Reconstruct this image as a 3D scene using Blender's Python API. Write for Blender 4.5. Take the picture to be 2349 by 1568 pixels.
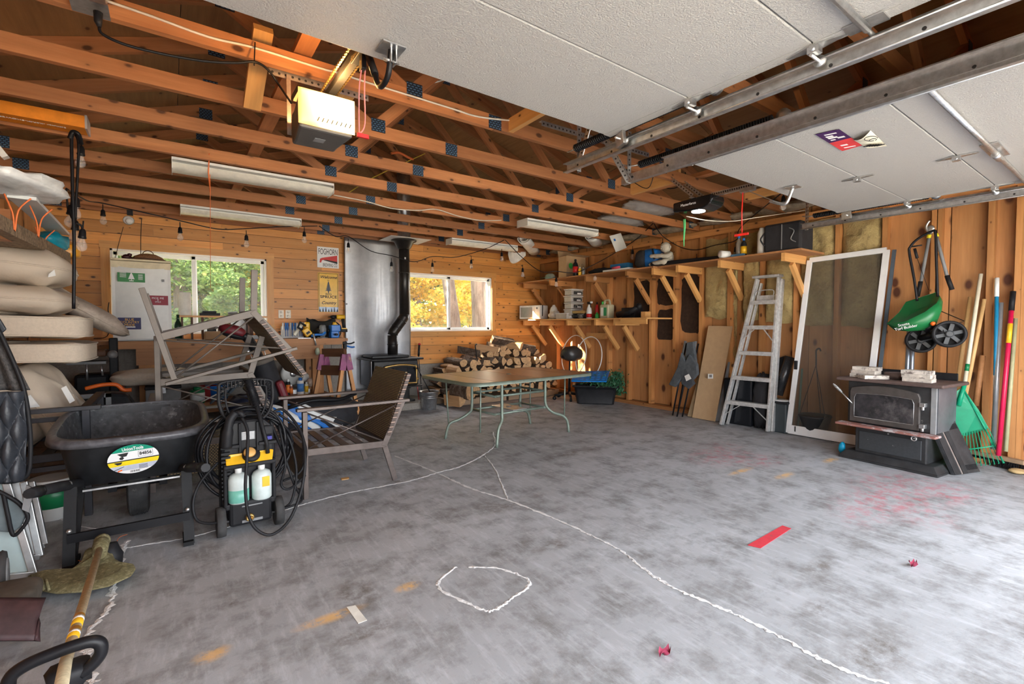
import bpy, math, random
import numpy as np
from mathutils import Vector, Matrix, noise
V = Vector
PI = math.pi
random.seed(7)
C = bpy.context.scene.collection
scn = bpy.context.scene
for o in list(bpy.data.objects): bpy.data.objects.remove(o)

# ------------------------------------------------------------ camera
YAW, PIT, FPX, CX, CY, EYE = math.radians(35.7), math.radians(-2.0), 1091.0, 1174.5, 784.0, 1.25
FW = V((math.sin(YAW)*math.cos(PIT), math.cos(YAW)*math.cos(PIT), math.sin(PIT)))
RT = V((math.cos(YAW), -math.sin(YAW), 0))
UP = RT.cross(FW)
cam = bpy.data.cameras.new('camera'); cam_o = bpy.data.objects.new('camera', cam); C.objects.link(cam_o)
cam.sensor_width = 36; cam.lens = 36*FPX/2349; cam.clip_start = .05; cam.clip_end = 300
cam_o.matrix_world = Matrix.Translation((0, 0, EYE)) @ Matrix((RT, UP, -FW)).transposed().to_4x4()
scn.camera = cam_o

# ------------------------------------------------------------ world, sun, exposure
w = bpy.data.worlds.new('world'); scn.world = w; w.use_nodes = True
bg = w.node_tree.nodes['Background']; bg.inputs[0].default_value = (.88, .93, 1.0, 1); bg.inputs[1].default_value = 3.4
sun = bpy.data.lights.new('sun', 'SUN'); sun.energy = 42; sun.angle = .009; sun.color = (1, .86, .62)
sun_o = bpy.data.objects.new('sun', sun); C.objects.link(sun_o)
sun_o.rotation_euler = V((.80, -.52, -.52)).to_track_quat('-Z', 'Y').to_euler()
scn.view_settings.view_transform = 'Standard'; scn.view_settings.look = 'None'
scn.view_settings.gamma = 1; scn.view_settings.use_curve_mapping = False
scn.view_settings.exposure = 1.66
for (x0, x1) in ((-.38, 2.06), (2.6, 5.18)):     # light portals over the two real door openings: sampling aid only
    a = bpy.data.lights.new('door_portal', 'AREA'); a.shape = 'RECTANGLE'; a.size = x1-x0; a.size_y = 2.1
    a.cycles.is_portal = True
    ao = bpy.data.objects.new('door_portal', a); C.objects.link(ao); ao.location = ((x0+x1)/2, -.52, 1.05)
    ao.rotation_euler = (PI/2, 0, 0)

# ------------------------------------------------------------ materials
def nodes(name):
    m = bpy.data.materials.new(name); m.use_nodes = True
    nt = m.node_tree; return m, nt, nt.nodes['Principled BSDF']
def N(nt, t, **k):
    n = nt.nodes.new('ShaderNode'+t)
    for a, b in k.items():
        if a.startswith('i_'):
            s = a[2:]; n.inputs[int(s) if s.isdigit() else s].default_value = b
        else: setattr(n, a, b)
    return n
def c4(c): return (c[0], c[1], c[2], 1)
def s2l(r, g, b):
    f = lambda v: ((v/255+.055)/1.055)**2.4 if v > 10 else v/255/12.92
    return (f(r), f(g), f(b))
def mixc(nt, fac, a, b, mode='MIX'):
    m = N(nt, 'Mix', data_type='RGBA', blend_type=mode)
    for k, v in ((0, fac), (6, a), (7, b)):
        if isinstance(v, (int, float)): m.inputs[k].default_value = v
        elif isinstance(v, tuple): m.inputs[k].default_value = c4(v)
        else: nt.links.new(v, m.inputs[k])
    return m.outputs[2]
def ramp(nt, src, lo, hi, a=0., b=1.):
    r = N(nt, 'MapRange', i_1=lo, i_2=hi, i_3=a, i_4=b); nt.links.new(src, r.inputs[0]); return r.outputs[0]
def coords(nt, scale=(1, 1, 1), rnd=True):
    tc = N(nt, 'TexCoord'); mp = N(nt, 'Mapping'); mp.inputs[3].default_value = scale
    if rnd:
        oi = N(nt, 'ObjectInfo'); mu = N(nt, 'VectorMath', operation='SCALE'); mu.inputs[0].default_value = (13, 29, 7)
        nt.links.new(oi.outputs['Random'], mu.inputs['Scale'])
        ad = N(nt, 'VectorMath', operation='ADD'); nt.links.new(tc.outputs['Object'], ad.inputs[0]); nt.links.new(mu.outputs[0], ad.inputs[1])
        nt.links.new(ad.outputs[0], mp.inputs[0]); return mp.outputs[0], oi
    nt.links.new(tc.outputs['Object'], mp.inputs[0]); return mp.outputs[0], None
def noisen(nt, vec, scale, detail=4, rough=.6):
    n = N(nt, 'TexNoise'); n.inputs['Scale'].default_value = scale; n.inputs['Detail'].default_value = detail; n.inputs['Roughness'].default_value = rough
    nt.links.new(vec, n.inputs['Vector']); return n.outputs[0]
def bump(nt, bs, h, strength, dist=.01):
    b = N(nt, 'Bump'); b.inputs['Strength'].default_value = strength; b.inputs['Distance'].default_value = dist
    nt.links.new(h, b.inputs['Height']); nt.links.new(b.outputs[0], bs.inputs['Normal'])
_mc = {}
def mat(name, col, rough=.6, metal=0., var=.12, scale=14., bmp=.0, spec=None, col2=None, c2=(.5, .62), emit=0, alpha=1, trans=0, coat=0):
    if name in _mc: return _mc[name]
    m, nt, bs = nodes(name)
    vec, _ = coords(nt)
    n = noisen(nt, vec, scale)
    dark = tuple(v*(1-var) for v in col); lite = tuple(min(1, v*(1+var)) for v in col)
    out = mixc(nt, ramp(nt, n, .3, .7), dark, lite)
    if col2: 
        n2 = noisen(nt, vec, scale*.6, 8, .7); out = mixc(nt, ramp(nt, n2, c2[0], c2[1]), out, col2)
    nt.links.new(out, bs.inputs['Base Color'])
    bs.inputs['Roughness'].default_value = rough; bs.inputs['Metallic'].default_value = metal
    if spec is not None: bs.inputs['Specular IOR Level'].default_value = spec
    if bmp: bump(nt, bs, n, bmp)
    if emit: bs.inputs['Emission Color'].default_value = c4(col); bs.inputs['Emission Strength'].default_value = emit
    if alpha < 1: bs.inputs['Alpha'].default_value = alpha
    if trans: bs.inputs['Transmission Weight'].default_value = trans; bs.inputs['IOR'].default_value = 1.45
    if coat: bs.inputs['Coat Weight'].default_value = coat
    _mc[name] = m; return m
def wood(name, c1, c2, knot=(.09, .03, .01), axis=0, kn=.13, rough=.6, kscale=5.5, fleck=None, objvar=.35, coat=0, flat=1):
    if name in _mc: return _mc[name]
    m, nt, bs = nodes(name)
    sc = [14, 14, 14]; sc[axis] = 1.1
    vec, oi = coords(nt, (1, 1, 1))
    mp = N(nt, 'Mapping'); mp.inputs[3].default_value = sc; nt.links.new(vec, mp.inputs[0])
    g = noisen(nt, mp.outputs[0], 1.6, 6, .65)
    mp2 = N(nt, 'Mapping'); s2 = [60, 60, 60]; s2[axis] = 2.; mp2.inputs[3].default_value = s2; nt.links.new(vec, mp2.inputs[0])
    g2 = noisen(nt, mp2.outputs[0], 1., 3, .6)
    big = noisen(nt, vec, 1.3, 2, .5)
    col = mixc(nt, ramp(nt, g, .3, .72), c1, c2)
    col = mixc(nt, ramp(nt, g2, .35, .75, 0, .35), col, tuple(v*.55 for v in c1))
    col = mixc(nt, ramp(nt, big, .35, .75, 0, .4), col, tuple(v*.62 for v in c1))
    rv = N(nt, 'HueSaturation'); nt.links.new(col, rv.inputs['Color'])
    nt.links.new(ramp(nt, oi.outputs['Random'], 0, 1, 1-objvar, 1+objvar*.6), rv.inputs['Value']); col = rv.outputs[0]
    if kn:
        ks = [kscale*1.3]*3; ks[axis] = kscale*.75

        mp3 = N(nt, 'Mapping'); mp3.inputs[3].default_value = ks; nt.links.new(vec, mp3.inputs[0])
        vo = N(nt, 'TexVoronoi', voronoi_dimensions='2D'); vo.inputs['Scale'].default_value = 1; vo.inputs['Randomness'].default_value = 1
        fx = [i for i in range(3) if i != (flat if flat is not None and flat != axis else (axis+1) % 3)]; sxx = N(nt, 'SeparateXYZ'); cxx = N(nt, 'CombineXYZ'); nt.links.new(mp3.outputs[0], sxx.inputs[0])
        nt.links.new(sxx.outputs[fx[0]], cxx.inputs[0]); nt.links.new(sxx.outputs[fx[1]], cxx.inputs[1]); nt.links.new(cxx.outputs[0], vo.inputs['Vector'])
        sc2 = N(nt, 'SeparateColor'); nt.links.new(vo.outputs['Color'], sc2.inputs[0]); ad2 = N(nt, 'Math', operation='MULTIPLY_ADD'); nt.links.new(sc2.outputs[0], ad2.inputs[0]); ad2.inputs[1].default_value = kn*.9; nt.links.new(vo.outputs['Distance'], ad2.inputs[2]); kd = ad2.outputs[0]
        kf = ramp(nt, kd, kn*.55, kn, 1, 0)
        halo = ramp(nt, kd, kn, kn*2.0, .4, 0)
        col = mixc(nt, halo, col, tuple(v*.55 for v in c1)); col = mixc(nt, kf, col, knot)
    if fleck:
        f = noisen(nt, vec, 38, 6, .75); col = mixc(nt, ramp(nt, f, .6, .68, 0, .85), col, fleck)
    nt.links.new(col, bs.inputs['Base Color']); bs.inputs['Roughness'].default_value = rough
    if coat: bs.inputs['Coat Weight'].default_value = coat; bs.inputs['Coat Roughness'].default_value = .3
    bump(nt, bs, g2, .25, .004)
    _mc[name] = m; return m

W_PINE = wood('pine_board', (.88, .41, .115), (.68, .265, .05), kn=.13, kscale=6.0, rough=.45, objvar=.25)
W_TRIM = wood('pine_trim', (.86, .45, .15), (.68, .29, .07), kn=.08, kscale=4, rough=.45, objvar=.1)
W_STUD = wood('stud_wood', (.72, .34, .115), (.50, .20, .06), kn=.12, kscale=5, objvar=.35)
W_CHORD = wood('truss_wood', (.56, .235, .09), (.36, .125, .04), kn=.14, kscale=5.5, objvar=.3)
W_LIGHT = wood('new_lumber', (.84, .46, .16), (.66, .31, .09), kn=.06, kscale=4, objvar=.12)
W_BENCH = wood('bench_plank', (.52, .25, .10), (.34, .14, .05), kn=.1, kscale=5, objvar=.15)
W_PLY = wood('wall_plywood', (.62, .30, .115), (.46, .20, .065), knot=(.10, .03, .012), axis=2, kn=.19, kscale=3.4, objvar=.2, flat=0)
W_ROOF = wood('roof_plywood', (.42, .22, .085), (.26, .12, .042), axis=1, kn=.07, kscale=3, objvar=.3, flat=2)
W_DARK = wood('dark_wood', (.16, .07, .03), (.08, .03, .015), kn=0, objvar=.2)
W_LOG = wood('split_log', (.70, .42, .20), (.46, .22, .09), kn=0, objvar=.5, axis=1)
W_BARK = mat('bark', (.10, .062, .04), .95, var=.5, scale=30, bmp=.8, col2=(.20, .15, .11))
W_PALLET = wood('pallet_wood', (.46, .31, .19), (.30, .19, .11), kn=0, objvar=.2)
M_WHITE = mat('white_paint', (.78, .78, .75), .4, var=.04)
M_VINYL = mat('white_vinyl', (.85, .85, .83), .35, var=.02)
M_BLACK = mat('black_plastic', (.016, .016, .018), .5, var=.2, spec=.22)
M_BLK2 = mat('black_satin', (.010, .010, .012), .38, var=.1, spec=.25)
M_RUBBER = mat('rubber', (.045, .044, .044), .85, var=.3, bmp=.3, col2=(.25, .24, .22), c2=(.62, .72))
M_STEEL = mat('galvanised_steel', (.56, .57, .58), .32, .9, var=.2, scale=30)
M_ALU = mat('aluminium', (.62, .63, .63), .36, .85, var=.14, scale=20)
M_DOOR = mat('door_skin', (.44, .432, .42), .55, var=.035, scale=140, bmp=.6)
M_IRON = mat('cast_iron', (.022, .021, .021), .38, .3, var=.3, bmp=.2)
M_BRASS = mat('brass', (.70, .46, .16), .3, .9, var=.15)
M_BEIGE = mat('beige_fabric', (.62, .525, .415), .95, var=.07, scale=60, bmp=.15)
M_BRONZE = mat('bronze_frame', (.12, .095, .085), .4, .55, var=.18)
M_TAUPE = mat('taupe_frame', (.175, .148, .125), .5, .2, var=.1)
M_CARD = mat('cardboard', (.50, .335, .185), .9, var=.06)
M_RED = mat('red_paint', (.62, .02, .02), .4)
M_YEL = mat('yellow_plastic', (.86, .48, .02), .4)
M_BLUE = mat('blue_plastic', (.012, .16, .55), .4)
M_ORG = mat('orange_plastic', (.9, .16, .02), .4)
M_GRN = mat('green_plastic', (.008, .20, .07), .35, var=.06)
M_GRNR = mat('rake_green', (.004, .30, .15), .4, var=.08)
M_BLOCK = mat('concrete_block', (.33, .30, .26), .95, var=.14, scale=50, bmp=.5)
M_GREY = mat('grey_plastic', (.22, .225, .23), .5)
M_CLEAR = mat('frosted_plastic', (.75, .72, .66), .3, alpha=.55, var=.03)
M_FILL = mat('crack_filler', (.74, .74, .74), .95, var=.12, scale=60, bmp=.8, col2=(.4, .4, .41), c2=(.55, .65))
M_INK = mat('black_ink', (.015, .014, .015), .6, var=0)
M_WINK = mat('white_ink', (.85, .85, .85), .6, var=0)
M_CANV = mat('quilted_nylon', (.03, .034, .042), .42, var=.35, scale=9, bmp=.8)

# ------------------------------------------------------------ geometry helpers
def P(px, py, **k):
    """point seen at a pixel of the 2349x1568 photograph, on a given world plane (X=, Y= or Z=)"""
    d = FW + RT*((px-CX)/FPX) - UP*((py-CY)/FPX)
    (ax, v), = k.items(); i = 'XYZ'.index(ax); o = V((0, 0, EYE)); t = (v-o[i])/d[i]
    return o + d*t
class G:
    def __init__(s, T=None): s.v = []; s.f = []; s.s = []; s.T = T
    def add(s, vs, fs, sm=False):
        b = len(s.v)
        if s.T is not None: vs = [s.T @ V(q) for q in vs]
        s.v += [tuple(q) for q in vs]
        for f in fs: s.f.append(tuple(b+i for i in f)); s.s.append(sm)
        return s
    def box(s, x0, x1, y0, y1, z0, z1):
        vs = [(x, y, z) for z in (z0, z1) for y in (y0, y1) for x in (x0, x1)]
        return s.add(vs, [(0, 2, 3, 1), (4, 5, 7, 6), (0, 1, 5, 4), (2, 6, 7, 3), (0, 4, 6, 2), (1, 3, 7, 5)])
    def cb(s, c, d): return s.box(c[0]-d[0]/2, c[0]+d[0]/2, c[1]-d[1]/2, c[1]+d[1]/2, c[2]-d[2]/2, c[2]+d[2]/2)
    def fr(s, p, q, up=(0, 0, 1)):
        p = V(p); q = V(q); x = (q-p).normalized(); u = V(up)
        if abs(x.dot(u)) > .97: u = V((1, 0, 0)) if abs(x.x) < .9 else V((0, 1, 0))
        y = u.cross(x).normalized(); z = x.cross(y); return p, q, x, y, z
    def bar(s, p, q, w, h, up=(0, 0, 1)):
        p, q, x, y, z = s.fr(p, q, up); vs = []
        for e in (p, q):
            for (a, b) in ((-1, -1), (1, -1), (1, 1), (-1, 1)): vs.append(e+y*(a*w/2)+z*(b*h/2))
        return s.add(vs, [(0, 3, 2, 1), (4, 5, 6, 7), (0, 1, 5, 4), (1, 2, 6, 5), (2, 3, 7, 6), (3, 0, 4, 7)])
    def tube(s, pts, r, n=8, closed=False):
        pts = [V(q) for q in pts]; m = len(pts); rs = r if isinstance(r, (list, tuple)) else [r]*m
        vs = []; prev = None
        for i in range(m):
            if closed: t = (pts[(i+1) % m]-pts[i-1])
            else: t = pts[min(i+1, m-1)]-pts[max(i-1, 0)]
            t = t.normalized() if t.length > 1e-9 else V((0, 0, 1))
            if prev is None:
                a = V((0, 0, 1)) if abs(t.z) < .9 else V((1, 0, 0)); u = t.cross(a).normalized()
            else: u = (prev - t*prev.dot(t)).normalized()
            prev = u; v = t.cross(u)
            for k in range(n): vs.append(pts[i]+(u*math.cos(2*PI*k/n)+v*math.sin(2*PI*k/n))*rs[i])
        fs = []
        for i in range(m if closed else m-1):
            a = i*n; b = ((i+1) % m)*n
            for k in range(n): fs.append((a+k, a+(k+1) % n, b+(k+1) % n, b+k))
        s.add(vs, fs, True)
        if not closed:
            nv = len(s.v)-m*n
            s.f.append(tuple(nv+k for k in reversed(range(n)))); s.s.append(False)
            s.f.append(tuple(nv+(m-1)*n+k for k in range(n))); s.s.append(False)
        return s
    def lathe(s, prof, o=(0, 0, 0), ax=(0, 0, 1), n=20, sm=True):
        o = V(o); z = V(ax).normalized(); a = V((1, 0, 0)) if abs(z.x) < .9 else V((0, 1, 0))
        x = a.cross(z).normalized(); y = z.cross(x); vs = []; m = len(prof)
        for (r, h) in prof:
            for k in range(n): vs.append(o+z*h+(x*math.cos(2*PI*k/n)+y*math.sin(2*PI*k/n))*max(r, 1e-4))
        fs = [(i*n+k, i*n+(k+1) % n, (i+1)*n+(k+1) % n, (i+1)*n+k) for i in range(m-1) for k in range(n)]
        s.add(vs, fs, sm); b = len(s.v)-m*n
        s.f.append(tuple(b+k for k in reversed(range(n)))); s.s.append(False)
        s.f.append(tuple(b+(m-1)*n+k for k in range(n))); s.s.append(False); return s
    def prism(s, poly, off, sm=False):
        poly = [V(q) for q in poly]; off = V(off); n = len(poly)
        s.add(poly+[q+off for q in poly], [tuple(reversed(range(n))), tuple(range(n, 2*n))])
        b = len(s.v)-2*n
        for k in range(n): s.f.append((b+k, b+(k+1) % n, b+n+(k+1) % n, b+n+k)); s.s.append(sm)
        return s
    def grid(s, fn, nu, nv, sm=True, cu=False):
        vs = [fn(i/nu, j/nv) for j in range(nv+1) for i in range(nu+1)]
        fs = [(j*(nu+1)+i, j*(nu+1)+i+1, (j+1)*(nu+1)+i+1, (j+1)*(nu+1)+i) for j in range(nv) for i in range(nu)]
        return s.add(vs, fs, sm)
    def ball(s, c, r, n=12, m=8, amp=0, fq=3, seed=0, sq=1.0):
        c = V(c); r = V(r) if hasattr(r, '__len__') else V((r, r, r)); vs = []
        pw = lambda t: math.copysign(abs(t)**sq, t)
        for j in range(m+1):
            th = PI*j/m
            for k in range(n):
                ph = 2*PI*k/n
                d = V((pw(math.sin(th))*pw(math.cos(ph)), pw(math.sin(th))*pw(math.sin(ph)), pw(math.cos(th))))
                q = V((d.x*r.x, d.y*r.y, d.z*r.z))
                if amp: q = q*(1+amp*noise.noise(d*fq+V((seed, seed*.7, 0))))
                vs.append(c+q)
        fs = [(j*n+k, (j+1)*n+k, (j+1)*n+(k+1) % n, j*n+(k+1) % n) for j in range(m) for k in range(n)]
        return s.add(vs, fs, True)
OFF = {}
def mesh(name, g, m):
    me = bpy.data.meshes.new(name); me.from_pydata(g.v, [], g.f); me.polygons.foreach_set('use_smooth', g.s)
    if m: me.materials.append(m)
    return me
def part(name, g, m, parent=None, label=None, bev=0, kind=None, sub=0, sol=0):
    o0 = OFF.get(parent.name, V((0, 0, 0))) if parent else V((0, 0, 0))
    if o0.length: g.v = [(x-o0.x, y-o0.y, z-o0.z) for x, y, z in g.v]
    o = bpy.data.objects.new(name, mesh(name, g, m)); C.objects.link(o)
    if parent: o.parent = parent
    OFF[o.name] = o0
    if label: o['label'] = label
    if kind: o['kind'] = kind
    if sol:
        md = o.modifiers.new('sol', 'SOLIDIFY'); md.thickness = sol; md.offset = 0
    if bev:
        md = o.modifiers.new('bev', 'BEVEL'); md.width = bev; md.segments = 2; md.limit_method = 'ANGLE'; md.harden_normals = False
    if sub:
        md = o.modifiers.new('sub', 'SUBSURF'); md.levels = sub; md.render_levels = sub
    return o
def thing(name, label, cat, loc=(0, 0, 0), group=None):
    o = bpy.data.objects.new(name, None); C.objects.link(o); o.location = loc; o.empty_display_size = .1
    o['label'] = label; o['category'] = cat
    if group: o['group'] = group
    OFF[o.name] = V(loc); return o
def solo(name, g, m, label, cat, group=None, **k):
    xs = np.array(g.v); c = (xs.min(0)+xs.max(0))/2; c[2] = xs[:, 2].min(); c = V([float(t) for t in c])
    g.v = [(x-c.x, y-c.y, z-c.z) for x, y, z in g.v]
    o = part(name, g, m, None, **k); o.location = c; OFF[o.name] = c
    o['label'] = label; o['category'] = cat
    if group: o['group'] = group
    return o
def struct(name, g, m, **k):
    if g is None:
        o = bpy.data.objects.new(name, None); C.objects.link(o); OFF[o.name] = V((0, 0, 0))
    else: o = part(name, g, m, **k)
    o['kind'] = 'structure'; return o
def lumber(name, p, q, w, h, m, parent=None, up=(0, 0, 1)):
    """a straight piece of wood whose own X axis runs along the grain; w across, h along `up`"""
    p, q, x, y, z = G().fr(p, q, up); L = (q-p).length
    g = G().box(-L/2, L/2, -w/2, w/2, -h/2, h/2)
    o = bpy.data.objects.new(name, mesh(name, g, m)); C.objects.link(o)
    o0 = OFF.get(parent.name, V((0, 0, 0))) if parent else V((0, 0, 0))
    c = (p+q)/2 - o0
    o.matrix_world = Matrix.Translation(c) @ Matrix((x, y, z)).transposed().to_4x4()
    if parent: o.parent = parent
    OFF[o.name] = V((0, 0, 0)); return o
def tag(o, label, cat, group=None):
    o['label'] = label; o['category'] = cat
    if group: o['group'] = group
    return o
def dup(root, loc, rot=None, label=None, scale=None):
    r = root.copy(); C.objects.link(r); r.location = loc
    if rot is not None: r.rotation_euler = rot
    if scale is not None: r.scale = scale
    if label: r['label'] = label
    for ch in root.children:
        c = ch.copy(); C.objects.link(c); c.parent = r
        for gc in ch.children:
            d = gc.copy(); C.objects.link(d); d.parent = c
    return r
def text(s, size, origin, xdir, ydir, m, parent, name='lettering', width=None, ext=.0006, bold=0, shear=0, align='CENTER'):
    cu = bpy.data.curves.new(name, 'FONT'); cu.body = s; cu.size = size; cu.align_x = align; cu.align_y = 'CENTER'
    cu.extrude = ext; cu.offset = bold; cu.shear = shear; cu.resolution_u = 3
    t = bpy.data.objects.new('tmp', cu); C.objects.link(t)
    me = bpy.data.meshes.new_from_object(t.evaluated_get(bpy.context.evaluated_depsgraph_get()))
    bpy.data.objects.remove(t)
    x = V(xdir).normalized(); y = V(ydir).normalized(); y = (y-x*y.dot(x)).normalized()
    co = np.empty(len(me.vertices)*3); me.vertices.foreach_get('co', co); co = co.reshape(-1, 3)
    if width and len(co): 
        wd = co[:, 0].max()-co[:, 0].min(); co[:, 0] *= width/wd
    B = np.array([x, y, x.cross(y)]); co = co @ B + np.array(V(origin)-(OFF.get(parent.name, V((0, 0, 0))) if parent else V((0, 0, 0))))
    me.vertices.foreach_set('co', co.ravel()); me.materials.clear(); me.materials.append(m)
    o = bpy.data.objects.new(name, me); C.objects.link(o)
    if parent: o.parent = parent; OFF[o.name] = OFF.get(parent.name, V((0, 0, 0)))
    return o
def arc(c, r, a0, a1, n, u, v):
    c = V(c); u = V(u); v = V(v)
    return [c+u*(r*math.cos(a0+(a1-a0)*i/n))+v*(r*math.sin(a0+(a1-a0)*i/n)) for i in range(n+1)]
def smooth(pts, k=6):
    """Catmull-Rom through the points"""
    pts = [V(p) for p in pts]; out = []
    e = [pts[0]]+pts+[pts[-1]]
    for i in range(1, len(e)-2):
        a, b, c, d = e[i-1:i+3]
        for j in range(k):
            t = j/k
            out.append(.5*((2*b)+(c-a)*t+(2*a-5*b+4*c-d)*t*t+(3*b-a-3*c+d)*t*t*t))
    return out+[pts[-1]]
def wire(pts, r, k=6, n=6): return G().tube(smooth(pts, k), r, n)
# ------------------------------------------------------------ room shell
XL, XR, YB, YF, HC = -1.25, 6.05, 7.36, -.5, 2.57
# floor
def floor_mat():
    m, nt, bs = nodes('garage_concrete')
    vec, _ = coords(nt, (1, 1, 1), False)
    a = noisen(nt, vec, .9, 6, .6); b = noisen(nt, vec, 4.5, 8, .7)
    mp = N(nt, 'Mapping'); mp.inputs[2].default_value = (0, 0, -.5); mp.inputs[3].default_value = (26, 5, 1); nt.links.new(vec, mp.inputs[0])
    st = noisen(nt, mp.outputs[0], 1., 8, .7)
    fine = noisen(nt, vec, 60, 4, .7)
    col = mixc(nt, ramp(nt, a, .3, .7), (.31, .32, .335), (.44, .46, .49))
    col = mixc(nt, ramp(nt, b, .46, .66, 0, .8), col, (.15, .145, .14))
    col = mixc(nt, ramp(nt, st, .5, .8, 0, .5), col, (.68, .71, .77))
    col = mixc(nt, ramp(nt, fine, .6, .75, 0, .35), col, (.16, .15, .14))
    geo = N(nt, 'NewGeometry'); sx = N(nt, 'SeparateXYZ'); nt.links.new(geo.outputs['Position'], sx.inputs[0])
    def blob(cx, cy, rx, ry, c, amt, nz, lo=.45, hi=.6, ns=9., rot=0):
        nonlocal col
        mpp = N(nt, 'Mapping', vector_type='TEXTURE'); mpp.inputs[1].default_value = (cx, cy, 0); mpp.inputs[2].default_value = (0, 0, rot); mpp.inputs[3].default_value = (rx, ry, 1e3)
        nt.links.new(geo.outputs['Position'], mpp.inputs[0])
        ln = N(nt, 'VectorMath', operation='LENGTH'); nt.links.new(mpp.outputs[0], ln.inputs[0])
        f = ramp(nt, ln.outputs['Value'], .35, 1.1, 1, 0)
        n2 = ramp(nt, noisen(nt, vec, ns, 8, .75), lo, hi, 0, 1)
        mu = N(nt, 'Math', operation='MULTIPLY', use_clamp=True); nt.links.new(f, mu.inputs[0]); nt.links.new(n2, mu.inputs[1])
        mu2 = N(nt, 'Math', operation='MULTIPLY', use_clamp=True); nt.links.new(mu.outputs[0], mu2.inputs[0]); mu2.inputs[1].default_value = amt
        col = mixc(nt, mu2.outputs[0], col, c)
    red = (.52, .06, .09)
    for (px, py, rx, ry, r) in ((1650, 1040, .55, .30, .3), (1740, 1055, .35, .2, 0), (2060, 1110, .5, .35, 0), (2080, 1160, .45, .28, .5), (2180, 1130, .4, .2, 0), (1980, 1160, .5, .2, .2)):
        q = P(px, py, Z=0); blob(q.x, q.y, rx, ry, red, .5, 1, .46, .62, 11, r)
    for (px, py, rx, ry) in ((1800, 1090, .16, .05), (1905, 1055, .14, .05), (1700, 1080, .2, .04), (488, 1500, .07, .05), (935, 1345, .07, .04), (760, 1415, .16, .04)):
        q = P(px, py, Z=0); blob(q.x, q.y, rx, ry, (.85, .48, .12), .65, 1, .4, .52, 16)
    for (px, py, rx, ry) in ((1875, 1395, .12, .06), (2010, 1495, .3, .12), (1270, 1250, .15, .07), (1150, 1160, .3, .12), (700, 1090, .5, .2), (905, 1105, .12, .05), (840, 1450, .2, .08), (1880, 1300, .2, .07), (1300, 1040, .5, .12), (820, 1360, .12, .2), (520, 1385, .1, .05)):
        q = P(px, py, Z=0); blob(q.x, q.y, rx, ry, (.13, .115, .10), .8, 1, .4, .6, 12)
    nt.links.new(col, bs.inputs['Base Color']); nt.links.new(ramp(nt, b, .3, .7, .5, .72), bs.inputs['Roughness'])
    mx = N(nt, 'Math', operation='ADD'); nt.links.new(b, mx.inputs[0]); nt.links.new(fine, mx.inputs[1])
    bump(nt, bs, mx.outputs[0], .25, .006); return m
fl = struct('floor', G().box(XL-.2, XR+.2, YF-.4, YB+.25, -.15, 0), floor_mat())
def crack(pts, wd, seed=0):
    rs = random.Random(seed); g = G(); q = smooth([P(x, y, Z=0) for x, y in pts], 12); n = len(q); top = []; vs = []
    for i, p in enumerate(q):
        t = (q[min(i+1, n-1)]-q[max(i-1, 0)]).normalized(); s = V((-t.y, t.x, 0))
        ww = wd*(.35+.9*rs.random()); j = s*wd*(rs.random()-.5)*.9
        vs += [p+j+s*ww+V((0, 0, .0015)), p+j+V((0, 0, .004)), p+j-s*ww+V((0, 0, .0015))]
    fs = []
    for i in range(n-1):
        a = i*3; fs += [(a, a+1, a+4, a+3), (a+1, a+2, a+5, a+4)]
    g.add(vs, fs); part('crack_filler', g, M_FILL, fl)
crack([(905, 1045), (1000, 1083), (1075, 1118), (1160, 1145), (1250, 1180), (1330, 1215), (1420, 1260), (1470, 1300), (1540, 1345), (1620, 1380), (1700, 1415), (1790, 1460), (1870, 1505), (1960, 1545), (2040, 1568)], .011, 1)
crack([(700, 1155), (800, 1130), (880, 1115), (950, 1100), (1000, 1085), (1060, 1068), (1108, 1043), (1135, 1020), (1130, 990)], .012, 2)
crack([(1112, 1045), (1135, 1075), (1150, 1110), (1165, 1145)], .007, 3)
crack([(95, 1312), (180, 1295), (250, 1265), (330, 1250), (420, 1235), (520, 1210), (620, 1180), (700, 1155)], .010, 4)
crack([(290, 1240), (280, 1270), (262, 1340), (250, 1390), (205, 1450), (200, 1510), (215, 1568)], .016, 5)
crack([(1045, 1300), (1005, 1345), (1100, 1395), (1135, 1398), (1170, 1375), (1215, 1335), (1150, 1305), (1075, 1300)], .010, 6)
crack([(80, 1160), (130, 1185), (175, 1205), (240, 1215)], .006, 7)
# loose things on the floor
tp = [P(1715, 1250, Z=.002), P(1745, 1257, Z=.002), P(1815, 1212, Z=.002), P(1795, 1205, Z=.002)]
solo('tape_strip', G().prism(tp, (0, 0, .002)), mat('red_tape', (.60, .04, .06), .7, col2=(.3, .1, .1), c2=(.6, .7)), 'strip of faded red tape stuck on the concrete floor', 'tape')
lf = mat('dry_leaf', (.30, .03, .07), .8, var=.4)
for i, (px, py, lab) in enumerate(((1525, 1500, 'curled dark red leaf on the floor in the foreground'), (2095, 1297, 'small crimson leaf on the floor below the tape at right'))):
    c = P(px, py, Z=.004); 
    g = G().grid(lambda u, v: c+V(((u-.5)*.06, (v-.5)*.04*(1-abs(u-.5)*1.4), .02*abs(v-.5)*2+.012*math.sin(u*7))), 6, 4)
    solo('fallen_leaf', g, lf, lab, 'leaf')
ws = P(825, 1400, Z=.002); solo('paint_mark', G().prism([P(795, 1392, Z=.001), P(815, 1388, Z=.001), P(842, 1422, Z=.001), P(822, 1430, Z=.001)], (0, 0, .0015)), mat('chalk', (.75, .74, .68), .9), 'short pale painted dash on the foreground concrete', 'paint mark')
solo('wood_chip', G().prism([P(782, 1097, Z=.001), P(800, 1094, Z=.001), P(801, 1098, Z=.001), P(784, 1101, Z=.001)], (0, 0, .004)), W_LIGHT, 'pale wood splinter on the floor beneath the wicker chair', 'chip')
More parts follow.
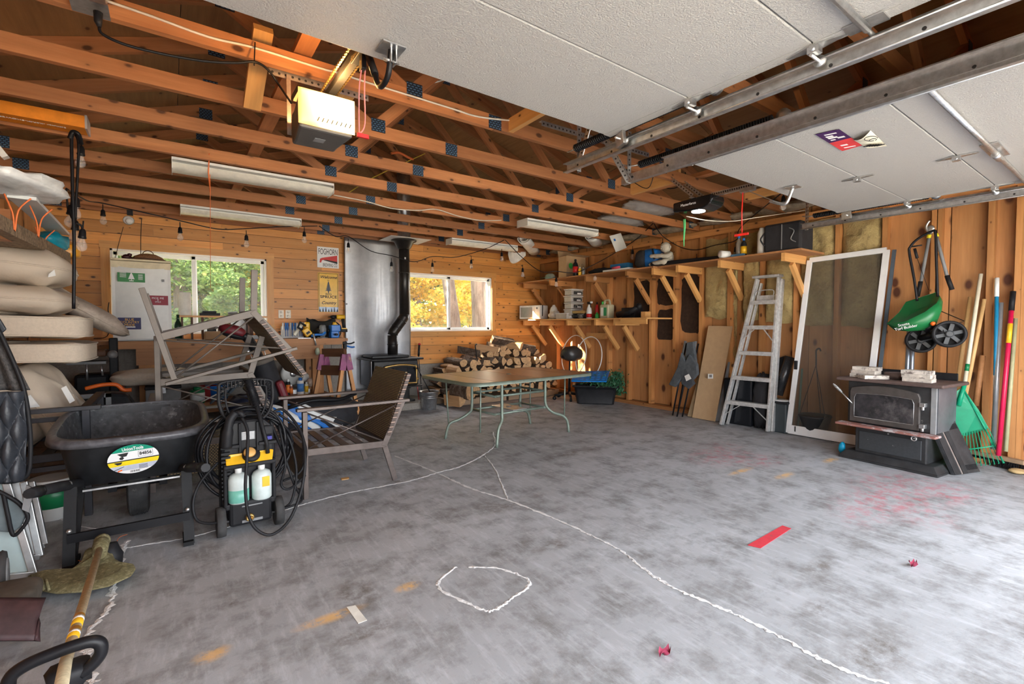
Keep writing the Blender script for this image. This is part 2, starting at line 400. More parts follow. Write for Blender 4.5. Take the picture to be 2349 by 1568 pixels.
# ground outside
def ground_mat():
    m, nt, bs = nodes('outdoor_ground'); vec, _ = coords(nt, (1, 1, 1), False)
    col = mixc(nt, ramp(nt, noisen(nt, vec, 2, 8, .7), .35, .7), (.10, .13, .035), (.32, .22, .07)); nt.links.new(col, bs.inputs['Base Color']); bs.inputs['Roughness'].default_value = .95; return m
struct('ground', G().box(-40, 45, YB+.25, 45, -.3, -.12), ground_mat())
struct('driveway', G().box(-40, 45, -30, YF-.4, -.3, -.02), mat('gravel_drive', (.40, .39, .37), .9, scale=5))

# back wall: block base, framing sheet, pine boards
wb = struct('wall_back', None, None)
WL = (-.57, 1.11, 1.13, 2.17); WR = (3.10, 4.83, 1.14, 2.13)
def wallpieces(x0, x1, z0, z1, holes):
    """rectangles of a wall x0..x1,z0..z1 minus holes"""
    xs = sorted({x0, x1, *[h[0] for h in holes], *[h[1] for h in holes]}); out = []
    for a, b in zip(xs, xs[1:]):
        hs = [h for h in holes if h[0] <= a and h[1] >= b]; z = z0
        for h in sorted(hs, key=lambda t: t[2]):
            if h[2] > z: out.append((a, b, z, h[2]))
            z = h[3]
        if z < z1: out.append((a, b, z, z1))
    return out
g = G()
for (a, b, c, d) in wallpieces(XL-.1, XR+.1, .6, 2.6, [WL, WR]): g.box(a, b, YB+.02, YB+.15, c, d)
g.prism([(XL-.4, YB+.02, 2.6), (XR+.4, YB+.02, 2.6), (2.4, YB+.02, 3.95)], (0, .13, 0))
part('sheathing', g, W_ROOF, wb)
rs = random.Random(3)
def blocks(x0, x1, z0, z1, par, y):
    g = G().box(x0, x1, y+.012, y+.16, z0, z1); part('block_core', g, mat('mortar', (.30, .27, .24), .95), par)
    k = 0; z = z0
    bm = {}
    while z < z1-.05:
        x = x0-(.2 if k % 2 else 0)
        while x < x1:
            a, b = max(x, x0)+.004, min(x+.395, x1)-.004
            if b-a > .04:
                key = round(b-a, 2)
                o = bpy.data.objects.new('concrete_block', bm.get(key) or mesh('concrete_block', G().box(-(b-a)/2, (b-a)/2, -.006, .006, -.095, .095), M_BLOCK)); bm[key] = o.data
                C.objects.link(o); o.parent = par; o.location = ((a+b)/2, y+.006+rs.uniform(-.002, .002), z+.1)
            x += .4
        z += .2; k += 1
blocks(XL, 2.16, 0, 1.0, wb, YB-.02); blocks(2.16, XR, 0, .6, wb, YB-.02)
z = .63; row = 0
while z < 2.62:
    zt = z+.139
    x0 = XL if z > .98 else 2.14
    segs = []; x = x0; 
    joints = [x0]
    xx = x0+rs.uniform(.8, 2.4)
    while xx < XR-.5: joints.append(xx); xx += rs.uniform(1.6, 3.2)
    joints.append(XR)
    for a, b in zip(joints, joints[1:]):
        for (c, d, e, f) in wallpieces(a+.001, b-.001, z, zt, [h for h in (WL, WR) if h[2] < zt and h[3] > z and h[0] < b and h[1] > a] and [(max(h[0], a+.001), min(h[1], b-.001), h[2], h[3]) for h in (WL, WR) if h[2] < zt and h[3] > z and h[0] < b and h[1] > a]):
            if f-e > .02 and d-c > .02: 
                dy = rs.uniform(0, .003)
                lumber('pine_board', (c, YB+.008-dy, (e+f)/2), (d, YB+.008-dy, (e+f)/2), .02, f-e-.003, W_PINE, wb)
    z += .1425; row += 1
lumber('base_board', (2.14, YB-.012, .64), (XR, YB-.012, .64), .03, .07, W_TRIM, wb)
lumber('base_board', (XL, YB-.012, 1.0), (2.12, YB-.012, 1.0), .03, .06, W_PINE, wb)
lumber('trim_board', (2.13, YB-.012, .62), (2.13, YB-.012, 1.08), .03, .05, W_TRIM, wb, up=(1, 0, 0))

# windows
M_GLASS = mat('window_glass', (1, 1, 1), .02, var=0, alpha=.07)
def window(idx, R, mull, leftfront):
    x0, x1, z0, z1 = R; wn = struct('window_%d' % idx, None, None)
    t = .085
    lumber('trim_board', (x0-t, YB-.012, z1+t/2-.01), (x1+t, YB-.012, z1+t/2-.01), .022, t, W_TRIM, wn)
    lumber('trim_board', (x0-t, YB-.012, z0-t/2+.01), (x1+t, YB-.012, z0-t/2+.01), .022, t, W_TRIM, wn)
    for x in (x0-t/2+.01, x1+t/2-.01): lumber('trim_board', (x, YB-.0125, z0+.01), (x, YB-.0125, z1-.01), .022, t, W_TRIM, wn, up=(1, 0, 0))
    g = G(); 
    for (a, b, c, d) in ((x0, x1, z0, z0+.035), (x0, x1, z1-.035, z1), (x0, x0+.035, z0, z1), (x1-.035, x1, z0, z1)): g.box(a, b, YB+.0, YB+.15, c, d)
    part('window_frame', g, M_VINYL, wn, bev=.004)
    for k, (a, b, y) in enumerate(((x0+.03, mull+.03, YB+.09), (mull-.03, x1-.03, YB+.05))):
        g = G(); s = .045
        for (p, q, c, d) in ((a, b, z0+.03, z0+.03+s), (a, b, z1-.03-s, z1-.03), (a, a+s, z0+.03, z1-.03), (b-s, b, z0+.03, z1-.03)): g.box(p, q, y, y+.035, c, d)
        sh = part('window_sash', g, M_VINYL, wn, bev=.004)
        part('window_pane', G().box(a+s, b-s, y+.015, y+.019, z0+.03+s, z1-.03-s), M_GLASS, sh)
window(1, WL, .27, 0); window(2, WR, 3.98, 1)

# right wall: plywood sheets, studs, plates
wr = struct('wall_right', None, None)
part('outer_skin', G().box(XR+.02, XR+.06, YF-.1, YB+.1, 0, 2.7), W_ROOF, wr)
y = YB
while y > YF:
    y2 = max(y-1.215, YF); part('plywood_sheet', G().box(XR, XR+.018, y2+.003, y-.001, .06, 2.62), W_PLY, wr); y -= 1.22
SX = XR-.09
studs = [7.33, 6.86, 6.43, 5.96, 5.54, 5.11, 4.67, 4.25, 3.83, 3.42, 3.28, 3.00, 2.60, 2.18, 1.755, 1.365, .975, .80, .40, 0, -.45]
for y in studs: lumber('wall_stud', (XR-.045, y, .05), (XR-.045, y, 2.46), .089, .045, W_STUD, wr, up=(0, 1, 0))
for yy in (1.33, .76, 3.38): lumber('wall_stud', (XR-.045, yy, .05), (XR-.045, yy, 2.46), .089, .038, W_STUD, wr, up=(0, 1, 0))
lumber('bottom_plate', (XR-.06, YF, .025), (XR-.06, YB, .025), .12, .045, W_STUD, wr)
lumber('top_plate', (XR-.045, YF, 2.48), (XR-.045, YB, 2.48), .09, .04, W_STUD, wr)
lumber('top_plate', (XR-.045, YF, 2.52), (XR-.045, YB, 2.52), .09, .04, W_STUD, wr)
lumber('sill_board', (XR-.11, 3.9, .012), (XR-.11, YB, .012), .05, .02, W_BENCH, wr)
# dark paint patches on the plywood between studs
pb = mat('black_paint_patch', (.035, .018, .010), .8, var=.4, scale=25)
def patch(y0, y1, z0, z1, seed):
    r = random.Random(seed); n = 28; pts = []
    for i in range(n):
        a = 2*PI*i/n; cx = math.copysign(abs(math.cos(a))**.35, math.cos(a)); sz = math.copysign(abs(math.sin(a))**.35, math.sin(a))
        pts.append((XR-.0015, (y0+y1)/2+cx*(y1-y0)/2*r.uniform(.86, 1.0), (z0+z1)/2+sz*(z1-z0)/2*r.uniform(.9, 1.03)))
    part('paint_patch', G().prism(pts, (.001, 0, 0)), pb, wr)
patch(4.72, 5.08, 1.45, 1.95, 1); patch(4.30, 4.63, 1.55, 1.98, 2); patch(4.29, 4.62, 1.02, 1.5, 3); patch(3.88, 4.21, 1.12, 1.98, 4)
# left wall
wl = struct('wall_left', None, None)
y = YB
while y > YF:
    y2 = max(y-1.215, YF); part('plywood_sheet', G().box(XL-.018, XL, y2+.003, y-.001, .0, 2.62), W_PLY, wl); y -= 1.22
y = YB-.1
while y > YF: lumber('wall_stud', (XL+.045, y, .05), (XL+.045, y, 2.46), .089, .04, W_STUD, wl, up=(0, 1, 0)); y -= .61
part('outer_skin', G().box(XL-.06, XL-.02, YF-.1, YB+.1, 0, 2.7), W_ROOF, wl)
# front wall around the two door openings
wf = struct('wall_front', None, None)
g = G()
for (a, b, c, d) in wallpieces(XL-.1, XR+.1, 0, 2.7, [(-.38, 2.06, 0, 2.1), (2.6, 5.18, 0, 2.1)]): g.box(a, b, YF-.15, YF, c, d)
g.prism([(XL-.4, YF-.15, 2.7), (XR+.4, YF-.15, 2.7), (2.4, YF-.15, 3.95)], (0, .13, 0))
part('sheathing', g, W_PLY, wf)
# roof deck in plywood sheets
ce = struct('ceiling', None, None)
SL = 1/3; APX = 3.94; XC = 2.4
zr = lambda x: APX-abs(x-XC)*SL
LS = math.sqrt(1+SL*SL)
for sgn in (-1, 1):
    xs = 0; k = 0
    while xs < 4.2:
        xe = min(xs+1.155, 4.2); y = YF-.3-(1.22 if k % 2 else 0)
        while y < YB+.3:
            a, b = max(y, YF-.3), min(y+2.435, YB+.3)
            if b > a:
                x1_, x2_ = XC+sgn*xs, XC+sgn*(xe-.004)
                poly = [(x1_, a, zr(x1_)), (x2_, a, zr(x2_)), (x2_, b, zr(x2_)), (x1_, b, zr(x1_))]
                if sgn < 0: poly.reverse()
                part('roof_sheet', G().prism(poly, (0, 0, .018)), W_ROOF, ce)
            y += 2.44
        xs += 1.155; k += 1
part('roof_covering', G().prism([(XC-4.25, YF-.3, zr(XC-4.25)+.03), (XC, YF-.3, APX+.03), (XC+4.25, YF-.3, zr(XC+4.25)+.03), (XC+4.25, YF-.3, zr(XC+4.25)+.08), (XC, YF-.3, APX+.08), (XC-4.25, YF-.3, zr(XC-4.25)+.08)], (0, YB-YF+.6, 0)), M_GREY, ce)

# trusses
M_PLATE = None
def plate_mat():
    m, nt, bs = nodes('nail_plate'); vec, _ = coords(nt, (1, 1, 1), False)
    br = N(nt, 'TexBrick'); br.inputs['Scale'].default_value = 1; br.inputs['Color1'].default_value = (.10, .22, .40, 1); br.inputs['Color2'].default_value = (.16, .28, .42, 1)
    br.inputs['Mortar'].default_value = (.02, .03, .05, 1); br.inputs['Mortar Size'].default_value = .0045; br.inputs['Brick Width'].default_value = .024; br.inputs['Row Height'].default_value = .014
    sx = N(nt, 'SeparateXYZ'); cb = N(nt, 'CombineXYZ'); nt.links.new(vec, sx.inputs[0]); nt.links.new(sx.outputs[0], cb.inputs[0]); nt.links.new(sx.outputs[2], cb.inputs[1]); nt.links.new(cb.outputs[0], br.inputs['Vector'])
    nt.links.new(br.outputs[0], bs.inputs['Base Color']); bs.inputs['Metallic'].default_value = .35; bs.inputs['Roughness'].default_value = .45; return m
M_PLATE = plate_mat()
H2 = .089; zc = HC+H2/2
pmesh = mesh('nail_plate', G().box(-.05, .05, -.001, .001, -.045, .045), M_PLATE)
ordn = ['first', 'second', 'third', 'fourth', 'fifth', 'sixth', 'seventh', 'eighth', 'ninth', 'tenth', 'eleventh', 'twelfth', 'thirteenth', 'fourteenth', 'fifteenth', 'sixteenth', 'seventeenth', 'eighteenth', 'nineteenth', 'twentieth']
ys = [2.72+.61*k for k in range(-5, 8)]+[7.27]
for i, y in enumerate(ys):
    back = len(ys)-1-i
    lab = ('brown roof truss with blue nail plates, %s from the back wall' % ordn[back]) if i >= 5 else ('dark roof truss above the raised garage doors, %s from the door wall' % ordn[i])
    if back == 0: lab = 'roof truss lying flat against the pine back wall'
    t = thing('roof_truss', lab, 'truss', (XC, y, HC), 'roof trusses')
    ys_ = y-.0
    lumber('bottom_chord', (XL, y, zc), (1.80, y, zc), .038, H2, W_CHORD, t)
    lumber('bottom_chord', (1.803, y, zc), (XR, y, zc), .038, H2, W_CHORD, t)
    for s in (-1, 1):
        a = V((XC+s*4.15, y, zr(XC+4.15)-.05)); b = V((XC+s*.0, y, APX-.05))
        lumber('top_chord', a, b, .038, H2, W_CHORD, t, up=(s*SL, 0, 1))
        n1 = V((XC+s*1.2, y, HC+.07)); 
        lumber('truss_web', n1, (XC+s*.03, y, APX-.12), .036, .075, W_CHORD, t, up=(1, 0, 0))
        xq = XC+s*2.1; lumber('truss_web', n1+V((s*.02, 0, 0)), (xq, y, zr(xq)-.08), .036, .075, W_CHORD, t, up=(1, 0, 0))
    for (x, z) in ((1.22, HC+.085), (1.80, HC+.04), (3.6, HC+.085), (5.85, HC+.06), (XC-2.1, zr(XC-2.1)-.09), (XC+2.1, zr(XC+2.1)-.09), (XC, APX-.12), (-1.0, HC+.05)):
        o = bpy.data.objects.new('nail_plate', pmesh); C.objects.link(o); o.parent = t; o.location = (x-XC, -.021, z-HC)
# lumber blocking and braces between chords
def solobar(name, p, q, w, h, m, label, cat, up=(0, 0, 1), group=None):
    o = lumber(name, p, q, w, h, m, None, up); return tag(o, label, cat, group)
solobar('mounting_block', P(578, 245, Y=3.2), V((P(578, 245, Y=3.2).x, 2.75, 2.76)), .09, .04, W_LIGHT, 'pale timber block between trusses left of the lit opener', 'block')
solobar('mounting_block', (.86, 2.74, HC+.03), (.86, 3.31, HC+.03), .09, .038, W_LIGHT, 'pale timber block between trusses right of the lit opener', 'block')
solobar('mounting_block', (1.93, 2.70, 2.62), (1.93, 2.13, 2.62), .038, .089, W_LIGHT, 'pale timber block beside the perforated hanger of the near door', 'block')
solobar('mounting_block', (5.0, 2.74, 2.62), (5.0, 2.13, 2.62), .038, .089, W_LIGHT, 'pale timber block above the hanger nearest the right wall', 'block')
solobar('mounting_block', (3.9, 2.74, 2.665), (3.9, 3.31, 2.665), .038, .14, W_LIGHT, 'timber block above the black opener of the far door', 'block')
for k, x in enumerate((.6, 4.2)): solobar('truss_brace', (x, 1.4, 2.70), (x, YB-.1, 2.70), .089, .038, W_CHORD, 'long flat timber brace laid over the truss chords, %s one' % ('left' if k == 0 else 'right'), 'brace')
# insulation rolled along the top of the right wall
M_WOOLG = mat('grey_wool', (.30, .24, .17), .98, var=.4, scale=12, bmp=.9)
for i in range(7):
    y0 = 6.9-i*.78; g = G().ball((XR-.17, y0-.33, 2.63), (.11, .375, .05), 20, 10, .3, 4, i)
    solo('insulation_roll', g, M_WOOLG, 'ragged grey insulation tucked above the top plate, %s from the back corner' % ordn[i], 'insulation', 'eave insulation', )
# batts of yellow insulation between studs
def batt_mat():
    m, nt, bs = nodes('yellow_wool'); vec, _ = coords(nt)
    a = noisen(nt, vec, 4, 8, .7); b = noisen(nt, vec, 16, 6, .7)
    col = mixc(nt, ramp(nt, a, .3, .7), (.36, .25, .10), (.66, .53, .24)); col = mixc(nt, ramp(nt, b, .5, .75, 0, .8), col, (.20, .13, .06))
    nt.links.new(col, bs.inputs['Base Color']); bs.inputs['Roughness'].default_value = 1; bump(nt, bs, b, 1., .03); return m
MB = batt_mat()
def batt(y0, y1, z0, z1, seed, label):
    W_ = abs(y1-y0)/2; Hh = (z1-z0)/2
    def fn(u, v):
        y = y1+(y0-y1)*u; z = z0+(z1-z0)*v
        e = min(u, 1-u)*8; e2 = min(v, 1-v)*Hh*14; k = min(1, e)*min(1, e2)
        d = .035+.045*noise.fractal(V((y*4, z*4, seed)), .6, 2.1, 5)
        return V((XR-.004-max(.006, (.045+d)*(.3+.7*k)), y+.0*seed, z+(.04*noise.noise(V((y*6, seed, 1))) if v < .01 or v > .99 else 0)))
    nu = max(8, int(W_*60)); nv = max(10, int(Hh*60))
    solo('insulation_batt', G().grid(fn, nu, nv), MB, label, 'insulation', 'yellow wall insulation')
batt(3.45, 3.80, 1.35, 2.42, 1, 'bright yellow insulation batt left of the stepladder behind the cardboard')
batt(3.31, 3.37, .75, 2.40, 2, 'narrow ragged strip of insulation hanging low beside the cardboard')
batt(3.03, 3.25, 1.3, 2.42, 3, 'insulation batt behind the left rail of the stepladder')
batt(2.63, 2.97, 1.28, 2.42, 4, 'insulation batt behind the top of the stepladder')
batt(2.21, 2.57, 1.25, 2.45, 5, 'insulation batt behind the left half of the screen door')
batt(1.79, 2.15, 1.24, 2.45, 6, 'greyish insulation batt behind the right half of the screen door')
# ------------------------------------------------------------ overhead garage doors
def hinge_bm(x, y, z, s=1):
    g = G(); g.prism([(x, y-.10, z), (x+.012, y-.10, z), (x+.03, y-.02, z), (x+.03, y+.02, z), (x+.012, y+.10, z), (x, y+.10, z), (x-.02, y+.02, z), (x-.02, y-.02, z)], (0, 0, -.006))
    g.box(x-.018, x+.018, y-.02, y+.02, z-.03, z-.004); g.tube([(x-.03, y, z-.018), (x+.035, y, z-.018)], .009, 10)
    return g
for idx, (x0, x1) in ((3, (-.36, 2.035)), (4, (2.64, 5.14))):
    d = struct('door_%d' % idx, None, None)
    yb = 1.885; ZD = 2.31
    for k in range(4):
        a, b = yb-.53*(k+1)+.003, yb-.53*k-.003
        sec = part('door_section', G().box(x0, x1, a, b, ZD, ZD+.045), M_DOOR, d, bev=.004)
        for s, xx in ((1, x0), (-1, x1)):      # end stile
            part('end_stile', G().box(min(xx, xx+s*.055), max(xx, xx+s*.055), a, b, ZD-.002, ZD-.0003), M_DOOR, sec)
    for k in (1, 2, 3):
        y = yb-.53*k
        if idx == 3: xs = (x1-.03,)
        else: xs = (x0+.03, (x0+x1)/2+.13, x1-.03)
        for x in xs: part('hinge', hinge_bm(x, y, ZD-.002), M_STEEL, d)
    part('strut_bar', G().tube([(x0+.04, .66, ZD-.02), (x1-.02, .66, ZD-.02)], .013, 10), M_STEEL, d)
    lk = G().box(x1-.07, x1-.0, .60, .72, ZD-.008, ZD-.002).tube([(x1-.05, .66, ZD-.02), (x1+.05, .66, ZD-.02)], .008, 8)
    part('latch_plate', lk, M_STEEL, d)
    if idx == 4:
        g = G().box((x0+x1)/2+.0, (x0+x1)/2+.34, .62, .70, ZD-.008, ZD-.002).tube([((x0+x1)/2+.17, .66, ZD-.03), ((x0+x1)/2+.30, .66, ZD-.03)], .02, 8)
        part('centre_lock', g, M_STEEL, d)
    for y in ((1.80, 1.36, .83, .30)):           # rollers
        for x in ((x1,) if idx == 3 else (x0, x1)):
            s = -1 if x == x0 else 1
            part('roller', G().lathe([(.006, -.05), (.006, .02), (.022, .02), (.022, .035), (.008, .036)], (x, y, ZD-.04), (s, 0, 0), 14), M_ALU, d)
    x = x1-.02
    for x, s in (((x1-.01, 1),) if idx == 3 else ((x0+.01, -1), (x1-.01, 1))):
        part('corner_bracket', G().prism([(x-.02*s, 1.77, ZD-.003), (x+.02*s, 1.86, ZD-.003), (x+.03*s, 1.86, ZD-.07), (x-.01*s, 1.77, ZD-.07)], (.028*s, 0, 0)), M_STEEL, d, bev=.003)
# printed flyers stuck on the far door
fly = thing('flyer', 'purple and red printed flyer stuck to the raised far door', 'flyer', P(1930, 320, Z=2.305))
A, B, C_, D_ = P(1870, 308, Z=2.306), P(1925, 296, Z=2.306), P(1978, 333, Z=2.306), P(1932, 346, Z=2.306)
part('red_half', G().prism([A.lerp(D_, .5), B.lerp(C_, .5), C_, D_], (0, 0, -.001)), mat('flyer_red', (.72, .05, .06), .5), fly, label='red half of the flyer')
part('purple_half', G().prism([A, B, B.lerp(C_, .5), A.lerp(D_, .5)], (0, 0, -.001)), mat('flyer_purple', (.05, .012, .09), .5), fly, label='dark purple half of the flyer')
g = G()
for u, v, su, sv in ((.35, .22, .3, .03), (.4, .3, .4, .03), (.5, .12, .5, .02), (.3, .40, .2, .02), (.7, .36, .3, .03), (.4, .75, .3, .03), (.5, .9, .5, .02)):
    c = A.lerp(B, u).lerp(D_.lerp(C_, u), v); ex = (B-A)*su*.5; ey = (D_-A)*sv
    g.prism([c-ex-ey, c+ex-ey, c+ex+ey, c-ex+ey], (0, 0, -.0016))
part('print', g, M_WINK, fly, kind='stuff')
fl2 = thing('flyer', 'cream printed sheet curling off the raised far door', 'flyer', P(1995, 320, Z=2.305))
a, b, c, d_ = P(1957, 322, Z=2.30), P(1997, 300, Z=2.30), P(2035, 336, Z=2.30), P(1990, 341, Z=2.30)
part('sheet', G().grid(lambda u, v: a.lerp(b, u).lerp(d_.lerp(c, u), v)+V((0, 0, .003-.02*math.sin(PI*u)*(1-v)**2)), 10, 6), mat('cream_paper', (.82, .78, .62), .8), fl2)
g = G(); cc = P(1998, 318, Z=2.284)
g.tube(arc(cc, .045, 0, 5.2, 16, (1, 0, 0), (0, .6, 0)), .002, 4); g.tube(arc(cc+V((.03, 0, 0)), .02, 1, 6, 12, (1, 0, 0), (0, .8, 0)), .002, 4)
for k in range(6): q = P(1990+k*6, 334-k*.3, Z=2.294); g.box(q.x-.008, q.x+.008, q.y-.02, q.y+.02, q.z-.001, q.z)
part('print', g, M_INK, fl2, kind='stuff')

# ------------------------------------------------------------ tracks with springs and hangers
def angle(p, q, w=.032, up=(0, 0, 1), t=.0025, flip=1, holes=True):
    """perforated L angle"""
    g = G(); p, q, x, y, z = g.fr(p, q, up); L = (q-p).length
    g.prism([p, q, q+z*w, p+z*w], y*t); g.prism([p+z*w, q+z*w, q+z*w+y*flip*w, p+z*w+y*flip*w], z*t)
    h = G(); n = max(1, int(L/.032))
    for i in range(n):
        c = p+x*(L*(i+.5)/n)
        for (cc, nn) in ((c+z*w*.5, y), (c+z*w+y*flip*w*.5, z)):
            h.lathe([(.0065, -.0012), (.0065, t+.0012)], cc, nn, 8, False)
    return g, h
def perf(parent, name, p, q, **k):
    g, h = angle(p, q, **k); o = part(name, g, M_STEEL, parent)
    part('punched_hole', h, M_INK, o, kind='stuff'); return o
def track(x, s, y1, label, hang):
    t = thing('door_track', label, 'track', (x, 1, 2.25), 'horizontal door tracks')
    y0 = -.35; z = 2.25
    g = G()
    pr = [(0, -.028), (s*.03, -.028), (s*.03, -.024), (s*.004, -.024), (s*.004, .024), (s*.03, .024), (s*.03, .028), (0, .028)]
    g.prism([(x+a, y0, z+b) for a, b in pr], (0, y1-y0, 0))
    g.tube([(x+s*.032, y0, z-.026), (x+s*.032, y1, z-.026)], .005, 8); g.tube([(x+s*.032, y0, z+.026), (x+s*.032, y1, z+.026)], .005, 8)
    part('rail', g, M_STEEL, t)
    part('stiffening_angle', G().box(x-s*.003, x-s*.0005, y0, y1-.35, z-.01, z+.05).box(min(x, x-s*.03), max(x, x-s*.03), y0, y1-.35, z+.05, z+.053), M_STEEL, t)
    hb = G()
    for k in range(9): hb.lathe([(.007, -.006), (.007, .008)], (x-s*.002, y1-.1-.28*k, z+.0), (s, 0, 0), 8, False)
    part('bolt', hb, M_IRON, t)
    for (p, q) in hang: perf(t, 'hanger_angle', p, q, flip=1)
    sp = G(); n = 60; ya, yb_ = y1-.12, y1-1.0; pts = []
    for i in range(n*8+1):
        a = i/8*2*PI; pts.append((x+s*.045+.020*math.cos(a), ya+(yb_-ya)*i/(n*8), 2.335+.020*math.sin(a)))
    sp.tube(pts, .0065, 4)
    part('spring', sp, M_BLK2, t, label='black extension spring')
    part('spring_hook', G().tube([(x+s*.045, ya, 2.335), (x+s*.03, y1-.05, 2.34), (x, y1, 2.36)], .005, 6), M_STEEL, t)
    part('cable', G().tube([(x+s*.045, yb_, 2.335), (x+s*.045, y0+.2, 2.335)], .003, 5), M_STEEL, t)
    part('pulley', G().lathe([(.012, -.012), (.035, -.010), (.026, 0), (.035, .010), (.012, .012)], (x+s*.045, yb_-.05, 2.335), (1, 0, 0), 18), M_STEEL, t)
track(2.09, -1, 2.30, 'galvanised track carrying the right edge of the near garage door', [((2.10, 2.22, 2.57), (2.10, 2.22, 2.22)), ((2.10, 2.20, 2.24), (2.10, 2.05, 2.57))])
track(2.555, 1, 2.26, 'galvanised track carrying the left edge of the far garage door', [((2.55, 2.20, 2.57), (2.55, 2.20, 2.22)), ((2.55, 2.21, 2.22), (2.42, 2.35, 2.57))])
track(5.25, -1, 2.24, 'galvanised track under the far door beside the right wall', [((5.26, 2.20, 2.57), (5.26, 2.20, 2.22))])
for (p, q, lab) in (((2.0, 2.45, 2.555), (3.05, 2.42, 2.555), 'long perforated steel angle joining the two middle tracks'), ((.44, 2.76, 2.545), (.96, 2.76, 2.545), 'perforated steel angle above the glowing opener'), ((5.05, 2.14, 2.545), (5.30, 2.14, 2.545), 'perforated angle over the track by the right wall')):
    t = thing('perforated_angle', lab, 'bracket', p, 'perforated steel angles'); perf(t, 'angle_bar', p, q)

# ------------------------------------------------------------ opener over the near door (lamp lit)
op = thing('door_opener', 'grey garage door opener with its amber lens glowing', 'opener', (.63, 2.5, 2.18))
x0, x1, y0, y1, z0, z1 = .505, .755, 2.40, 2.66, 2.175, 2.33
part('housing', G().prism([(x0, y0, z0+.0), (x0+.02, y0+.2, z0-.0), (x0+.02, y1, z0), (x1-.02, y1, z0), (x1-.02, y0+.2, z0), (x1, y0, z0)], (0, 0, z1-z0)), mat('opener_grey', (.10, .095, .09), .5, .2), op, bev=.012)
m, nt, bs = nodes('glowing_lens')
bs.inputs['Base Color'].default_value = (.9, .6, .25, 1); bs.inputs['Roughness'].default_value = .4
vec, _ = coords(nt, (1, 1, 1), False); ln = N(nt, 'VectorMath', operation='DISTANCE'); nt.links.new(vec, ln.inputs[0]); ln.inputs[1].default_value = (.06, -.12, .09)
em = ramp(nt, ln.outputs['Value'], .04, .16, 3.2, .5); nt.links.new(em, bs.inputs['Emission Strength']); 
nt.links.new(mixc(nt, ramp(nt, ln.outputs['Value'], .04, .14), (1, .78, .42), (1, .50, .12)), bs.inputs['Emission Color'])
lens = part('lamp_lens', G().grid(lambda u, v: V((x0-.004+(x1-x0+.008)*u, y0-.012-.02*math.sin(PI*v)**.5*math.sin(PI*u)**.3, z0+.012+(z1-z0+.008)*v)), 16, 10), m, op, label='amber lamp lens', sol=.004)
part('top_lens', G().box(x0+.0, x1, y0-.008, y0+.11, z1+.001, z1+.008), m, op)
g = G()
for k in range(8): g.bar((x0+.075+.021*k, y0-.034, z0+.032), (x0+.083+.021*k, y0-.034, z0+.05), .006, .004)
part('vent_slot', g, M_INK, op)
part('badge', G().box(.60, .65, 2.50, 2.55, z0-.002, z0-.0005), M_GREY, op)
part('mount_strap', G().box(.52, .54, 2.74, 2.745, 2.25, 2.56).box(.72, .74, 2.74, 2.745, 2.25, 2.56), M_STEEL, op)
la = bpy.data.lights.new('opener_lamp', 'POINT'); la.energy = 5; la.color = (1, .55, .18); la.shadow_soft_size = .04
lo = bpy.data.objects.new('opener_lamp', la); C.objects.link(lo); lo.location = (.64, 2.30, 2.37)
rl = thing('opener_rail', 'black opener rail with chain running over the near door', 'rail', (.68, 1, 2.42))
part('rail', G().box(.665, .70, -.4, 2.60, 2.405, 2.44), M_BLACK, rl)
for x in (.645, .72):
    g = G()
    for k in range(150):
        y = 2.58-k*.0125; (g.box(x-.005, x+.005, y-.008, y+.003, 2.428, 2.438) if k % 2 else g.box(x-.003, x+.003, y-.008, y+.003, 2.426, 2.440))
    part('chain', g, mat('chain_brass', (.30, .20, .07), .35, .8), rl)
part('trolley', G().box(.66, .705, 1.98, 2.12, 2.385, 2.45).box(.67, .69, 2.0, 2.04, 2.32, 2.39), M_BLK2, rl, bev=.004)
part('curved_arm', G().tube([(.69, 2.0, 2.40), (.70, 1.93, 2.27)], .016, 6).tube(smooth([(.70, 1.97, 2.34), (.70, 1.90, 2.22), (.703, 1.85, 2.20), (.705, 1.80, 2.22), (.707, 1.775, 2.30)], 5), .012, 6), M_BLK2, rl, label='black curved door arm')
part('door_plate', G().box(.66, .75, 1.73, 1.82, 2.300, 2.306).box(.70, .705, 1.76, 1.80, 2.25, 2.30).box(.72, .725, 1.76, 1.80, 2.25, 2.30).tube([(.68, 1.78, 2.262), (.74, 1.78, 2.262)], .006, 8), M_STEEL, rl)
q = V((.675, 2.02, 2.33))
part('release_cord', G().tube(smooth([q, q+V((-.005, .02, -.08)), q+V((-.004, .03, -.23)), q+V((.0, .03, -.26)), q+V((.018, .02, -.22)), q+V((.016, .015, -.08)), q+V((.015, 0, 0))], 5), .003, 5), mat('pink_cord', (.75, .25, .25), .8), rl, label='pink release cord')
part('release_handle', G().box(.66, .71, 2.04, 2.052, 2.05, 2.066), M_RED, rl, label='red release handle')

# opener over the far door
op2 = thing('door_opener', 'black garage door opener with a round white LED underneath', 'opener', (3.86, 2.55, 2.27))
pts = []
prof = [(2.71, 2.365), (2.71, 2.285), (2.55, 2.265), (2.42, 2.262), (2.35, 2.285), (2.32, 2.33), (2.33, 2.372), (2.5, 2.372)]
part('housing', G().prism([(3.76, y, z) for y, z in prof], (.2, 0, 0)), mat('gloss_black', (.01, .01, .011), .12), op2, bev=.012)
part('led_disc', G().lathe([(.001, 0), (.055, 0), (.058, .006), (.058, .02)], (3.84, 2.50, 2.258), (0, 0, 1), 24), mat('led_white', (.9, .95, 1), .4, emit=12, var=0), op2, label='glowing white LED disc')
text('Masterforce', .032, (3.7585, 2.55, 2.325), (0, -1, 0), (0, 0, 1), M_WINK, op2, width=.15)
g = G()
for k in range(6): g.box(3.757, 3.963, 2.335+.0*k, 2.338, 2.30+.01*k, 2.304+.01*k)
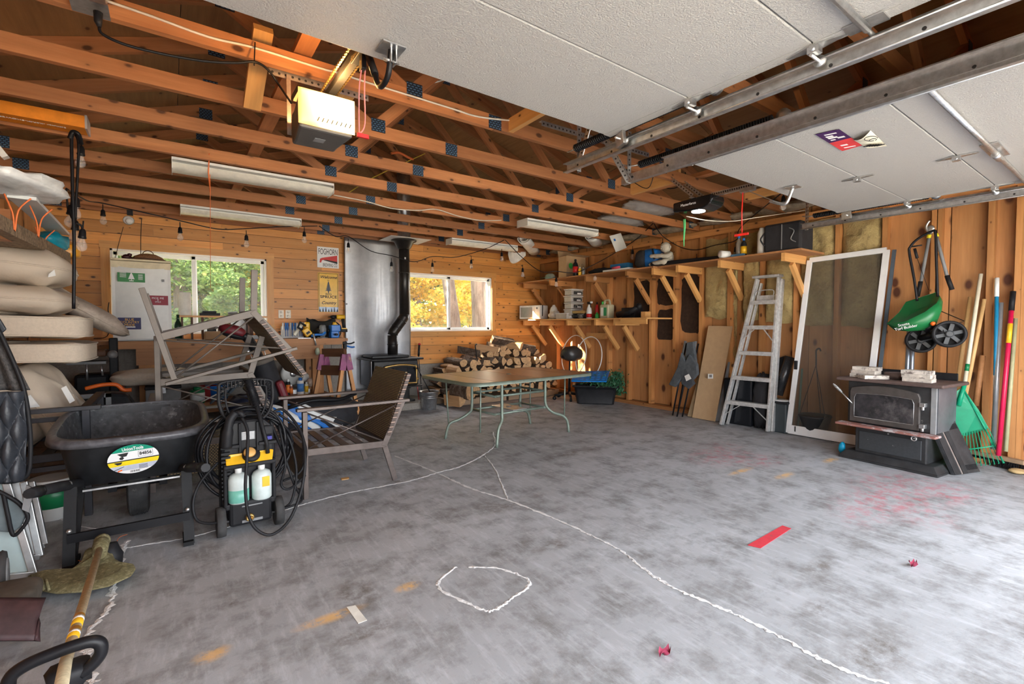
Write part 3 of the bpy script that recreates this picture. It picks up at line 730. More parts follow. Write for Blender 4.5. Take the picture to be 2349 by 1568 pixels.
part('vent_rib', g, M_BLACK, op2)
part('cross_strap', G().box(3.74, 3.98, 2.50, 2.53, 2.374, 2.378), M_STEEL, op2)
perf(op2, 'hanger_angle', (3.76, 2.52, 2.38), (3.74, 2.76, 2.60)); perf(op2, 'hanger_angle', (3.96, 2.52, 2.38), (3.94, 2.76, 2.60))
rl2 = thing('opener_rail', 'slim steel opener rail with belt under the far door', 'rail', (3.88, 1, 2.40))
part('rail', G().box(3.87, 3.90, -.4, 2.40, 2.375, 2.41), M_STEEL, rl2)
g = G(); 
for k in range(90): g.box(3.868, 3.87, 2.38-k*.02, 2.39-k*.02, 2.385, 2.40)
part('belt', g, M_BLACK, rl2, kind='stuff')
part('trolley', G().box(3.865, 3.905, 2.02, 2.14, 2.35, 2.38), M_STEEL, rl2)
part('curved_arm', G().bar((3.885, 2.07, 2.35), (3.885, 1.87, 2.23), .03, .005).tube(smooth([(3.885, 1.90, 2.235), (3.885, 1.80, 2.19), (3.885, 1.765, 2.21), (3.885, 1.73, 2.30)], 5), .013, 6), M_STEEL, rl2, label='curved steel door arm')
part('door_plate', G().box(3.84, 3.93, 1.68, 1.78, 2.300, 2.306), M_STEEL, rl2)
rc = thing('release_cord', 'red emergency release cord and handle hanging from the far opener rail', 'cord', (3.88, 2.12, 2.0))
part('cord', G().tube([(3.88, 2.12, 2.35), (3.88, 2.125, 2.18), (3.88, 2.12, 2.02)], .005, 6), mat('red_plastic', (.85, .03, .02), .4), rc)
part('handle', G().box(3.874, 3.886, 2.065, 2.185, 1.995, 2.015), _mc['red_plastic'], rc, bev=.004)
cp = P(1570, 492, X=4.0)
solo('ribbon', G().grid(lambda u, v: V((4.0+.004*math.sin(v*6), cp.y+.03*(u-.5)*(1-.75*v), 2.262-.26*v)), 3, 12), mat('green_ribbon', (.12, .62, .22), .6), 'bright green strip of tape hanging beneath the black opener', 'ribbon', sol=.001)

# ------------------------------------------------------------ strip lights
def striplight(p, L, W_, lab, wide=False):
    t = thing('strip_light', lab, 'light', p, 'unlit fluorescent fixtures'); x, y, z = p
    part('housing', G().box(x, x+L, y-W_/2, y+W_/2, z, z+.02).box(x, x+L, y-.04, y+.04, z-.03, z), M_WHITE, t)
    part('end_cap', G().box(x-.004, x, y-W_/2, y+W_/2, z-.07, z+.02), M_WHITE, t); part('end_cap', G().box(x+L, x+L+.004, y-W_/2, y+W_/2, z-.07, z+.02), M_WHITE, t)
    part('diffuser', G().grid(lambda u, v: V((x+L*v, y+(u-.5)*W_, z-.07+.045*abs(2*u-1)**3)), 10, 1), mat('milky_diffuser', (.80, .77, .68), .35), t)
    for s in (-.035, .035): part('tube_lamp', G().tube([(x+.02, y+s, z-.045), (x+L-.02, y+s, z-.045)], .013, 8), M_WHITE, t)
striplight((.04, 4.70, 2.545), 1.22, .22, 'white fluorescent fixture nearest the glowing opener, left side')
striplight((.12, 6.42, 2.545), 1.22, .2, 'white fluorescent fixture near the back wall above the large window')
striplight((3.58, 4.76, 2.545), 1.22, .22, 'white fluorescent fixture right of centre in front of the shelves')
striplight((3.46, 6.45, 2.545), 1.22, .2, 'white fluorescent fixture near the back wall right of the stove pipe')

# ------------------------------------------------------------ cables
CBW = mat('white_cable', (.72, .66, .55), .6)
def cable(pts, r, m, lab, name='cable', cat='cable', k=6): return solo(name, wire(pts, r, k), m, lab, cat)
y = 2.695
cable([P(px, py, Y=y) for px, py in ((245, 2), (350, 38), (480, 85), (585, 110), (740, 158), (770, 165))]+[P(px, py, Y=y) for px, py in ((840, 188), (960, 225), (1040, 250), (1100, 268), (1190, 278))], .006, CBW, 'white electrical cable stapled along the nearest full truss')
jb = thing('junction_box', 'galvanised outlet box on the truss at the top left', 'box', P(205, 15, Y=2.64))
a = P(168, -8, Y=2.66); b = P(246, 34, Y=2.66)
part('box', G().box(a.x, b.x, 2.60, 2.70, 2.565, 2.66), M_STEEL, jb, bev=.003); part('cover', G().box(a.x-.01, b.x+.008, 2.59, 2.71, 2.558, 2.565), M_STEEL, jb)
part('plug', G().tube([P(225, 28, Y=2.64), P(225, 50, Y=2.64), P(228, 62, Y=2.64)], [.016, .014, .007], 10), M_BLACK, jb)
cable([P(px, py, Y=2.66) for px, py in ((228, 58), (235, 78), (290, 103), (380, 125), (470, 140), (540, 144), (585, 142))]+[P(615, 160, Y=2.7), P(640, 195, Y=2.72), P(668, 236, Y=2.6)], .006, M_BLK2, 'black power cord sagging from the outlet box to the lit opener', 'extension_lead', 'cord')
cable([P(585, 97, Y=2.69), P(583, 150, Y=2.66)], .003, M_BLK2, 'black cable tie holding the power cord to the truss', 'cable_tie', 'tie')
cable([P(px, py, Y=3.9) for px, py in ((545, 10), (570, 45), (600, 80), (630, 108))], .005, CBW, 'thin white wire slanting down from the roof at the top')
cable([P(px, py, Y=2.75) for px, py in ((890, 183), (925, 195), (960, 196), (1000, 188), (1025, 180))], .005, CBW, 'thin white wire looping beneath the near door edge')
cable([P(px, py, Y=5.1) for px, py in ((765, 447), (840, 462), (900, 478), (960, 482), (1000, 480), (1050, 495), (1100, 505), (1150, 505))], .006, CBW, 'white cable leading right from the large strip light')
cable([P(px, py, Y=2.95) for px, py in ((1190, 278), (1240, 305), (1270, 315), (1290, 330))], .005, CBW, 'white cable end beside the perforated hanger')
cable([P(px, py, X=3.6) for px, py in ((1450, 415), (1475, 430), (1490, 428), (1500, 400))], .004, M_BLK2, 'thin black cord looped below the middle door track', 'cord', 'cord')
cable([P(px, py, X=4.3) for px, py in ((1480, 400), (1510, 425), (1545, 432), (1570, 415), (1572, 395))], .005, M_BLK2, 'black cord drooping toward the black opener', 'cord', 'cord')
cable([P(px, py, Y=2.5) for px, py in ((1575, 496), (1620, 505), (1680, 507), (1740, 498), (1850, 482))], .0035, CBW, 'thin pale cord running right from the black opener', 'cord', 'cord')
yel = mat('yellow_cord', (.7, .5, .05), .6)
cable([P(px, py, Y=5.4) for px, py in ((795, 445), (860, 405), (975, 352))], .006, yel, 'yellow rope slung between the trusses', 'rope', 'rope')
cable([P(px, py, Y=5.4) for px, py in ((897, 352), (915, 350), (935, 360), (948, 366))], .014, mat('orange_cord', (.85, .2, .05), .6), 'twisted orange extension cord on the trusses', 'cord', 'cord')
org = _mc['orange_cord']
t = thing('twine', 'orange twine tied round the truss and hanging to the window', 'twine', P(480, 352, Y=4.53))
part('strand', G().tube([P(480, 352, Y=4.53), P(478, 395, Y=4.6), P(482, 440, Y=4.7)], .005, 5).tube([P(482, 400, Y=4.6), P(483, 660, Y=5.3)], .002, 4), org, t)
# ------------------------------------------------------------ café string lights
BUL = thing('string_bulb', 'x', 'bulb', (0, 0, 0), 'string light bulbs')
part('socket', G().lathe([(.006, 0), (.012, -.005), (.018, -.02), (.020, -.05), (.023, -.06), (.019, -.066)], (0, 0, 0), (0, 0, 1), 14), M_BLK2, BUL)
gb = part('glass_bulb', G().lathe([(.013, -.063), (.015, -.075), (.027, -.10), (.030, -.118), (.024, -.137), (.010, -.148), (.001, -.150)], (0, 0, 0), (0, 0, 1), 16), mat('bulb_glass', (1, .95, .88), .03, var=0, alpha=.2), BUL)
part('filament', G().tube([(-.006, 0, -.07), (-.008, 0, -.115), (0, 0, -.105), (.008, 0, -.115), (.006, 0, -.07)], .0015, 4), M_BRASS, gb)
part('hanging_lead', G().tube([(0, 0, 0), (0, 0, .05)], .0045, 6), M_BLK2, BUL)
def on(px, py, Y): return P(px, py, Y=Y)
runs = []
# (pixel x, pixel y of socket top, depth Y)
spots = [(236, 480, 6.15, 'between the vertical cord bundle and the floodlight'), (413, 520, 6.2, 'above the left part of the large window'), (565, 538, 6.3, 'above the right part of the large window'), (698, 530, 6.4, 'left of the brewing sign'), (799, 556, 6.55, 'in front of the metal sheet at left'), (898, 600, 6.7, 'just left of the stove pipe'), (992, 602, 6.75, 'above the left of the small window'), (1081, 595, 6.6, 'above the right of the small window'), (1151, 578, 6.3, 'beneath the white ceiling strip right of the small window'), (1199, 614, 6.1, 'in front of the corner of the pine wall'),
 (1276, 636, 5.75, 'in front of the cardboard box shelf'), (1365, 622, 5.4, 'below the folded black cloth on the upper shelf'), (1451, 572, 4.75, 'left of the blue backpack'), (1520, 555, 4.3, 'in front of the grey statue'), (1598, 590, 3.9, 'below the sagging cord right of the statue'), (1688, 565, 3.2, 'beside the red release handle'), (1797, 448, 2.35, 'hanging right of the far opener arm')]
for i, (px, py, Y, lab) in enumerate(spots):
    dup(BUL, on(px, py, Y), (0, 0, random.uniform(0, 3)), 'clear string light bulb ' + lab)
for px, py, Y, lab in ((163, 470, 4.3, 'hanging leftmost in the vertical cord bundle'), (187, 334, 4.3, 'topmost in the vertical cord bundle under the orange box'), (176, 452, 4.32, 'in the middle of the vertical cord bundle'), (174, 505, 4.25, 'low in the vertical cord bundle, behind the cord'), (190, 524, 4.2, 'lowest and largest in the vertical cord bundle')):
    dup(BUL, on(px, py, Y), (.1, 0, 1), 'clear string light bulb ' + lab)
for o in list(BUL.children_recursive)+[BUL]: bpy.data.objects.remove(o)
top = lambda i: on(spots[i][0], spots[i][1]-14, spots[i][2])
w1 = [on(152, 432, 5.2), on(200, 460, 5.8), top(0), on(330, 487, 6.15), top(1), on(500, 525, 6.25), top(2), on(640, 520, 6.4), on(728, 518, 6.45)]
cable(w1, .006, M_BLK2, 'black string light cord sagging across the large window', 'light_cord', 'cord')
cable([on(732, 518, 6.45), on(770, 542, 6.5), top(4), on(850, 575, 6.6), top(5), on(950, 600, 6.7), top(6), on(1040, 590, 6.7), top(7), on(1120, 568, 6.4), on(1157, 550, 6.2)], .006, M_BLK2, 'black string light cord crossing the stove pipe', 'light_cord', 'cord')
cable([on(1159, 550, 6.2), top(9)+V((0, 0, .06)), on(1240, 622, 5.9), top(10)+V((0, 0, .0)), on(1320, 625, 5.6), top(11)+V((0, 0, .02)), on(1410, 580, 5.2), on(1460, 548, 4.8), on(1498, 512, 4.3)], .006, M_BLK2, 'black string light cord in front of the corner shelves', 'light_cord', 'cord')
cable([on(1500, 512, 4.3), top(13)-V((0, 0, .0)), on(1560, 566, 4.1), top(14)+V((0, 0, .02)), on(1640, 562, 3.6), top(15)+V((0, 0, .0)), on(1700, 520, 3.1), on(1790, 445, 2.4)], .006, M_BLK2, 'black string light cord near the statue and red handle', 'light_cord', 'cord')
cb_ = thing('cord_bundle', 'black cords hanging straight down from the truss at left', 'cord', (-.49, 4.25, 1.35))
part('cord', wire([on(166, 310, 4.2), on(164, 330, 4.2), on(167, 450, 4.2), on(170, 560, 4.2), on(169, 708, 4.2)], .010), M_BLK2, cb_)
part('cord', wire([on(172, 308, 4.25), on(180, 330, 4.25), on(178, 400, 4.25), on(174, 470, 4.25), on(173, 500, 4.25)], .008), M_BLK2, cb_)
part('cord', wire([on(152, 432, 4.3), on(154, 460, 4.3), on(156, 480, 4.3), on(165, 500, 4.25), on(172, 510, 4.2), on(185, 516, 4.2), on(190, 526, 4.2)], .006), M_BLK2, cb_)
part('cord', wire([on(160, 318, 4.2), on(167, 303, 4.2), on(180, 308, 4.2), on(186, 330, 4.25)], .014), M_BLK2, cb_)
fd = thing('floodlight', 'round floodlight clipped to the truss above the fridge', 'light', on(295, 505, 6.6))
part('shade', G().lathe([(.015, .05), (.042, .03), (.048, -.03), (.042, -.035)], on(296, 505, 6.6), (.15, 1, .2), 20), M_ALU, fd)
part('bulb', G().ball(on(296, 507, 6.57), .032, 14, 8), mat('bulb_white', (.8, .8, .78), .2), fd); part('clamp', G().cb(on(298, 488, 6.6), (.05, .06, .05)), M_BLACK, fd)
# ceiling storage
ob = thing('tile_trim_box', 'long orange carton of tile trim lying above the trusses at left', 'carton', (-.9, 4.4, 2.66))
a = P(-60, 290, Y=4.35); b = P(198, 335, Y=4.35)
part('carton', G().box(-1.2, b.x, 4.31, 4.47, 2.575, 2.655), mat('orange_card', (.88, .27, .015), .6), ob, bev=.002)
text('Schluter -KERDI-SHOWER-TT', .032, (-.72, 4.38, 2.5744), (-1, 0, 0), (0, 1, 0), M_WINK, ob, width=.36)
part('label', G().box(-1.05, -.91, 4.34, 4.40, 2.572, 2.5748), M_WHITE, ob, label='white label'); part('plastic_end', G().box(b.x, b.x+.012, 4.305, 4.475, 2.57, 2.66), M_CLEAR, ob)
solo('lumber_board', G().box(-1.2, -.42, 4.62, 4.82, 2.661, 2.685), mat('whitewash', (.62, .56, .48), .7), 'whitish board lying on the trusses beside the orange carton', 'board')
# bags and rolls on the right of the ceiling
PL = mat('clear_bag', (.80, .76, .70), .15, var=.1, alpha=.5)
for i, (px, py, Y, r, lab) in enumerate(((1425, 508, 4.72, (.42, .2, .07), 'clear plastic bag bulging over the truss above the shelves'), (1490, 478, 4.1, (.45, .22, .09), 'wrinkled plastic sheeting bundle left of the black opener'))):
    c = P(px, py, Y=Y); solo('plastic_bag', G().ball(c, r, 24, 14, .3, 3.5, i+2), PL, lab, 'bag')
def foamroll(p, q, r, lab):
    p = V(p); q = V(q); g = G(); d = (q-p).normalized(); u = V((0, 0, 1)); v = d.cross(u).normalized(); n = 40
    def fn(a, b):
        th = a*4.6*PI; rr = r*(.35+.65*a); return p.lerp(q, b)+u*(math.sin(th)*rr*.6)+v*(math.cos(th)*rr)
    solo('foam_roll', g.grid(fn, n, 4), mat('white_foam', (.78, .76, .72), .7), lab, 'roll', sol=.006)
foamroll((5.3, 5.3, 2.62), (5.75, 5.62, 2.60), .11, 'white foam roll poking over the trusses left of the hanging card')
foamroll((4.6, 6.1, 2.63), (5.45, 6.9, 2.60), .12, 'long white foam roll above the corner of the shelves')
c = P(1187, 590, Y=6.9)
solo('foam_sheet', G().grid(lambda u, v: V((c.x-.2+.4*u, c.y+.0+.12*math.sin(u*3), c.z+.12-.22*v*math.sin(PI*(.15+.75*u)))), 10, 6), _mc['white_foam'], 'curved white foam sheet sagging below the trusses by the corner', 'sheet', sol=.008)
cd = thing('paper_card', 'white printed card hanging from the truss above the shelves', 'card', P(1417, 556, Y=5))
part('card', G().prism([P(1398, 541, Y=5), P(1424, 534, Y=5), P(1438, 568, Y=5), P(1413, 578, Y=5)], (0, .004, 0)), M_WHITE, cd)
part('print', G().prism([P(1407, 548, Y=4.995), P(1411, 547, Y=4.995), P(1413, 552, Y=4.995), P(1409, 553, Y=4.995)], (0, -.002, 0)), M_BLUE, cd)
# ------------------------------------------------------------ workbench
wbn = thing('workbench', 'long timber workbench under the large window', 'workbench', (.7, 6.95, 0))
for k, (ya, yb_) in enumerate(((6.62, 6.80), (6.805, 6.99), (6.995, 7.18), (7.185, 7.33))):
    lumber('bench_plank', (-.72 if k > 0 else -.52, (ya+yb_)/2, 1.055), (1.98, (ya+yb_)/2, 1.055), yb_-ya, .038, W_BENCH, wbn)
lumber('front_edge', (-.50, 6.61, 1.035), (1.93, 6.61, 1.035), .04, .085, W_BENCH, wbn)
lumber('apron', (-.31, 6.66, .90), (1.62, 6.66, .90), .04, .18, W_BENCH, wbn)
for x in (-.22, 1.60): lumber('leg', (x, 6.72, .0), (x, 6.72, .99), .09, .14, W_STUD, wbn, up=(1, 0, 0))
for x in (-.22, 1.60): lumber('leg', (x, 7.22, .0), (x, 7.22, .99), .09, .09, W_STUD, wbn, up=(1, 0, 0))
lumber('lower_shelf', (-.3, 6.85, .33), (1.72, 6.85, .33), .5, .03, W_BENCH, wbn)
lumber('shelf_edge', (-.3, 6.60, .29), (1.72, 6.60, .29), .035, .12, W_BENCH, wbn)
lumber('back_board', (1.35, YB-.03, 1.10), (2.10, YB-.03, 1.10), .03, .10, W_BENCH, wbn)
BT = 1.077
# fridge
a = P(257, 700, Y=6.72); b = P(392, 700, Y=6.72); fx0, fx1 = a.x, P(393, 700, Y=6.72).x; fz1 = P(300, 598, Y=6.72).z
fr = thing('mini_fridge', 'small white fridge with stickers standing on the workbench', 'fridge', ((fx0+fx1)/2, 6.95, BT))
part('cabinet', G().box(fx0+.005, fx1-.005, 6.78, 7.25, BT, fz1), M_WHITE, fr, bev=.006)
part('top_panel', G().box(fx0-.005, fx1+.005, 6.70, 7.26, fz1, fz1+.022), mat('cream_plastic', (.72, .62, .42), .5), fr, bev=.005)
def doorp(u, v):
    return V((fx0+(fx1-fx0)*u, 6.745-.03*math.sin(PI*u), BT+.02+(fz1-BT-.10+.025*(abs(2*u-1)**2))*v))
part('door', G().grid(doorp, 16, 2).box(fx0, fx1, 6.74, 6.775, BT+.02, fz1-.07), M_WHITE, fr)
part('handle_strip', G().box(fx0, fx1, 6.735, 6.775, fz1-.075, fz1-.004), _mc['cream_plastic'], fr)
def sticker(px0, py0, px1, py1, col, nm, lab):
    a = P(px0, py0, Y=6.712); b = P(px1, py1, Y=6.712)
    s = part('sticker', G().box(a.x, b.x, 6.708, 6.7095, b.z, a.z), mat(nm, col, .5, var=.05), fr, label=lab); return s, a, b
s, a, b = sticker(269, 624, 333, 648, (.03, .23, .06), 'green_sticker', 'green sticker with a white tree')
cx = (a.x+b.x)/2; zz = b.z
g = G().prism([(cx-.028, 6.7075, zz+.032), (cx+.028, 6.7075, zz+.032), (cx+.012, 6.7075, zz+.08), (cx, 6.7075, zz+.107), (cx-.012, 6.7075, zz+.08)], (0, -.001, 0)).box(cx-.003, cx+.003, 6.706, 6.7075, zz+.02, zz+.032)
g.box(cx-.02, cx+.02, 6.706, 6.7075, zz+.01, zz+.018)
for k in range(7): g.box(a.x+.02, a.x+.075, 6.7065, 6.7075, zz+.05+k*.009, zz+.053+k*.009); g.box(b.x-.06, b.x-.02, 6.7065, 6.7075, zz+.03+k*.009, zz+.033+k*.009)
part('tree_print', g, M_WINK, s)
s, a, b = sticker(333, 677, 386, 700, (.30, .01, .03), 'red_sticker', 'dark red sticker with white print')
text('PICK ME', .03, ((a.x+b.x)/2+.01, 6.7065, a.z-.03), (1, 0, 0), (0, 0, 1), M_WINK, s, 'print'); text('&\nSMILE', .022, ((a.x+b.x)/2+.01, 6.7065, a.z-.06), (1, 0, 0), (0, 0, 1), M_WINK, s, 'print')
s, a, b = sticker(270, 728, 324, 755, (.01, .012, .10), 'blue_sticker', 'navy sticker with gold lettering')
for k, tx in enumerate(('BLUE', 'COUNTRY', 'PRIDE')): text(tx, .035, ((a.x+b.x)/2, 6.7065, a.z-.022-.03*k), (1, 0, 0), (0, 0, 1), M_YEL, s, 'print')
part('print', G().box((a.x+b.x)/2-.035, (a.x+b.x)/2+.05, 6.706, 6.7075, b.z+.02, b.z+.032), M_WINK, s)
c = P(370, 630, Y=6.71); part('maker_badge', G().lathe([(.001, 0), (.016, 0), (.02, .003), (.0, .006)], (0, 0, 0), (0, -1, 0), 20), M_STEEL, fr).matrix_local = Matrix.Translation(c-OFF['mini_fridge']) @ Matrix.Diagonal((2., 1, .8, 1))
c = P(374, 643, Y=6.71); part('small_label', G().box(c.x-.012, c.x+.012, 6.708, 6.712, c.z-.016, c.z+.012), M_GREY, fr)
c = P(340, 596, Y=6.82)
wbk = thing('wicker_lid', 'brown woven basket lid lying on top of the fridge', 'basket', (c.x, 6.9, fz1+.022))
part('lid', G().lathe([(.145, 0), (.158, .010), (.13, .045), (.07, .075), (.01, .085)], (c.x, 6.84, fz1+.022), (0, 0, 1), 24), mat('wicker', (.30, .15, .07), .8, var=.5, scale=60, bmp=.8), wbk)
part('rim_band', G().tube(arc((c.x, 6.84, fz1+.032), .155, 0, 2*PI, 24, (1, 0, 0), (0, 1, 0)), .009, 6).tube(arc((c.x, 6.84, fz1+.09), .05, 0, PI, 10, (1, 0, 0), (0, 0, 1)), .005, 6), W_DARK, wbk)
c = P(291, 594, Y=6.85); z0 = fz1+.023
solo('dark_ornament', G().ball((c.x, 6.85, z0+.03), (.045, .03, .03), 12, 8, .5, 4, 3).ball((c.x+.025, 6.85, z0+.055), (.02, .02, .022), 10, 6, .4, 4, 1), mat('maroon', (.06, .012, .015), .5), 'small dark red ornament on top of the fridge left of the basket lid', 'ornament')
# wires on the wall to the fridge
cable([on(325, 500, 7.3), on(323, 545, 7.3), on(323, 590, 7.1)], .004, M_BLK2, 'thin black wire hanging down to the basket lid', 'wire', 'wire')
cable([on(283, 520, 7.3), on(272, 560, 7.3), on(262, 600, 7.1)], .003, M_BLK2, 'thin dark wire slanting from the floodlight to the fridge', 'wire', 'wire')
cable([on(250, 693, 7.3), on(248, 712, 7.3), on(252, 730, 7.3), on(246, 770, 7.3), on(215, 776, 7.3)], .005, M_BLK2, 'tangled black wire beside the fridge', 'wire', 'wire')
# riser shelf with things
rz = P(500, 724, Y=7.05).z
ri = thing('riser_shelf', 'small wooden riser shelf on the bench before the window', 'shelf', (.40, 7.1, BT))
lumber('top_board', (.09, 7.1, rz-.01), (1.05, 7.1, rz-.01), .22, .02, W_TRIM, ri)
for x in (.12, .22, .33, .62, .83): lumber('upright', (x, 7.12, BT+.001), (x, 7.12, rz-.02), .02, .18, W_DARK, ri, up=(0, 1, 0))
c = P(425, 719, Y=7.0); pt = thing('paper_towel', 'white paper towel roll on the riser shelf against the window', 'paper towel', (c.x, 7.05, rz+.001))
part('roll', G().lathe([(.062, 0), (.065, .01), (.065, .27), (.062, .28), (.02, .28), (.02, .26)], (c.x, 7.05, rz+.001), (0, 0, 1), 28), mat('paper', (.78, .75, .68), .9, bmp=.2), pt)
part('core', G().lathe([(.018, 0), (.018, .281), (.015, .281)], (c.x, 7.05, rz+.001), (0, 0, 1), 14), M_CARD, pt)
c = P(409, 768, Y=6.85); bo = thing('wine_bottle', 'dark green wine bottle right of the fridge', 'bottle', (c.x, 6.85, BT))
part('bottle', G().lathe([(.03, 0), (.036, .01), (.036, .17), (.030, .20), (.015, .235), (.014, .29), (.016, .292), (.016, .30)], (c.x, 6.85, BT), (0, 0, 1), 18), mat('bottle_glass', (.008, .03, .015), .08), bo)
part('label', G().lathe([(.0365, .05), (.0365, .14)], (c.x, 6.85, BT), (0, 0, 1), 18), mat('label_dark', (.12, .02, .03), .6), bo)
cl = solo('small_clock', G().box(.30+.0, .52, 7.06, 7.12, rz+.001, rz+.035).box(.33, .48, 7.05, 7.11, rz+.035, rz+.06), M_BLACK, 'black low box on the riser shelf right of the window mullion', 'box', bev=.004)
solo('cable_coil', G().tube([V((.66+.05*math.cos(t*.5), 7.08+.04*math.sin(t*.5), rz+.012+.0015*t)) for t in range(26)], .009, 6), M_GREY, 'grey coiled cable on the right end of the riser shelf', 'cable')
# grinder and wrapped box
c = P(482, 748, Y=6.85); gr = thing('bench_grinder', 'silver angle tool with round guard on a wrapped parcel', 'tool', (c.x, 6.85, BT+.12))
px_ = thing('wrapped_parcel', 'brown parcel wrapped in clear tape on the bench', 'parcel', (c.x+.03, 6.83, BT))
part('box', G().box(c.x-.06, c.x+.2, 6.74, 6.92, BT, BT+.10), M_CARD, px_, bev=.01); part('tape', G().box(c.x-.062, c.x+.202, 6.78, 6.83, BT, BT+.102), mat('tape_clear', (.7, .55, .36), .2), px_)
part('disc', G().lathe([(.05, 0), (.055, .01), (.03, .03), (.012, .035)], (c.x, 6.80, BT+.165), (0, -1, .1), 20), M_ALU, gr)
part('body', G().tube([(c.x+.03, 6.83, BT+.15), (c.x+.1, 6.84, BT+.165), (c.x+.2, 6.86, BT+.17)], [.03, .026, .018], 12), M_ALU, gr); part('stand', G().box(c.x-.03, c.x+.06, 6.79, 6.88, BT+.101, BT+.125), M_BLACK, gr)
brd = thing('picture_board', 'white boards with dark frames leaning against the window', 'board', (.72, 7.2, BT))
part('board', G().box(.52, .86, 7.19, 7.21, BT, rz-.03), M_WHITE, brd); part('frame', G().box(.86, .90, 7.17, 7.22, BT, BT+.24).box(.50, .53, 7.17, 7.22, BT, BT+.2), W_DARK, brd)
t = thing('wooden_bin', 'open light wood bin on the bench at the right of the window', 'bin', (1.03, 7.05, BT))
for (a0, a1, b0, b1) in ((.92, 1.14, 6.98, 6.99), (.92, 1.14, 7.14, 7.15), (.92, .93, 6.99, 7.14), (1.13, 1.14, 6.99, 7.14)): part('side', G().box(a0, a1, b0, b1, BT, BT+.17), W_LIGHT, t)
solo('socket_tray', G().box(.82, 1.16, 6.70, 6.80, BT, BT+.05), M_GREY, 'grey flat tray of sockets at the bench edge under the window', 'tray', bev=.004)
solo('wood_offcut', G().box(-.10, .06, 6.66, 6.76, BT, BT+.02), W_LIGHT, 'pale wood offcut on the bench right of the fridge', 'offcut')
# outlets
for px, lab in ((645, 'left of two cream power outlets above the bench'), (661, 'right of two cream power outlets above the bench')):
    c = P(px, 720, Y=YB-.01); o = thing('power_outlet', lab, 'outlet', c)
    part('cover_plate', G().box(c.x-.035, c.x+.035, YB-.012, YB-.004, c.z-.057, c.z+.057), mat('cream_plate', (.80, .74, .62), .4), o, bev=.002)
    for dz in (-.026, .026):
        part('socket', G().lathe([(.016, 0), (.016, .004), (.001, .004)], (c.x, YB-.012, c.z+dz), (0, -1, 0), 16), _mc['cream_plate'], o)
        part('slots', G().box(c.x-.007, c.x-.005, YB-.018, YB-.0155, c.z+dz-.002, c.z+dz+.008).box(c.x+.005, c.x+.007, YB-.018, YB-.0155, c.z+dz-.002, c.z+dz+.008), M_INK, o)
# screwdriver rack
rk = thing('screwdriver_rack', 'rack of blue and white handled screwdrivers under the outlets', 'tool rack', (1.38, 7.15, BT))
part('rack', G().box(1.24, 1.52, 7.10, 7.20, BT, BT+.02).box(1.24, 1.52, 7.17, 7.19, BT+.02, BT+.16), M_WHITE, rk)
for k in range(9):
    x = 1.255+.03*k; part('screwdriver', G().lathe([(.004, 0), (.004, .08), (.008, .09), (.012, .11), (.012, .17), (.009, .19)], (x, 7.12-.02*(k % 2), BT+.02), (0, 0, 1), 10), (M_BLUE if k % 3 else M_WHITE), rk)
# jigsaw, clamp, tool bag, router, vise, drill
def rot(ax, a, c): return Matrix.Translation(c) @ Matrix.Rotation(a, 4, ax) @ Matrix.Translation(-V(c))
jg = thing('jigsaw', 'yellow jigsaw lying on the bench with a white base', 'power tool', (1.50, 6.75, BT))
T = rot('Y', -.6, (1.50, 6.75, BT+.03))
part('body', G(T).box(1.47, 1.56, 6.71, 6.79, BT+.03, BT+.14), M_YEL, jg, bev=.012); part('handle', G(T).tube([(1.48, 6.75, BT+.14), (1.46, 6.75, BT+.2), (1.52, 6.75, BT+.24), (1.55, 6.75, BT+.16)], .015, 8), M_BLACK, jg)
part('base_plate', G().box(1.36, 1.52, 6.70, 6.78, BT, BT+.008), M_ALU, jg); part('label', G(T).box(1.49, 1.54, 6.705, 6.71, BT+.06, BT+.09), M_INK, jg)
solo('fluorescent_pole_saw', G().bar((1.34, 6.85, BT+.04), (1.46, 6.85, BT+.21), .04, .04), mat('offwhite', (.72, .68, .55), .4), 'pale plastic tool handle leaning behind the jigsaw', 'tool', bev=.01)
tb = thing('tool_bag', 'black and yellow open tool bag on the bench', 'tool bag', (1.72, 7.05, BT))
def bagf(u, v):
    a = 2*PI*u; r = 1-.12*v+.08*math.sin(3*a+v*3); return V((1.73+.21*math.cos(a)*r, 7.06+.11*math.sin(a)*r, BT+.25*v+.03*math.cos(2*a)*v))
part('body', G().grid(bagf, 30, 6), mat('black_canvas', (.018, .017, .015), .8, bmp=.5), tb, sol=.006)
part('flap', G().grid(lambda u, v: V((1.54+.38*u, 6.97+.16*v, BT+.235+.025*math.sin(u*9)*(1-v))), 12, 4), _mc['black_canvas'], tb, sol=.006)
part('yellow_pocket', G().box(1.50, 1.57, 6.95, 7.05, BT+.06, BT+.22).box(1.87, 1.93, 6.95, 7.03, BT+.08, BT+.22), M_YEL, tb, bev=.02, label='yellow side pockets')
part('strap', wire([(1.93, 7.0, BT+.22), (1.98, 6.95, BT+.15), (1.96, 6.93, BT+.03), (1.90, 6.95, BT+.02)], .008), M_BLACK, tb)
solo('blue_clamp', G().tube(smooth([(1.52, 6.68, BT+.03), (1.58, 6.67, BT+.05), (1.66, 6.67, BT+.05), (1.70, 6.68, BT+.08)], 4), .016, 8), M_BLUE, 'bright blue hand clamp on the bench beside the jigsaw', 'clamp')
ro = thing('router', 'black and grey router in the middle of the bench tools', 'power tool', (1.70, 6.78, BT))
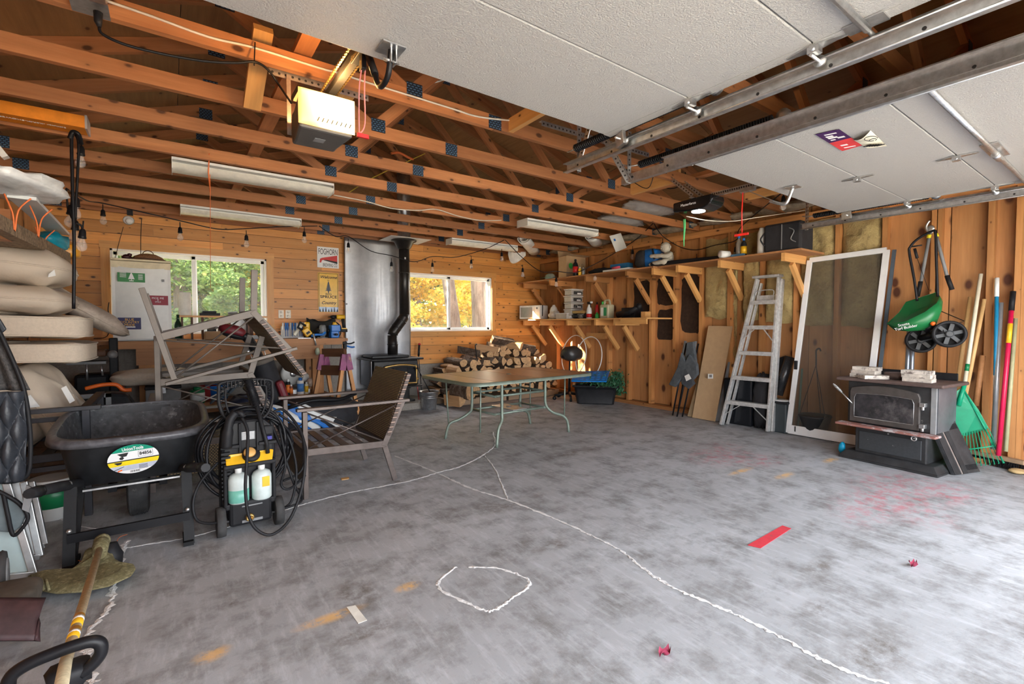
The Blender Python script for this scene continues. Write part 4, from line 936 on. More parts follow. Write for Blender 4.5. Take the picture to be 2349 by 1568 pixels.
part('motor', G().lathe([(.03, .03), (.045, .05), (.05, .12), (.04, .17), (.02, .18)], (1.69, 6.78, BT), (0, 0, 1), 16), M_GREY, ro); part('base', G().lathe([(.07, 0), (.07, .01), (.03, .012), (.03, .03)], (1.69, 6.78, BT), (0, 0, 1), 18), M_ALU, ro); part('knob', G().ball((1.62, 6.75, BT+.10), .026, 10, 8).ball((1.76, 6.75, BT+.10), .026, 10, 8), M_BLK2, ro)
vi = thing('vise', 'blue bench vise with a long silver handle over the bench edge', 'vise', (1.80, 6.70, BT))
part('body', G().box(1.77, 1.88, 6.66, 6.80, BT+.001, BT+.18), M_BLUE, vi, bev=.015); part('jaw', G().box(1.765, 1.885, 6.62, 6.655, BT+.09, BT+.18), M_BLUE, vi, bev=.01); part('screw', G().tube([(1.82, 6.66, BT+.05), (1.82, 6.56, BT+.05)], .016, 10), M_BLACK, vi)
part('handle', G().tube([P(719, 765, Y=6.56), P(725, 792, Y=6.56)], .011, 8), M_ALU, vi, label='silver vise handle')
fd2 = P(728, 805, Y=6.56); solo('spray_nozzle', G().lathe([(.012, -.05), (.028, -.03), (.03, 0), (.022, .03), (.012, .045)], fd2, (0, 0, 1), 14), mat('pale_green', (.55, .62, .45), .3), 'pale glass insulator hanging below the vise handle', 'ornament')
dr = thing('cordless_drill', 'yellow and black cordless drill standing on its battery', 'power tool', (2.02, 7.1, BT+.08))
z = BT+.075
part('motor_body', G().lathe([(.03, 0), (.034, .02), (.034, .10), (.028, .12)], (2.08, 7.1, z+.22), (-1, 0, 0), 14), M_YEL, dr); part('chuck', G().lathe([(.026, .12), (.024, .17), (.016, .20), (.005, .205), (.005, .23)], (2.08, 7.1, z+.22), (-1, 0, 0), 14), M_BLK2, dr)
part('handle', G().tube([(2.05, 7.1, z+.20), (2.06, 7.1, z+.12), (2.075, 7.1, z+.04)], [.024, .02, .024], 10), M_BLACK, dr); part('battery', G().box(1.99, 2.11, 7.06, 7.14, z, z+.045), M_BLACK, dr, bev=.006); part('battery_band', G().box(2.0, 2.10, 7.058, 7.142, z+.045, z+.06), M_YEL, dr)
cq = thing('bar_clamp', 'blue handled bar clamp gripping the right end of the bench', 'clamp', (1.95, 6.62, .8))
part('jaw', G().box(1.90, 1.96, 6.58, 6.62, .99, 1.03).box(1.91, 1.95, 6.56, 6.62, .93, 1.0), M_BLACK, cq, bev=.006); part('bar', G().box(1.925, 1.94, 6.585, 6.595, .70, 1.02), M_STEEL, cq)
part('trigger', G().tube(smooth([(1.95, 6.59, .97), (2.02, 6.59, .95), (2.06, 6.59, .955)], 4), .012, 8), M_BLUE, cq, label='blue trigger'); part('grip', G().tube(smooth([(1.95, 6.59, 1.0), (2.01, 6.59, 1.0), (2.06, 6.59, 1.02)], 4), .01, 8), M_BLACK, cq)
# signs on the wall
a = P(727, 563, Y=YB-.01); b = P(777, 613, Y=YB-.01)
sg = thing('brewery_sign', 'white tin brewery sign with a big red horn on the pine wall', 'sign', ((a.x+b.x)/2, YB-.01, b.z))
Y0 = YB-.012; cx = (a.x+b.x)/2; x0, x1, z0, z1 = a.x, b.x, b.z-.02, a.z-.01
part('panel', G().box(x0, x1, Y0-.004, Y0, z0, z1), M_WINK, sg); w_ = x1-x0; hh = z1-z0; yq = Y0-.0052
text('FOGHORN', .12, (cx, yq, z0+hh*.76), (1, 0, 0), (0, 0, 1), M_INK, sg, width=w_*.88, ext=.0004)
text('BREWING CO.', .07, (cx+.03, yq, z0+hh*.13), (1, 0, 0), (0, 0, 1), M_INK, sg, width=w_*.68, ext=.0004)
part('red_horn', G().prism([(x0+w_*t, yq, z0+hh*s) for t, s in ((.1, .24), (.18, .24), (.21, .34), (.27, .37), (.93, .25), (.93, .63), (.22, .47), (.13, .42))], (0, -.0006, 0)), M_RED, sg)
part('horn_shadow', G().prism([(x0+w_*t, yq-.0008, z0+hh*s) for t, s in ((.27, .36), (.93, .22), (.93, .32), (.6, .36), (.4, .39))], (0, -.0004, 0)), M_INK, sg)
a = P(729, 624, Y=YB-.01); b = P(777, 716, Y=YB-.01); x0, x1, z0, z1 = a.x, b.x, b.z, a.z; w_ = x1-x0; hh = z1-z0; cx = (x0+x1)/2
sg = thing('welcome_sign', 'yellow tin welcome sign with a dark spruce tree print', 'sign', (cx, YB-.01, z0))
part('panel', G().box(x0, x1, Y0-.004, Y0, z0, z1), mat('sign_yellow', (.82, .47, .02), .3, var=.15, scale=5), sg)
g = G(); 
for (t0, t1, s0, s1) in ((.03, .97, .975, .985), (.03, .05, .02, .985), (.95, .97, .02, .985)): g.box(x0+w_*t0, x0+w_*t1, yq-.0004, yq, z0+hh*s0, z0+hh*s1)
part('border_line', g, M_INK, sg)
text('Welcome', .06, (cx, yq, z0+hh*.885), (1, 0, 0), (0, 0, 1), M_INK, sg, width=w_*.8, shear=.35, bold=.001); text('to', .03, (cx, yq, z0+hh*.81), (1, 0, 0), (0, 0, 1), M_INK, sg)
text('BIG', .045, (cx, yq, z0+hh*.455), (1, 0, 0), (0, 0, 1), M_INK, sg, width=w_*.28); text('SPRUCE', .055, (cx, yq, z0+hh*.385), (1, 0, 0), (0, 0, 1), M_INK, sg, width=w_*.82, bold=.001)
text('Country', .06, (cx, yq, z0+hh*.235), (1, 0, 0), (0, 0, 1), M_INK, sg, width=w_*.72, shear=.35, bold=.001)
tr = [(0, .79)]
for k in range(6): r = .035+.022*k; zq = .76-.042*k; tr += [(r, zq-.012), (r*.45, zq-.002)]
tr += [(.02, .52), (.02, .48)]
pl = [(cx+t*w_*2.2/2, yq, z0+hh*s) for t, s in tr]+[(cx-t*w_*2.2/2, yq, z0+hh*s) for t, s in reversed(tr[1:])]
part('spruce_print', G().prism(pl, (0, -.0005, 0)), mat('slate', (.06, .07, .09), .5), sg)
g = G(); 
part('snow_strip', G().box(x0+.006, x1-.006, yq-.0004, yq, z0+.004, z0+hh*.13), mat('pale_blue', (.55, .68, .85), .4), sg)
for k in range(7): xx = x0+w_*(.08+.14*k); g.prism([(xx-.015, yq-.0006, z0+.004), (xx+.015, yq-.0006, z0+.004), (xx, yq-.0006, z0+hh*(.09+.03*(k % 3)))], (0, -.0004, 0))
part('tree_row_print', g, _mc['slate'], sg)

# ------------------------------------------------------------ under the bench
tbx = thing('tool_box', 'dark grey metal tool chest under the left of the bench', 'tool chest', (.02, 6.3, 0))
a = P(333, 895, Y=6.1); b = P(416, 925, Y=6.1)
part('chest', G().box(a.x, b.x, 6.1, 6.45, 0, a.z), M_GREY, tbx, bev=.01); part('lid', G().box(a.x-.005, b.x+.005, 6.09, 6.46, a.z, a.z+.035), M_BLACK, tbx, bev=.008); part('latch', G().box((a.x+b.x)/2-.02, (a.x+b.x)/2+.02, 6.083, 6.09, a.z-.04, a.z+.02), M_STEEL, tbx)
zt = a.z+.036
pil = thing('pillow', 'beige pillow slumped on the grey tool chest', 'pillow', ((a.x+b.x)/2-.05, 6.25, zt))
part('pillow', G().ball(((a.x+b.x)/2-.06, 6.28, zt+.085), (.36, .2, .085), 28, 14, .18, 2.5, 4, .75), M_BEIGE, pil); part('piping', G().tube([((a.x+b.x)/2-.06+.355*math.cos(t*.3), 6.28+.195*math.sin(t*.3), zt+.08+.01*math.sin(t)) for t in range(21)], .006, 6, True), M_BEIGE, pil)
c = P(255, 885, Y=6.6); rb = thing('red_case', 'bright red metal case under the bench left of the pillow', 'case', (c.x, 6.7, 0))
part('case', G().box(c.x-.1, c.x+.1, 6.55, 6.8, 0, P(255, 862, Y=6.55).z), M_RED, rb, bev=.008); part('handle', G().tube([(c.x-.04, 6.54, .4), (c.x-.04, 6.52, .4), (c.x+.04, 6.52, .4), (c.x+.04, 6.54, .4)], .006, 6), M_BLACK, rb)
# snow blower / log splitter like machine behind the cushions
mc_ = thing('garden_machine', 'black outdoor power machine with chrome levers behind the cushions', 'machine', (-.55, 6.5, 0))
c = P(215, 830, Y=6.4)
part('engine_block', G().box(c.x-.16, c.x+.12, 6.4, 6.7, .28, .75), M_BLK2, mc_, bev=.03); part('top_shroud', G().box(c.x-.16, c.x+.10, 6.38, 6.68, .93, 1.0), W_DARK, mc_, bev=.02)
part('chute', G().box(c.x+.12, c.x+.19, 6.4, 6.48, .35, 1.12), M_BLACK, mc_, bev=.01); part('chute_cap', G().lathe([(.04, 0), (.045, .02), (.03, .05), (.01, .06)], (c.x+.15, 6.40, .95), (0, -1, 0), 16), M_GREY, mc_)
part('lever', G().tube([(c.x-.05, 6.36, .88), (c.x-.05, 6.36, .70)], .01, 8), M_ALU, mc_); part('lever', G().tube([(c.x+.06, 6.36, .84), (c.x+.07, 6.36, .74)], .01, 8), M_ALU, mc_); part('wheel', G().lathe([(.03, 0), (.14, 0), (.16, .03), (.16, .07), (.14, .10), (.03, .10)], (c.x-.05, 6.3, .16), (1, 0, 0), 20), M_RUBBER, mc_)
part('shelf_plate', G().box(c.x-.2, c.x+.1, 6.34, 6.6, .86, .885), M_GREY, mc_)
oh = thing('orange_handled_tool', 'garden tool with an orange loop handle beside the cushions', 'tool', (-.42, 5.6, 0))
c = P(250, 893, Y=5.6)
part('handle', G().tube(smooth([V((c.x-.16, 5.6, c.z+.02)), V((c.x-.05, 5.6, c.z+.045)), V((c.x+.05, 5.6, c.z+.04)), V((c.x+.10, 5.6, c.z-.01)), V((c.x+.16, 5.6, c.z-.015))], 5), .018, 8), M_ORG, oh, label='orange handle')
part('body', G().prism([(c.x-.05, 5.55, 0), (c.x+.40, 5.55, 0), (c.x+.32, 5.55, .25), (c.x+.12, 5.55, c.z-.04), (c.x-.05, 5.55, c.z-.02)], (0, .2, 0)), M_BLACK, oh, bev=.03)
# clutter on the lower bench shelf and the floor
SH = .346
ms = thing('miter_saw', 'white and grey circular mitre saw on the lower bench shelf', 'power tool', (1.32, 6.85, SH))
part('base', G().box(1.18, 1.50, 6.68, 6.95, SH, SH+.07), M_ALU, ms, bev=.01); part('blade_guard', G().lathe([(.02, -.03), (.13, -.03), (.15, -.01), (.15, .03), (.13, .05), (.02, .05)], (1.30, 6.80, SH+.27), (.2, -1, 0), 28), mat('light_grey', (.50, .50, .47), .4), ms)
part('hub', G().lathe([(.05, 0), (.045, .02), (.01, .022)], (1.305, 6.755, SH+.27), (.2, -1, 0), 16), M_STEEL, ms); part('motor', G().lathe([(.05, 0), (.06, .02), (.06, .12), (.04, .14)], (1.38, 6.86, SH+.2), (1, .2, 0), 16), M_WHITE, ms); part('arm', G().tube([(1.28, 6.88, SH+.1), (1.22, 6.85, SH+.25), (1.2, 6.82, SH+.36)], .022, 8), M_BLACK, ms)
def can(px, py, Y, r, h, m1, m2, lab, zb=SH, capm=None, cat='can'):
    c = P(px, py, Y=Y); t = thing('can' if cat == 'can' else 'bottle', lab, cat, (c.x, Y, zb))
    part('body', G().lathe([(r*.95, 0), (r, .004), (r, h*.8), (r*.9, h*.84)], (c.x, Y, zb), (0, 0, 1), 18), m1, t)
    part('label_band', G().lathe([(r*1.01, h*.18), (r*1.01, h*.66)], (c.x, Y, zb), (0, 0, 1), 18), m2, t)
    part('cap', G().lathe([(r*.5, h*.84), (r*.55, h*.86), (r*.5, h), (r*.4, h)], (c.x, Y, zb), (0, 0, 1), 14), capm or M_WHITE, t)
can(661, 880, 6.66, .026, .21, M_BLACK, mat('lab_orange', (.8, .2, .03), .5), 'tall bottle with orange label at the shelf edge', cat='bottle')
can(668, 885, 6.64, .022, .14, mat('lab_brown', (.2, .06, .03), .5), _mc['lab_orange'], 'short dark bottle with orange label at the shelf edge', cat='bottle')
can(689, 880, 6.66, .042, .22, M_WHITE, mat('lab_blue', (.08, .25, .6), .5), 'white spray can with blue label on the lower shelf', capm=M_BLUE)
can(703, 885, 6.66, .024, .16, _mc['cream_plastic'], M_YEL, 'small cream bottle with yellow label by the bench leg', cat='bottle')
can(452, 880, 6.6, .075, .19, M_GRN, M_WHITE, 'green paint can on the lower bench shelf', capm=M_GRN)
for k, (px, r, lab, mm) in enumerate(((500, .13, 'blue plastic basin on the lower bench shelf', M_BLUE), (475, .10, 'dark red plastic tub on the lower bench shelf', mat('dull_red', (.32, .03, .03), .5)))):
    c = P(px, 878, Y=6.8); solo('plastic_tub', G().lathe([(r*.8, 0), (r, .16), (r*1.05, .17), (r*.95, .17), (r*.75, .02)], (c.x, 6.85, SH+.001), (0, 0, 1), 22), mm, lab, 'tub')
c = P(680, 850, Y=6.8); solo('respirator', G().ball((1.52, 6.75, SH+.14), (.05, .05, .06), 12, 8, .3).ball((1.50, 6.70, SH+.14), (.025, .02, .025), 10, 6).ball((1.55, 6.70, SH+.14), (.025, .02, .025), 10, 6), mat('mask', (.6, .45, .35), .6), 'pinkish respirator mask behind the bottles on the lower shelf', 'mask')
# hockey bags
M_BAG = mat('bag_black', (.018, .018, .022), .75, var=.3, bmp=.6, scale=10)
hb = thing('sports_bag', 'large black sports bag with blue and white stripes on the floor', 'bag', (1.35, 5.8, 0))
part('bag', G().ball((1.38, 5.95, .19), (.52, .26, .19), 30, 14, .22, 2.2, 8, .7), M_BAG, hb)
def stripe(o, m_, nm): part('stripe', G().grid(lambda u, v: V((1.0+o+.5*u, 5.70-.05*math.sin(u*3)+.02*v, .34-.26*u+(.05+.02*math.sin(u*8))*(v-.5)*2)), 14, 3), m_, hb, label=nm, sol=.012)
stripe(0, M_BLUE, 'blue stripe'); stripe(.13, M_WHITE, 'white stripe'); stripe(-.12, M_WHITE, 'white stripe'); stripe(-.2, M_BLUE, 'blue stripe')
part('shoulder_strap', wire([(.92, 5.75, .3), (1.1, 5.66, .36), (1.3, 5.68, .40), (1.6, 5.72, .38), (1.82, 5.8, .42)], .022, 5, 8), M_BLK2, hb)
sb = thing('backpack', 'navy backpack with light piping behind the pressure washer', 'bag', (.82, 5.9, 0))
part('bag', G().ball((.72, 6.05, .24), (.24, .18, .24), 22, 14, .15, 2, 3, .6), mat('navy_nylon', (.008, .014, .04), .6), sb); part('piping', G().tube(arc((.72, 5.86, .24), .17, 0, 2*PI, 24, (1, 0, 0), (0, 0, 1)), .006, 6), M_WHITE, sb); part('front_pocket', G().ball((.72, 5.9, .17), (.16, .06, .12), 16, 10, .1, 2, 5, .6), M_BLUE, sb, label='blue front pocket')
for k in range(3):
    c = P(500+18*k, 905-8*k, Y=5.9); t = thing('sports_shoe', 'grey blue sandal hanging in the pile under the bench, %s' % ('leftmost', 'middle one', 'rightmost')[k], 'shoe', c)
    T = Matrix.Translation(c) @ Matrix.Rotation(-.9, 4, 'Y'); part('sole', G(T).ball((0, 0, 0), (.12, .045, .018), 18, 8, 0, 1, 0, .8), mat('slate_rubber', (.10, .14, .17), .7), t); part('strap', G(T).tube(arc((.03, 0, .01), .04, 0, PI, 10, (0, 1, 0), (0, 0, 1)), .009, 6), M_BLACK, t)
# golf bag with headcover
gb_ = thing('golf_bag', 'black golf bag with irons and a maroon headcover', 'golf bag', (1.0, 6.2, 0))
p0, p1 = V((1.12, 6.25, .02)), V((.86, 6.22, .83)); dd = (p1-p0)
part('bag_body', G().lathe([(.11, 0), (.13, .02), (.125, dd.length*.5), (.13, dd.length-.03), (.125, dd.length)], p0, dd, 22), M_BAG, gb_); part('side_pocket', G().bar(p0.lerp(p1, .25)+V((.08, -.11, 0)), p0.lerp(p1, .72)+V((.08, -.11, 0)), .14, .09), mat('maroon_leather', (.17, .012, .02), .45), gb_, bev=.03, label='maroon pocket')
part('collar', G().lathe([(.12, 0), (.14, .01), (.14, .05), (.12, .06)], p0.lerp(p1, .97), dd, 22), mat('cuff', (.14, .12, .10), .6), gb_)
for k in range(5):
    q = p1+V((-.08+.035*k, -.05+.02*(k % 2), -.02)); e = q+V((-.05, 0, .13+.02*k)); part('iron', G().tube([q, e], .005, 6).ball(e+V((-.02, 0, .01)), (.04, .012, .022), 10, 6), M_ALU, gb_)
hc = P(533, 762, Y=6.1); T = Matrix.Translation(hc) @ Matrix.Rotation(.3, 4, 'Y'); part('headcover', G(T).ball((0, 0, .02), (.14, .07, .065), 22, 12, .08, 2, 1, .9), _mc['maroon_leather'], gb_, label='maroon headcover')
part('headcover_trim', G(T).ball((.02, 0, -.03), (.13, .066, .035), 20, 8), M_BLACK, gb_); part('headcover_sock', G().tube(smooth([hc+V((.10, 0, -.03)), hc+V((.17, .02, -.1)), p1+V((.0, 0, 0))], 4), [.05]*8+[.03], 10), M_BLK2, gb_)
# ladder section lying under the bench front
# sawhorse by the stove
sh = thing('step_trestle', 'wooden A-frame trestle with purple painted top brackets', 'trestle', (1.85, 6.0, 0))
M_PUR = mat('purple_paint', (.22, .03, .12), .5, var=.3, col2=(.4, .18, .1), c2=(.6, .7))
ap = [P(742, 812, Y=6.2), P(792, 812, Y=5.9)]
for i, (q, fl_) in enumerate(zip(ap, ((.28, -.30), (.30, -.28)))):
    for s in fl_: 
        foot = V((q.x+(s*.55), q.y+(.05 if i == 0 else -.02), .02)); lumber('leg', q+V((s*.05, 0, -.01)), foot, .06, .04, W_STUD, sh, up=(1, 0, 0))
        part('bracket', G().bar(q+V((s*.05, -.012, .0)), q.lerp(foot, .22)+V((s*.04, -.012, 0)), .062, .07), M_PUR, sh)
lumber('top_rail', ap[0]+V((0, 0, .02)), ap[1]+V((0, 0, .02)), .05, .10, W_DARK, sh)
a_, b_ = ap[0].lerp(V((ap[0].x-.15, ap[0].y, 0)), .22), ap[1].lerp(V((ap[1].x-.15, ap[1].y, 0)), .22); lumber('cross_rail', a_, b_, .04, .12, W_DARK, sh)
# ------------------------------------------------------------ patio chairs
def wicker_mat(nm, cA, cB, dk, sx=26, sz=40, plane='yz'):
    m, nt, bs = nodes(nm); tc = N(nt, 'TexCoord'); sp = N(nt, 'SeparateXYZ'); nt.links.new(tc.outputs['Object'], sp.inputs[0]); cb = N(nt, 'CombineXYZ')
    nt.links.new(sp.outputs['xyz'.index(plane[0])], cb.inputs[0]); nt.links.new(sp.outputs['xyz'.index(plane[1])], cb.inputs[1])
    br = N(nt, 'TexBrick'); br.inputs['Scale'].default_value = 1; br.inputs['Color1'].default_value = c4(cA); br.inputs['Color2'].default_value = c4(cB); br.inputs['Mortar'].default_value = c4(dk)
    br.inputs['Brick Width'].default_value = 1/sx; br.inputs['Row Height'].default_value = 1/sz; br.inputs['Mortar Size'].default_value = .0055; br.inputs['Mortar Smooth'].default_value = .6
    nt.links.new(cb.outputs[0], br.inputs['Vector']); nt.links.new(br.outputs[0], bs.inputs['Base Color']); bs.inputs['Roughness'].default_value = .45
    b = N(nt, 'Bump'); b.inputs['Strength'].default_value = 1; b.inputs['Distance'].default_value = .004; b.invert = True; nt.links.new(br.outputs['Fac'], b.inputs['Height']); nt.links.new(b.outputs[0], bs.inputs['Normal']); return m
WK = wicker_mat('wicker_weave', (.62, .43, .19), (.46, .30, .13), (.035, .022, .012), 48, 80)
WK2 = wicker_mat('wicker_edge', (.36, .25, .20), (.24, .15, .11), (.06, .035, .025), 8, 55)
def chair(T, label, fm, back=True, apron=True):
    T = T.copy(); Ti = T.inverted()
    o = thing('patio_chair', label, 'chair', (0, 0, 0)); o.matrix_world = T
    W_ = .75
    for y in (.02, W_-.02):
        part('front_post', G().box(-.012, .022, y-.02, y+.02, 0, .63), fm, o, bev=.003)
        part('seat_rail', G().bar((0, y, .335), (.60, y, .315), .022, .05), fm, o, bev=.003)
        if back: part('back_post', G().bar((.585, y, .30), (.755, y, .66), .045, .027, (0, 1, 0)), fm, o, bev=.003)
        part('rear_leg', G().bar((.585, y, .33), (.68, y, .012), .043, .018, (0, 1, 0)), fm, o, bev=.003)
        part('armrest', G().bar((-.05, y, .645), (.80, y, .645), .05, .022), fm, o, bev=.003)
        part('cross_rod', G().tube([(.02, y, .36), (.71, y, .62)], .006, 8), fm, o); part('cross_rod', G().tube([(.02, y, .62), (.58, y, .34)], .006, 8), fm, o)
        if back: part('edge_weave', G().bar((.62, y, .38), (.80, y, .86), .03, .045, (0, 1, 0)), WK2, o)
    part('front_rail', G().box(-.01, .02, .04, W_-.04, .31, .36), fm, o); part('rear_rail', G().box(.585, .605, .04, W_-.04, .29, .34), fm, o)
    if apron: part('front_apron', G().box(-.008, .008, .04, W_-.04, .10, .31), WK, o)
    for k in range(5): part('seat_slat', G().box(.06+.11*k, .115+.11*k, .03, W_-.03, .338-.003*k, .346-.003*k), fm, o)
    part('seat_support', G().box(.03, .58, W_/2-.012, W_/2+.012, .30, .325), fm, o)
    if back: part('woven_back', G().prism([(.61, .03, .34), (.795, .03, .87), (.78, .03, .875), (.592, .03, .345)], (0, W_-.06, 0)), WK, o, label='brown woven back panel')
    return o
chair(Matrix.Translation((.765, 3.60, 0)), 'upright woven-back patio chair facing left beside the pressure washer', M_BRONZE)
def basis(o, x, y, z): return Matrix.Translation(o) @ Matrix((V(x), V(y), V(z))).transposed().to_4x4()
chair(basis((.60, 4.42, 0), (0, 1, 0), (-1, 0, 0), (0, 0, 1)), 'lowest patio chair of the pile, standing upright behind the wheelbarrow', M_BRONZE, back=False)
chair(basis((-.09, 5.27, 1.17), (1.06, 0, 0), (0, -1.06, 0), (0, 0, -1.06)), 'upside down patio chair in the middle of the pile', M_TAUPE, apron=False)
a15 = math.radians(14.9)
KS = 1.06
chair(basis((-.160, 4.945, 1.507), (KS*math.cos(a15), 0, KS*math.sin(a15)), (0, -KS, 0), (KS*math.sin(a15), 0, -KS*math.cos(a15))), 'tilted upside down patio chair on top of the pile, legs in the air', M_TAUPE, apron=False)

# ------------------------------------------------------------ cushions on a dark chair at the left
def pillow(T, sx, sy, sz, seed, amp=.03, e=.35):
    """soft boxy cushion, edges pinched"""
    def sgnp(t, p): return math.copysign(abs(t)**p, t)
    g = G(T); n, m = 40, 20; vs = []
    for j in range(m+1):
        th = PI*j/m-PI/2
        for k in range(n):
            ph = 2*PI*k/n; cx_, sy_ = sgnp(math.cos(ph), .45), sgnp(math.sin(ph), .45); cz = sgnp(math.sin(th), e*1.6); rr = abs(math.cos(th))**e
            p = V((cx_*rr*sx, sy_*rr*sy, cz*sz*(1-.30*max(abs(cx_), abs(sy_))**4)))
            w_ = 1+amp*noise.noise(V((p.x*7, p.y*7, p.z*9+seed)))*3; p.z *= w_; p.x *= 1+amp*.5*noise.noise(p*6+V((seed, 0, 0)))
            vs.append(p)
    fs = [(j*n+k, j*n+(k+1) % n, (j+1)*n+(k+1) % n, (j+1)*n+k) for j in range(m) for k in range(n)]
    return g.add(vs, fs, True)
def seam(T, sx, sy, z, r=.006):
    def sgnp(t, p): return math.copysign(abs(t)**p, t)
    return G(T).tube([(sgnp(math.cos(2*PI*k/36), .45)*sx*1.005, sgnp(math.sin(2*PI*k/36), .45)*sy*1.005, z) for k in range(36)], r, 6, True)
def cushion(c, sx, sy, sz, rx, ry, rz_, seed, lab, boxy=False, m=None, tagp=None):
    T = Matrix.Translation(c) @ Matrix.Rotation(rz_, 4, 'Z') @ Matrix.Rotation(ry, 4, 'Y') @ Matrix.Rotation(rx, 4, 'X')
    t = thing('seat_cushion' if boxy else 'back_cushion', lab, 'cushion', c)
    if boxy:
        part('cushion', pillow(T, sx, sy, sz, seed, .012, .12), m or M_BEIGE, t)
        part('piping', seam(T, sx, sy, sz*.62), m or M_BEIGE, t); part('piping', seam(T, sx, sy, -sz*.62), m or M_BEIGE, t)
    else:
        part('cushion', pillow(T, sx, sy, sz, seed, .05, .55), m or mat('beige_pillow', (.62, .525, .415), .95, var=.05, scale=5, bmp=1.), t); part('piping', seam(T, sx, sy, 0, .007), m or M_BEIGE, t)
    if tagp: part('care_tag', G().prism([P(x, y, Y=tagp[0]) for x, y in tagp[1:]], (0, -.002, 0)), M_WHITE, t)
    return t
# stacked, viewed along their sides
cushion(V((-.86, 4.72, 1.66)), .30, .34, .17, 0, .10, 0, 1, 'topmost beige cushion of the tall stack', tagp=(4.36, (112, 628), (125, 618), (128, 632), (110, 636)))
cushion(V((-.86, 4.70, 1.43)), .30, .34, .125, 0, .06, 0, 2, 'beige scatter cushion second from the top of the stack')
cushion(V((-.815, 4.78, 1.245)), .335, .36, .10, 0, .03, .05, 3, 'thick boxy beige seat cushion, the upper of two in the stack', True)
cushion(V((-.81, 4.76, 1.065)), .34, .36, .09, 0, .02, -.03, 4, 'boxy beige seat cushion, the lower of two in the stack', True)
cushion(V((-.70, 4.78, .68)), .33, .30, .15, .1, 1.05, 0, 5, 'beige cushion leaning diagonally under the stack beside its twin', tagp=(4.42, (140, 890), (152, 884), (172, 918), (160, 925)))
cushion(V((-.90, 4.66, .68)), .27, .30, .14, .1, 1.05, 0, 6, 'leftmost leaning beige cushion, half behind the quilted fabric', tagp=(4.3, (55, 912), (70, 905), (92, 932), (60, 936)))
cushion(V((-.66, 5.25, 1.42)), .44, .34, .10, 0, .60, .1, 7, 'striped brown and cream cushion drooping over the stack', m=wood('striped_fabric', (.62, .53, .44), (.36, .29, .23), kn=0, axis=1, objvar=0, rough=.95))
cushion(V((-.95, 4.55, .30)), .22, .2, .12, 0, 1.2, 0, 9, 'beige cushion down at floor level behind the dark chair frame')
# dark metal chair frame that holds them
df = thing('patio_loveseat', 'dark metal chair frame holding the beige cushions', 'chair', (-.8, 4.4, 0))
M_DKF = mat('dark_frame', (.045, .045, .052), .4, .4)
z1_ = P(232, 932, Y=4.15).z
for (y, zz) in ((4.15, z1_), (4.17, z1_-.06)):
    part('armrest', G().bar((-1.18, y, zz), (P(232, 932, Y=y).x if y == 4.15 else -.52, y, zz), .05, .028), M_DKF, df, bev=.003)
part('seat_rail', G().bar((-1.18, 4.2, .40), (-.44, 4.2, .40), .03, .05), M_DKF, df, bev=.003); part('lower_rail', G().bar((-1.18, 4.2, .33), (-.44, 4.2, .33), .03, .03), M_DKF, df)
for x, y in ((-.46, 4.15), (-.46, 4.95), (-1.17, 4.15), (-1.17, 4.95)): part('leg', G().box(x-.02, x+.02, y-.02, y+.02, 0, z1_), M_DKF, df, bev=.003)
part('back_rail', G().box(-1.17, -.46, 4.94, 4.97, .38, .44), M_DKF, df); 
for k in range(5): part('seat_slat', G().box(-1.15+.15*k, -1.09+.15*k, 4.2, 4.95, .40, .41), M_DKF, df)
part('arm_side', G().bar((-.46, 4.15, z1_), (-.46, 4.97, z1_), .05, .028), M_DKF, df)
# a second dark frame just behind
df2 = thing('metal_side_frame', 'grey square-tube frame standing behind the cushions', 'frame', (-.4, 5.3, 0))
c = P(255, 905, Y=5.3); part('tube_frame', G().bar((c.x-.3, 5.3, c.z), (c.x, 5.3, c.z), .035, .035).bar((c.x-.0175, 5.3, c.z+.017), (c.x-.0175, 5.3, 0), .035, .035).bar((c.x-.28, 5.3, c.z), (c.x-.28, 5.3, 0), .035, .035), M_GREY, df2)
# wall storage rack at far left with boards
M_CORR = mat('corrugated_edge', (.26, .18, .11), .9, var=.5, scale=40, bmp=.8)
A0 = V((-1.22, 3.6, 2.10))
for i, (p, q, h, w_, m_, lab) in enumerate((
    (P(-120, 478, Y=3.4), P(120, 590, Y=5.3), .08, .22, M_CORR, 'thick stack of corrugated cardboard tied with orange twine'),
    (P(-90, 520, Y=3.5), P(85, 570, Y=5.1), .035, .10, W_CHORD, 'rough timber batten under the cardboard stack'),
    (P(50, 452, Y=3.9), P(137, 535, Y=5.4), .02, .12, M_WHITE, 'long white trim board above the cardboard stack'))):
    solo('storage_board', G().bar(p, q, w_, h), m_, lab, 'board')
solo('plastic_wrap', G().ball(P(30, 425, Y=3.9), (.22, .35, .055), 24, 12, .5, 4, 3), mat('white_plastic', (.78, .79, .78), .25, var=.15, bmp=.4), 'crumpled white plastic wrap on top of the cardboard stack', 'plastic wrap')
for k, (px, py) in enumerate(((30, 490), (85, 510), (95, 555))):
    c = P(px, py, Y=3.6+.5*k); solo('twine_loop', G().tube(smooth([c+V((-.03, 0, .1)), c+V((.0, -.01, -.0)), c+V((.004, 0, -.09)), c+V((.02, 0, .02)), c+V((.07, 0, .09))], 4), .004, 5), org, 'orange twine hanging at the left rack, %s strand' % ('nearest', 'middle', 'farthest')[k], 'twine')
solo('tarp_bundle', G().ball(P(118, 555, Y=5.1), (.10, .2, .07), 16, 10, .5, 3, 5), mat('cyan_tarp', (.01, .30, .42), .35, bmp=.4), 'folded turquoise tarp at the end of the left rack', 'tarp')
solo('yellow_jug', G().ball(P(140, 575, Y=5.6), (.13, .1, .06), 12, 8, 0, 1, 0, .4), mat('amber_plastic', (.80, .36, .03), .35), 'amber plastic jug lying at the end of the left rack', 'jug')
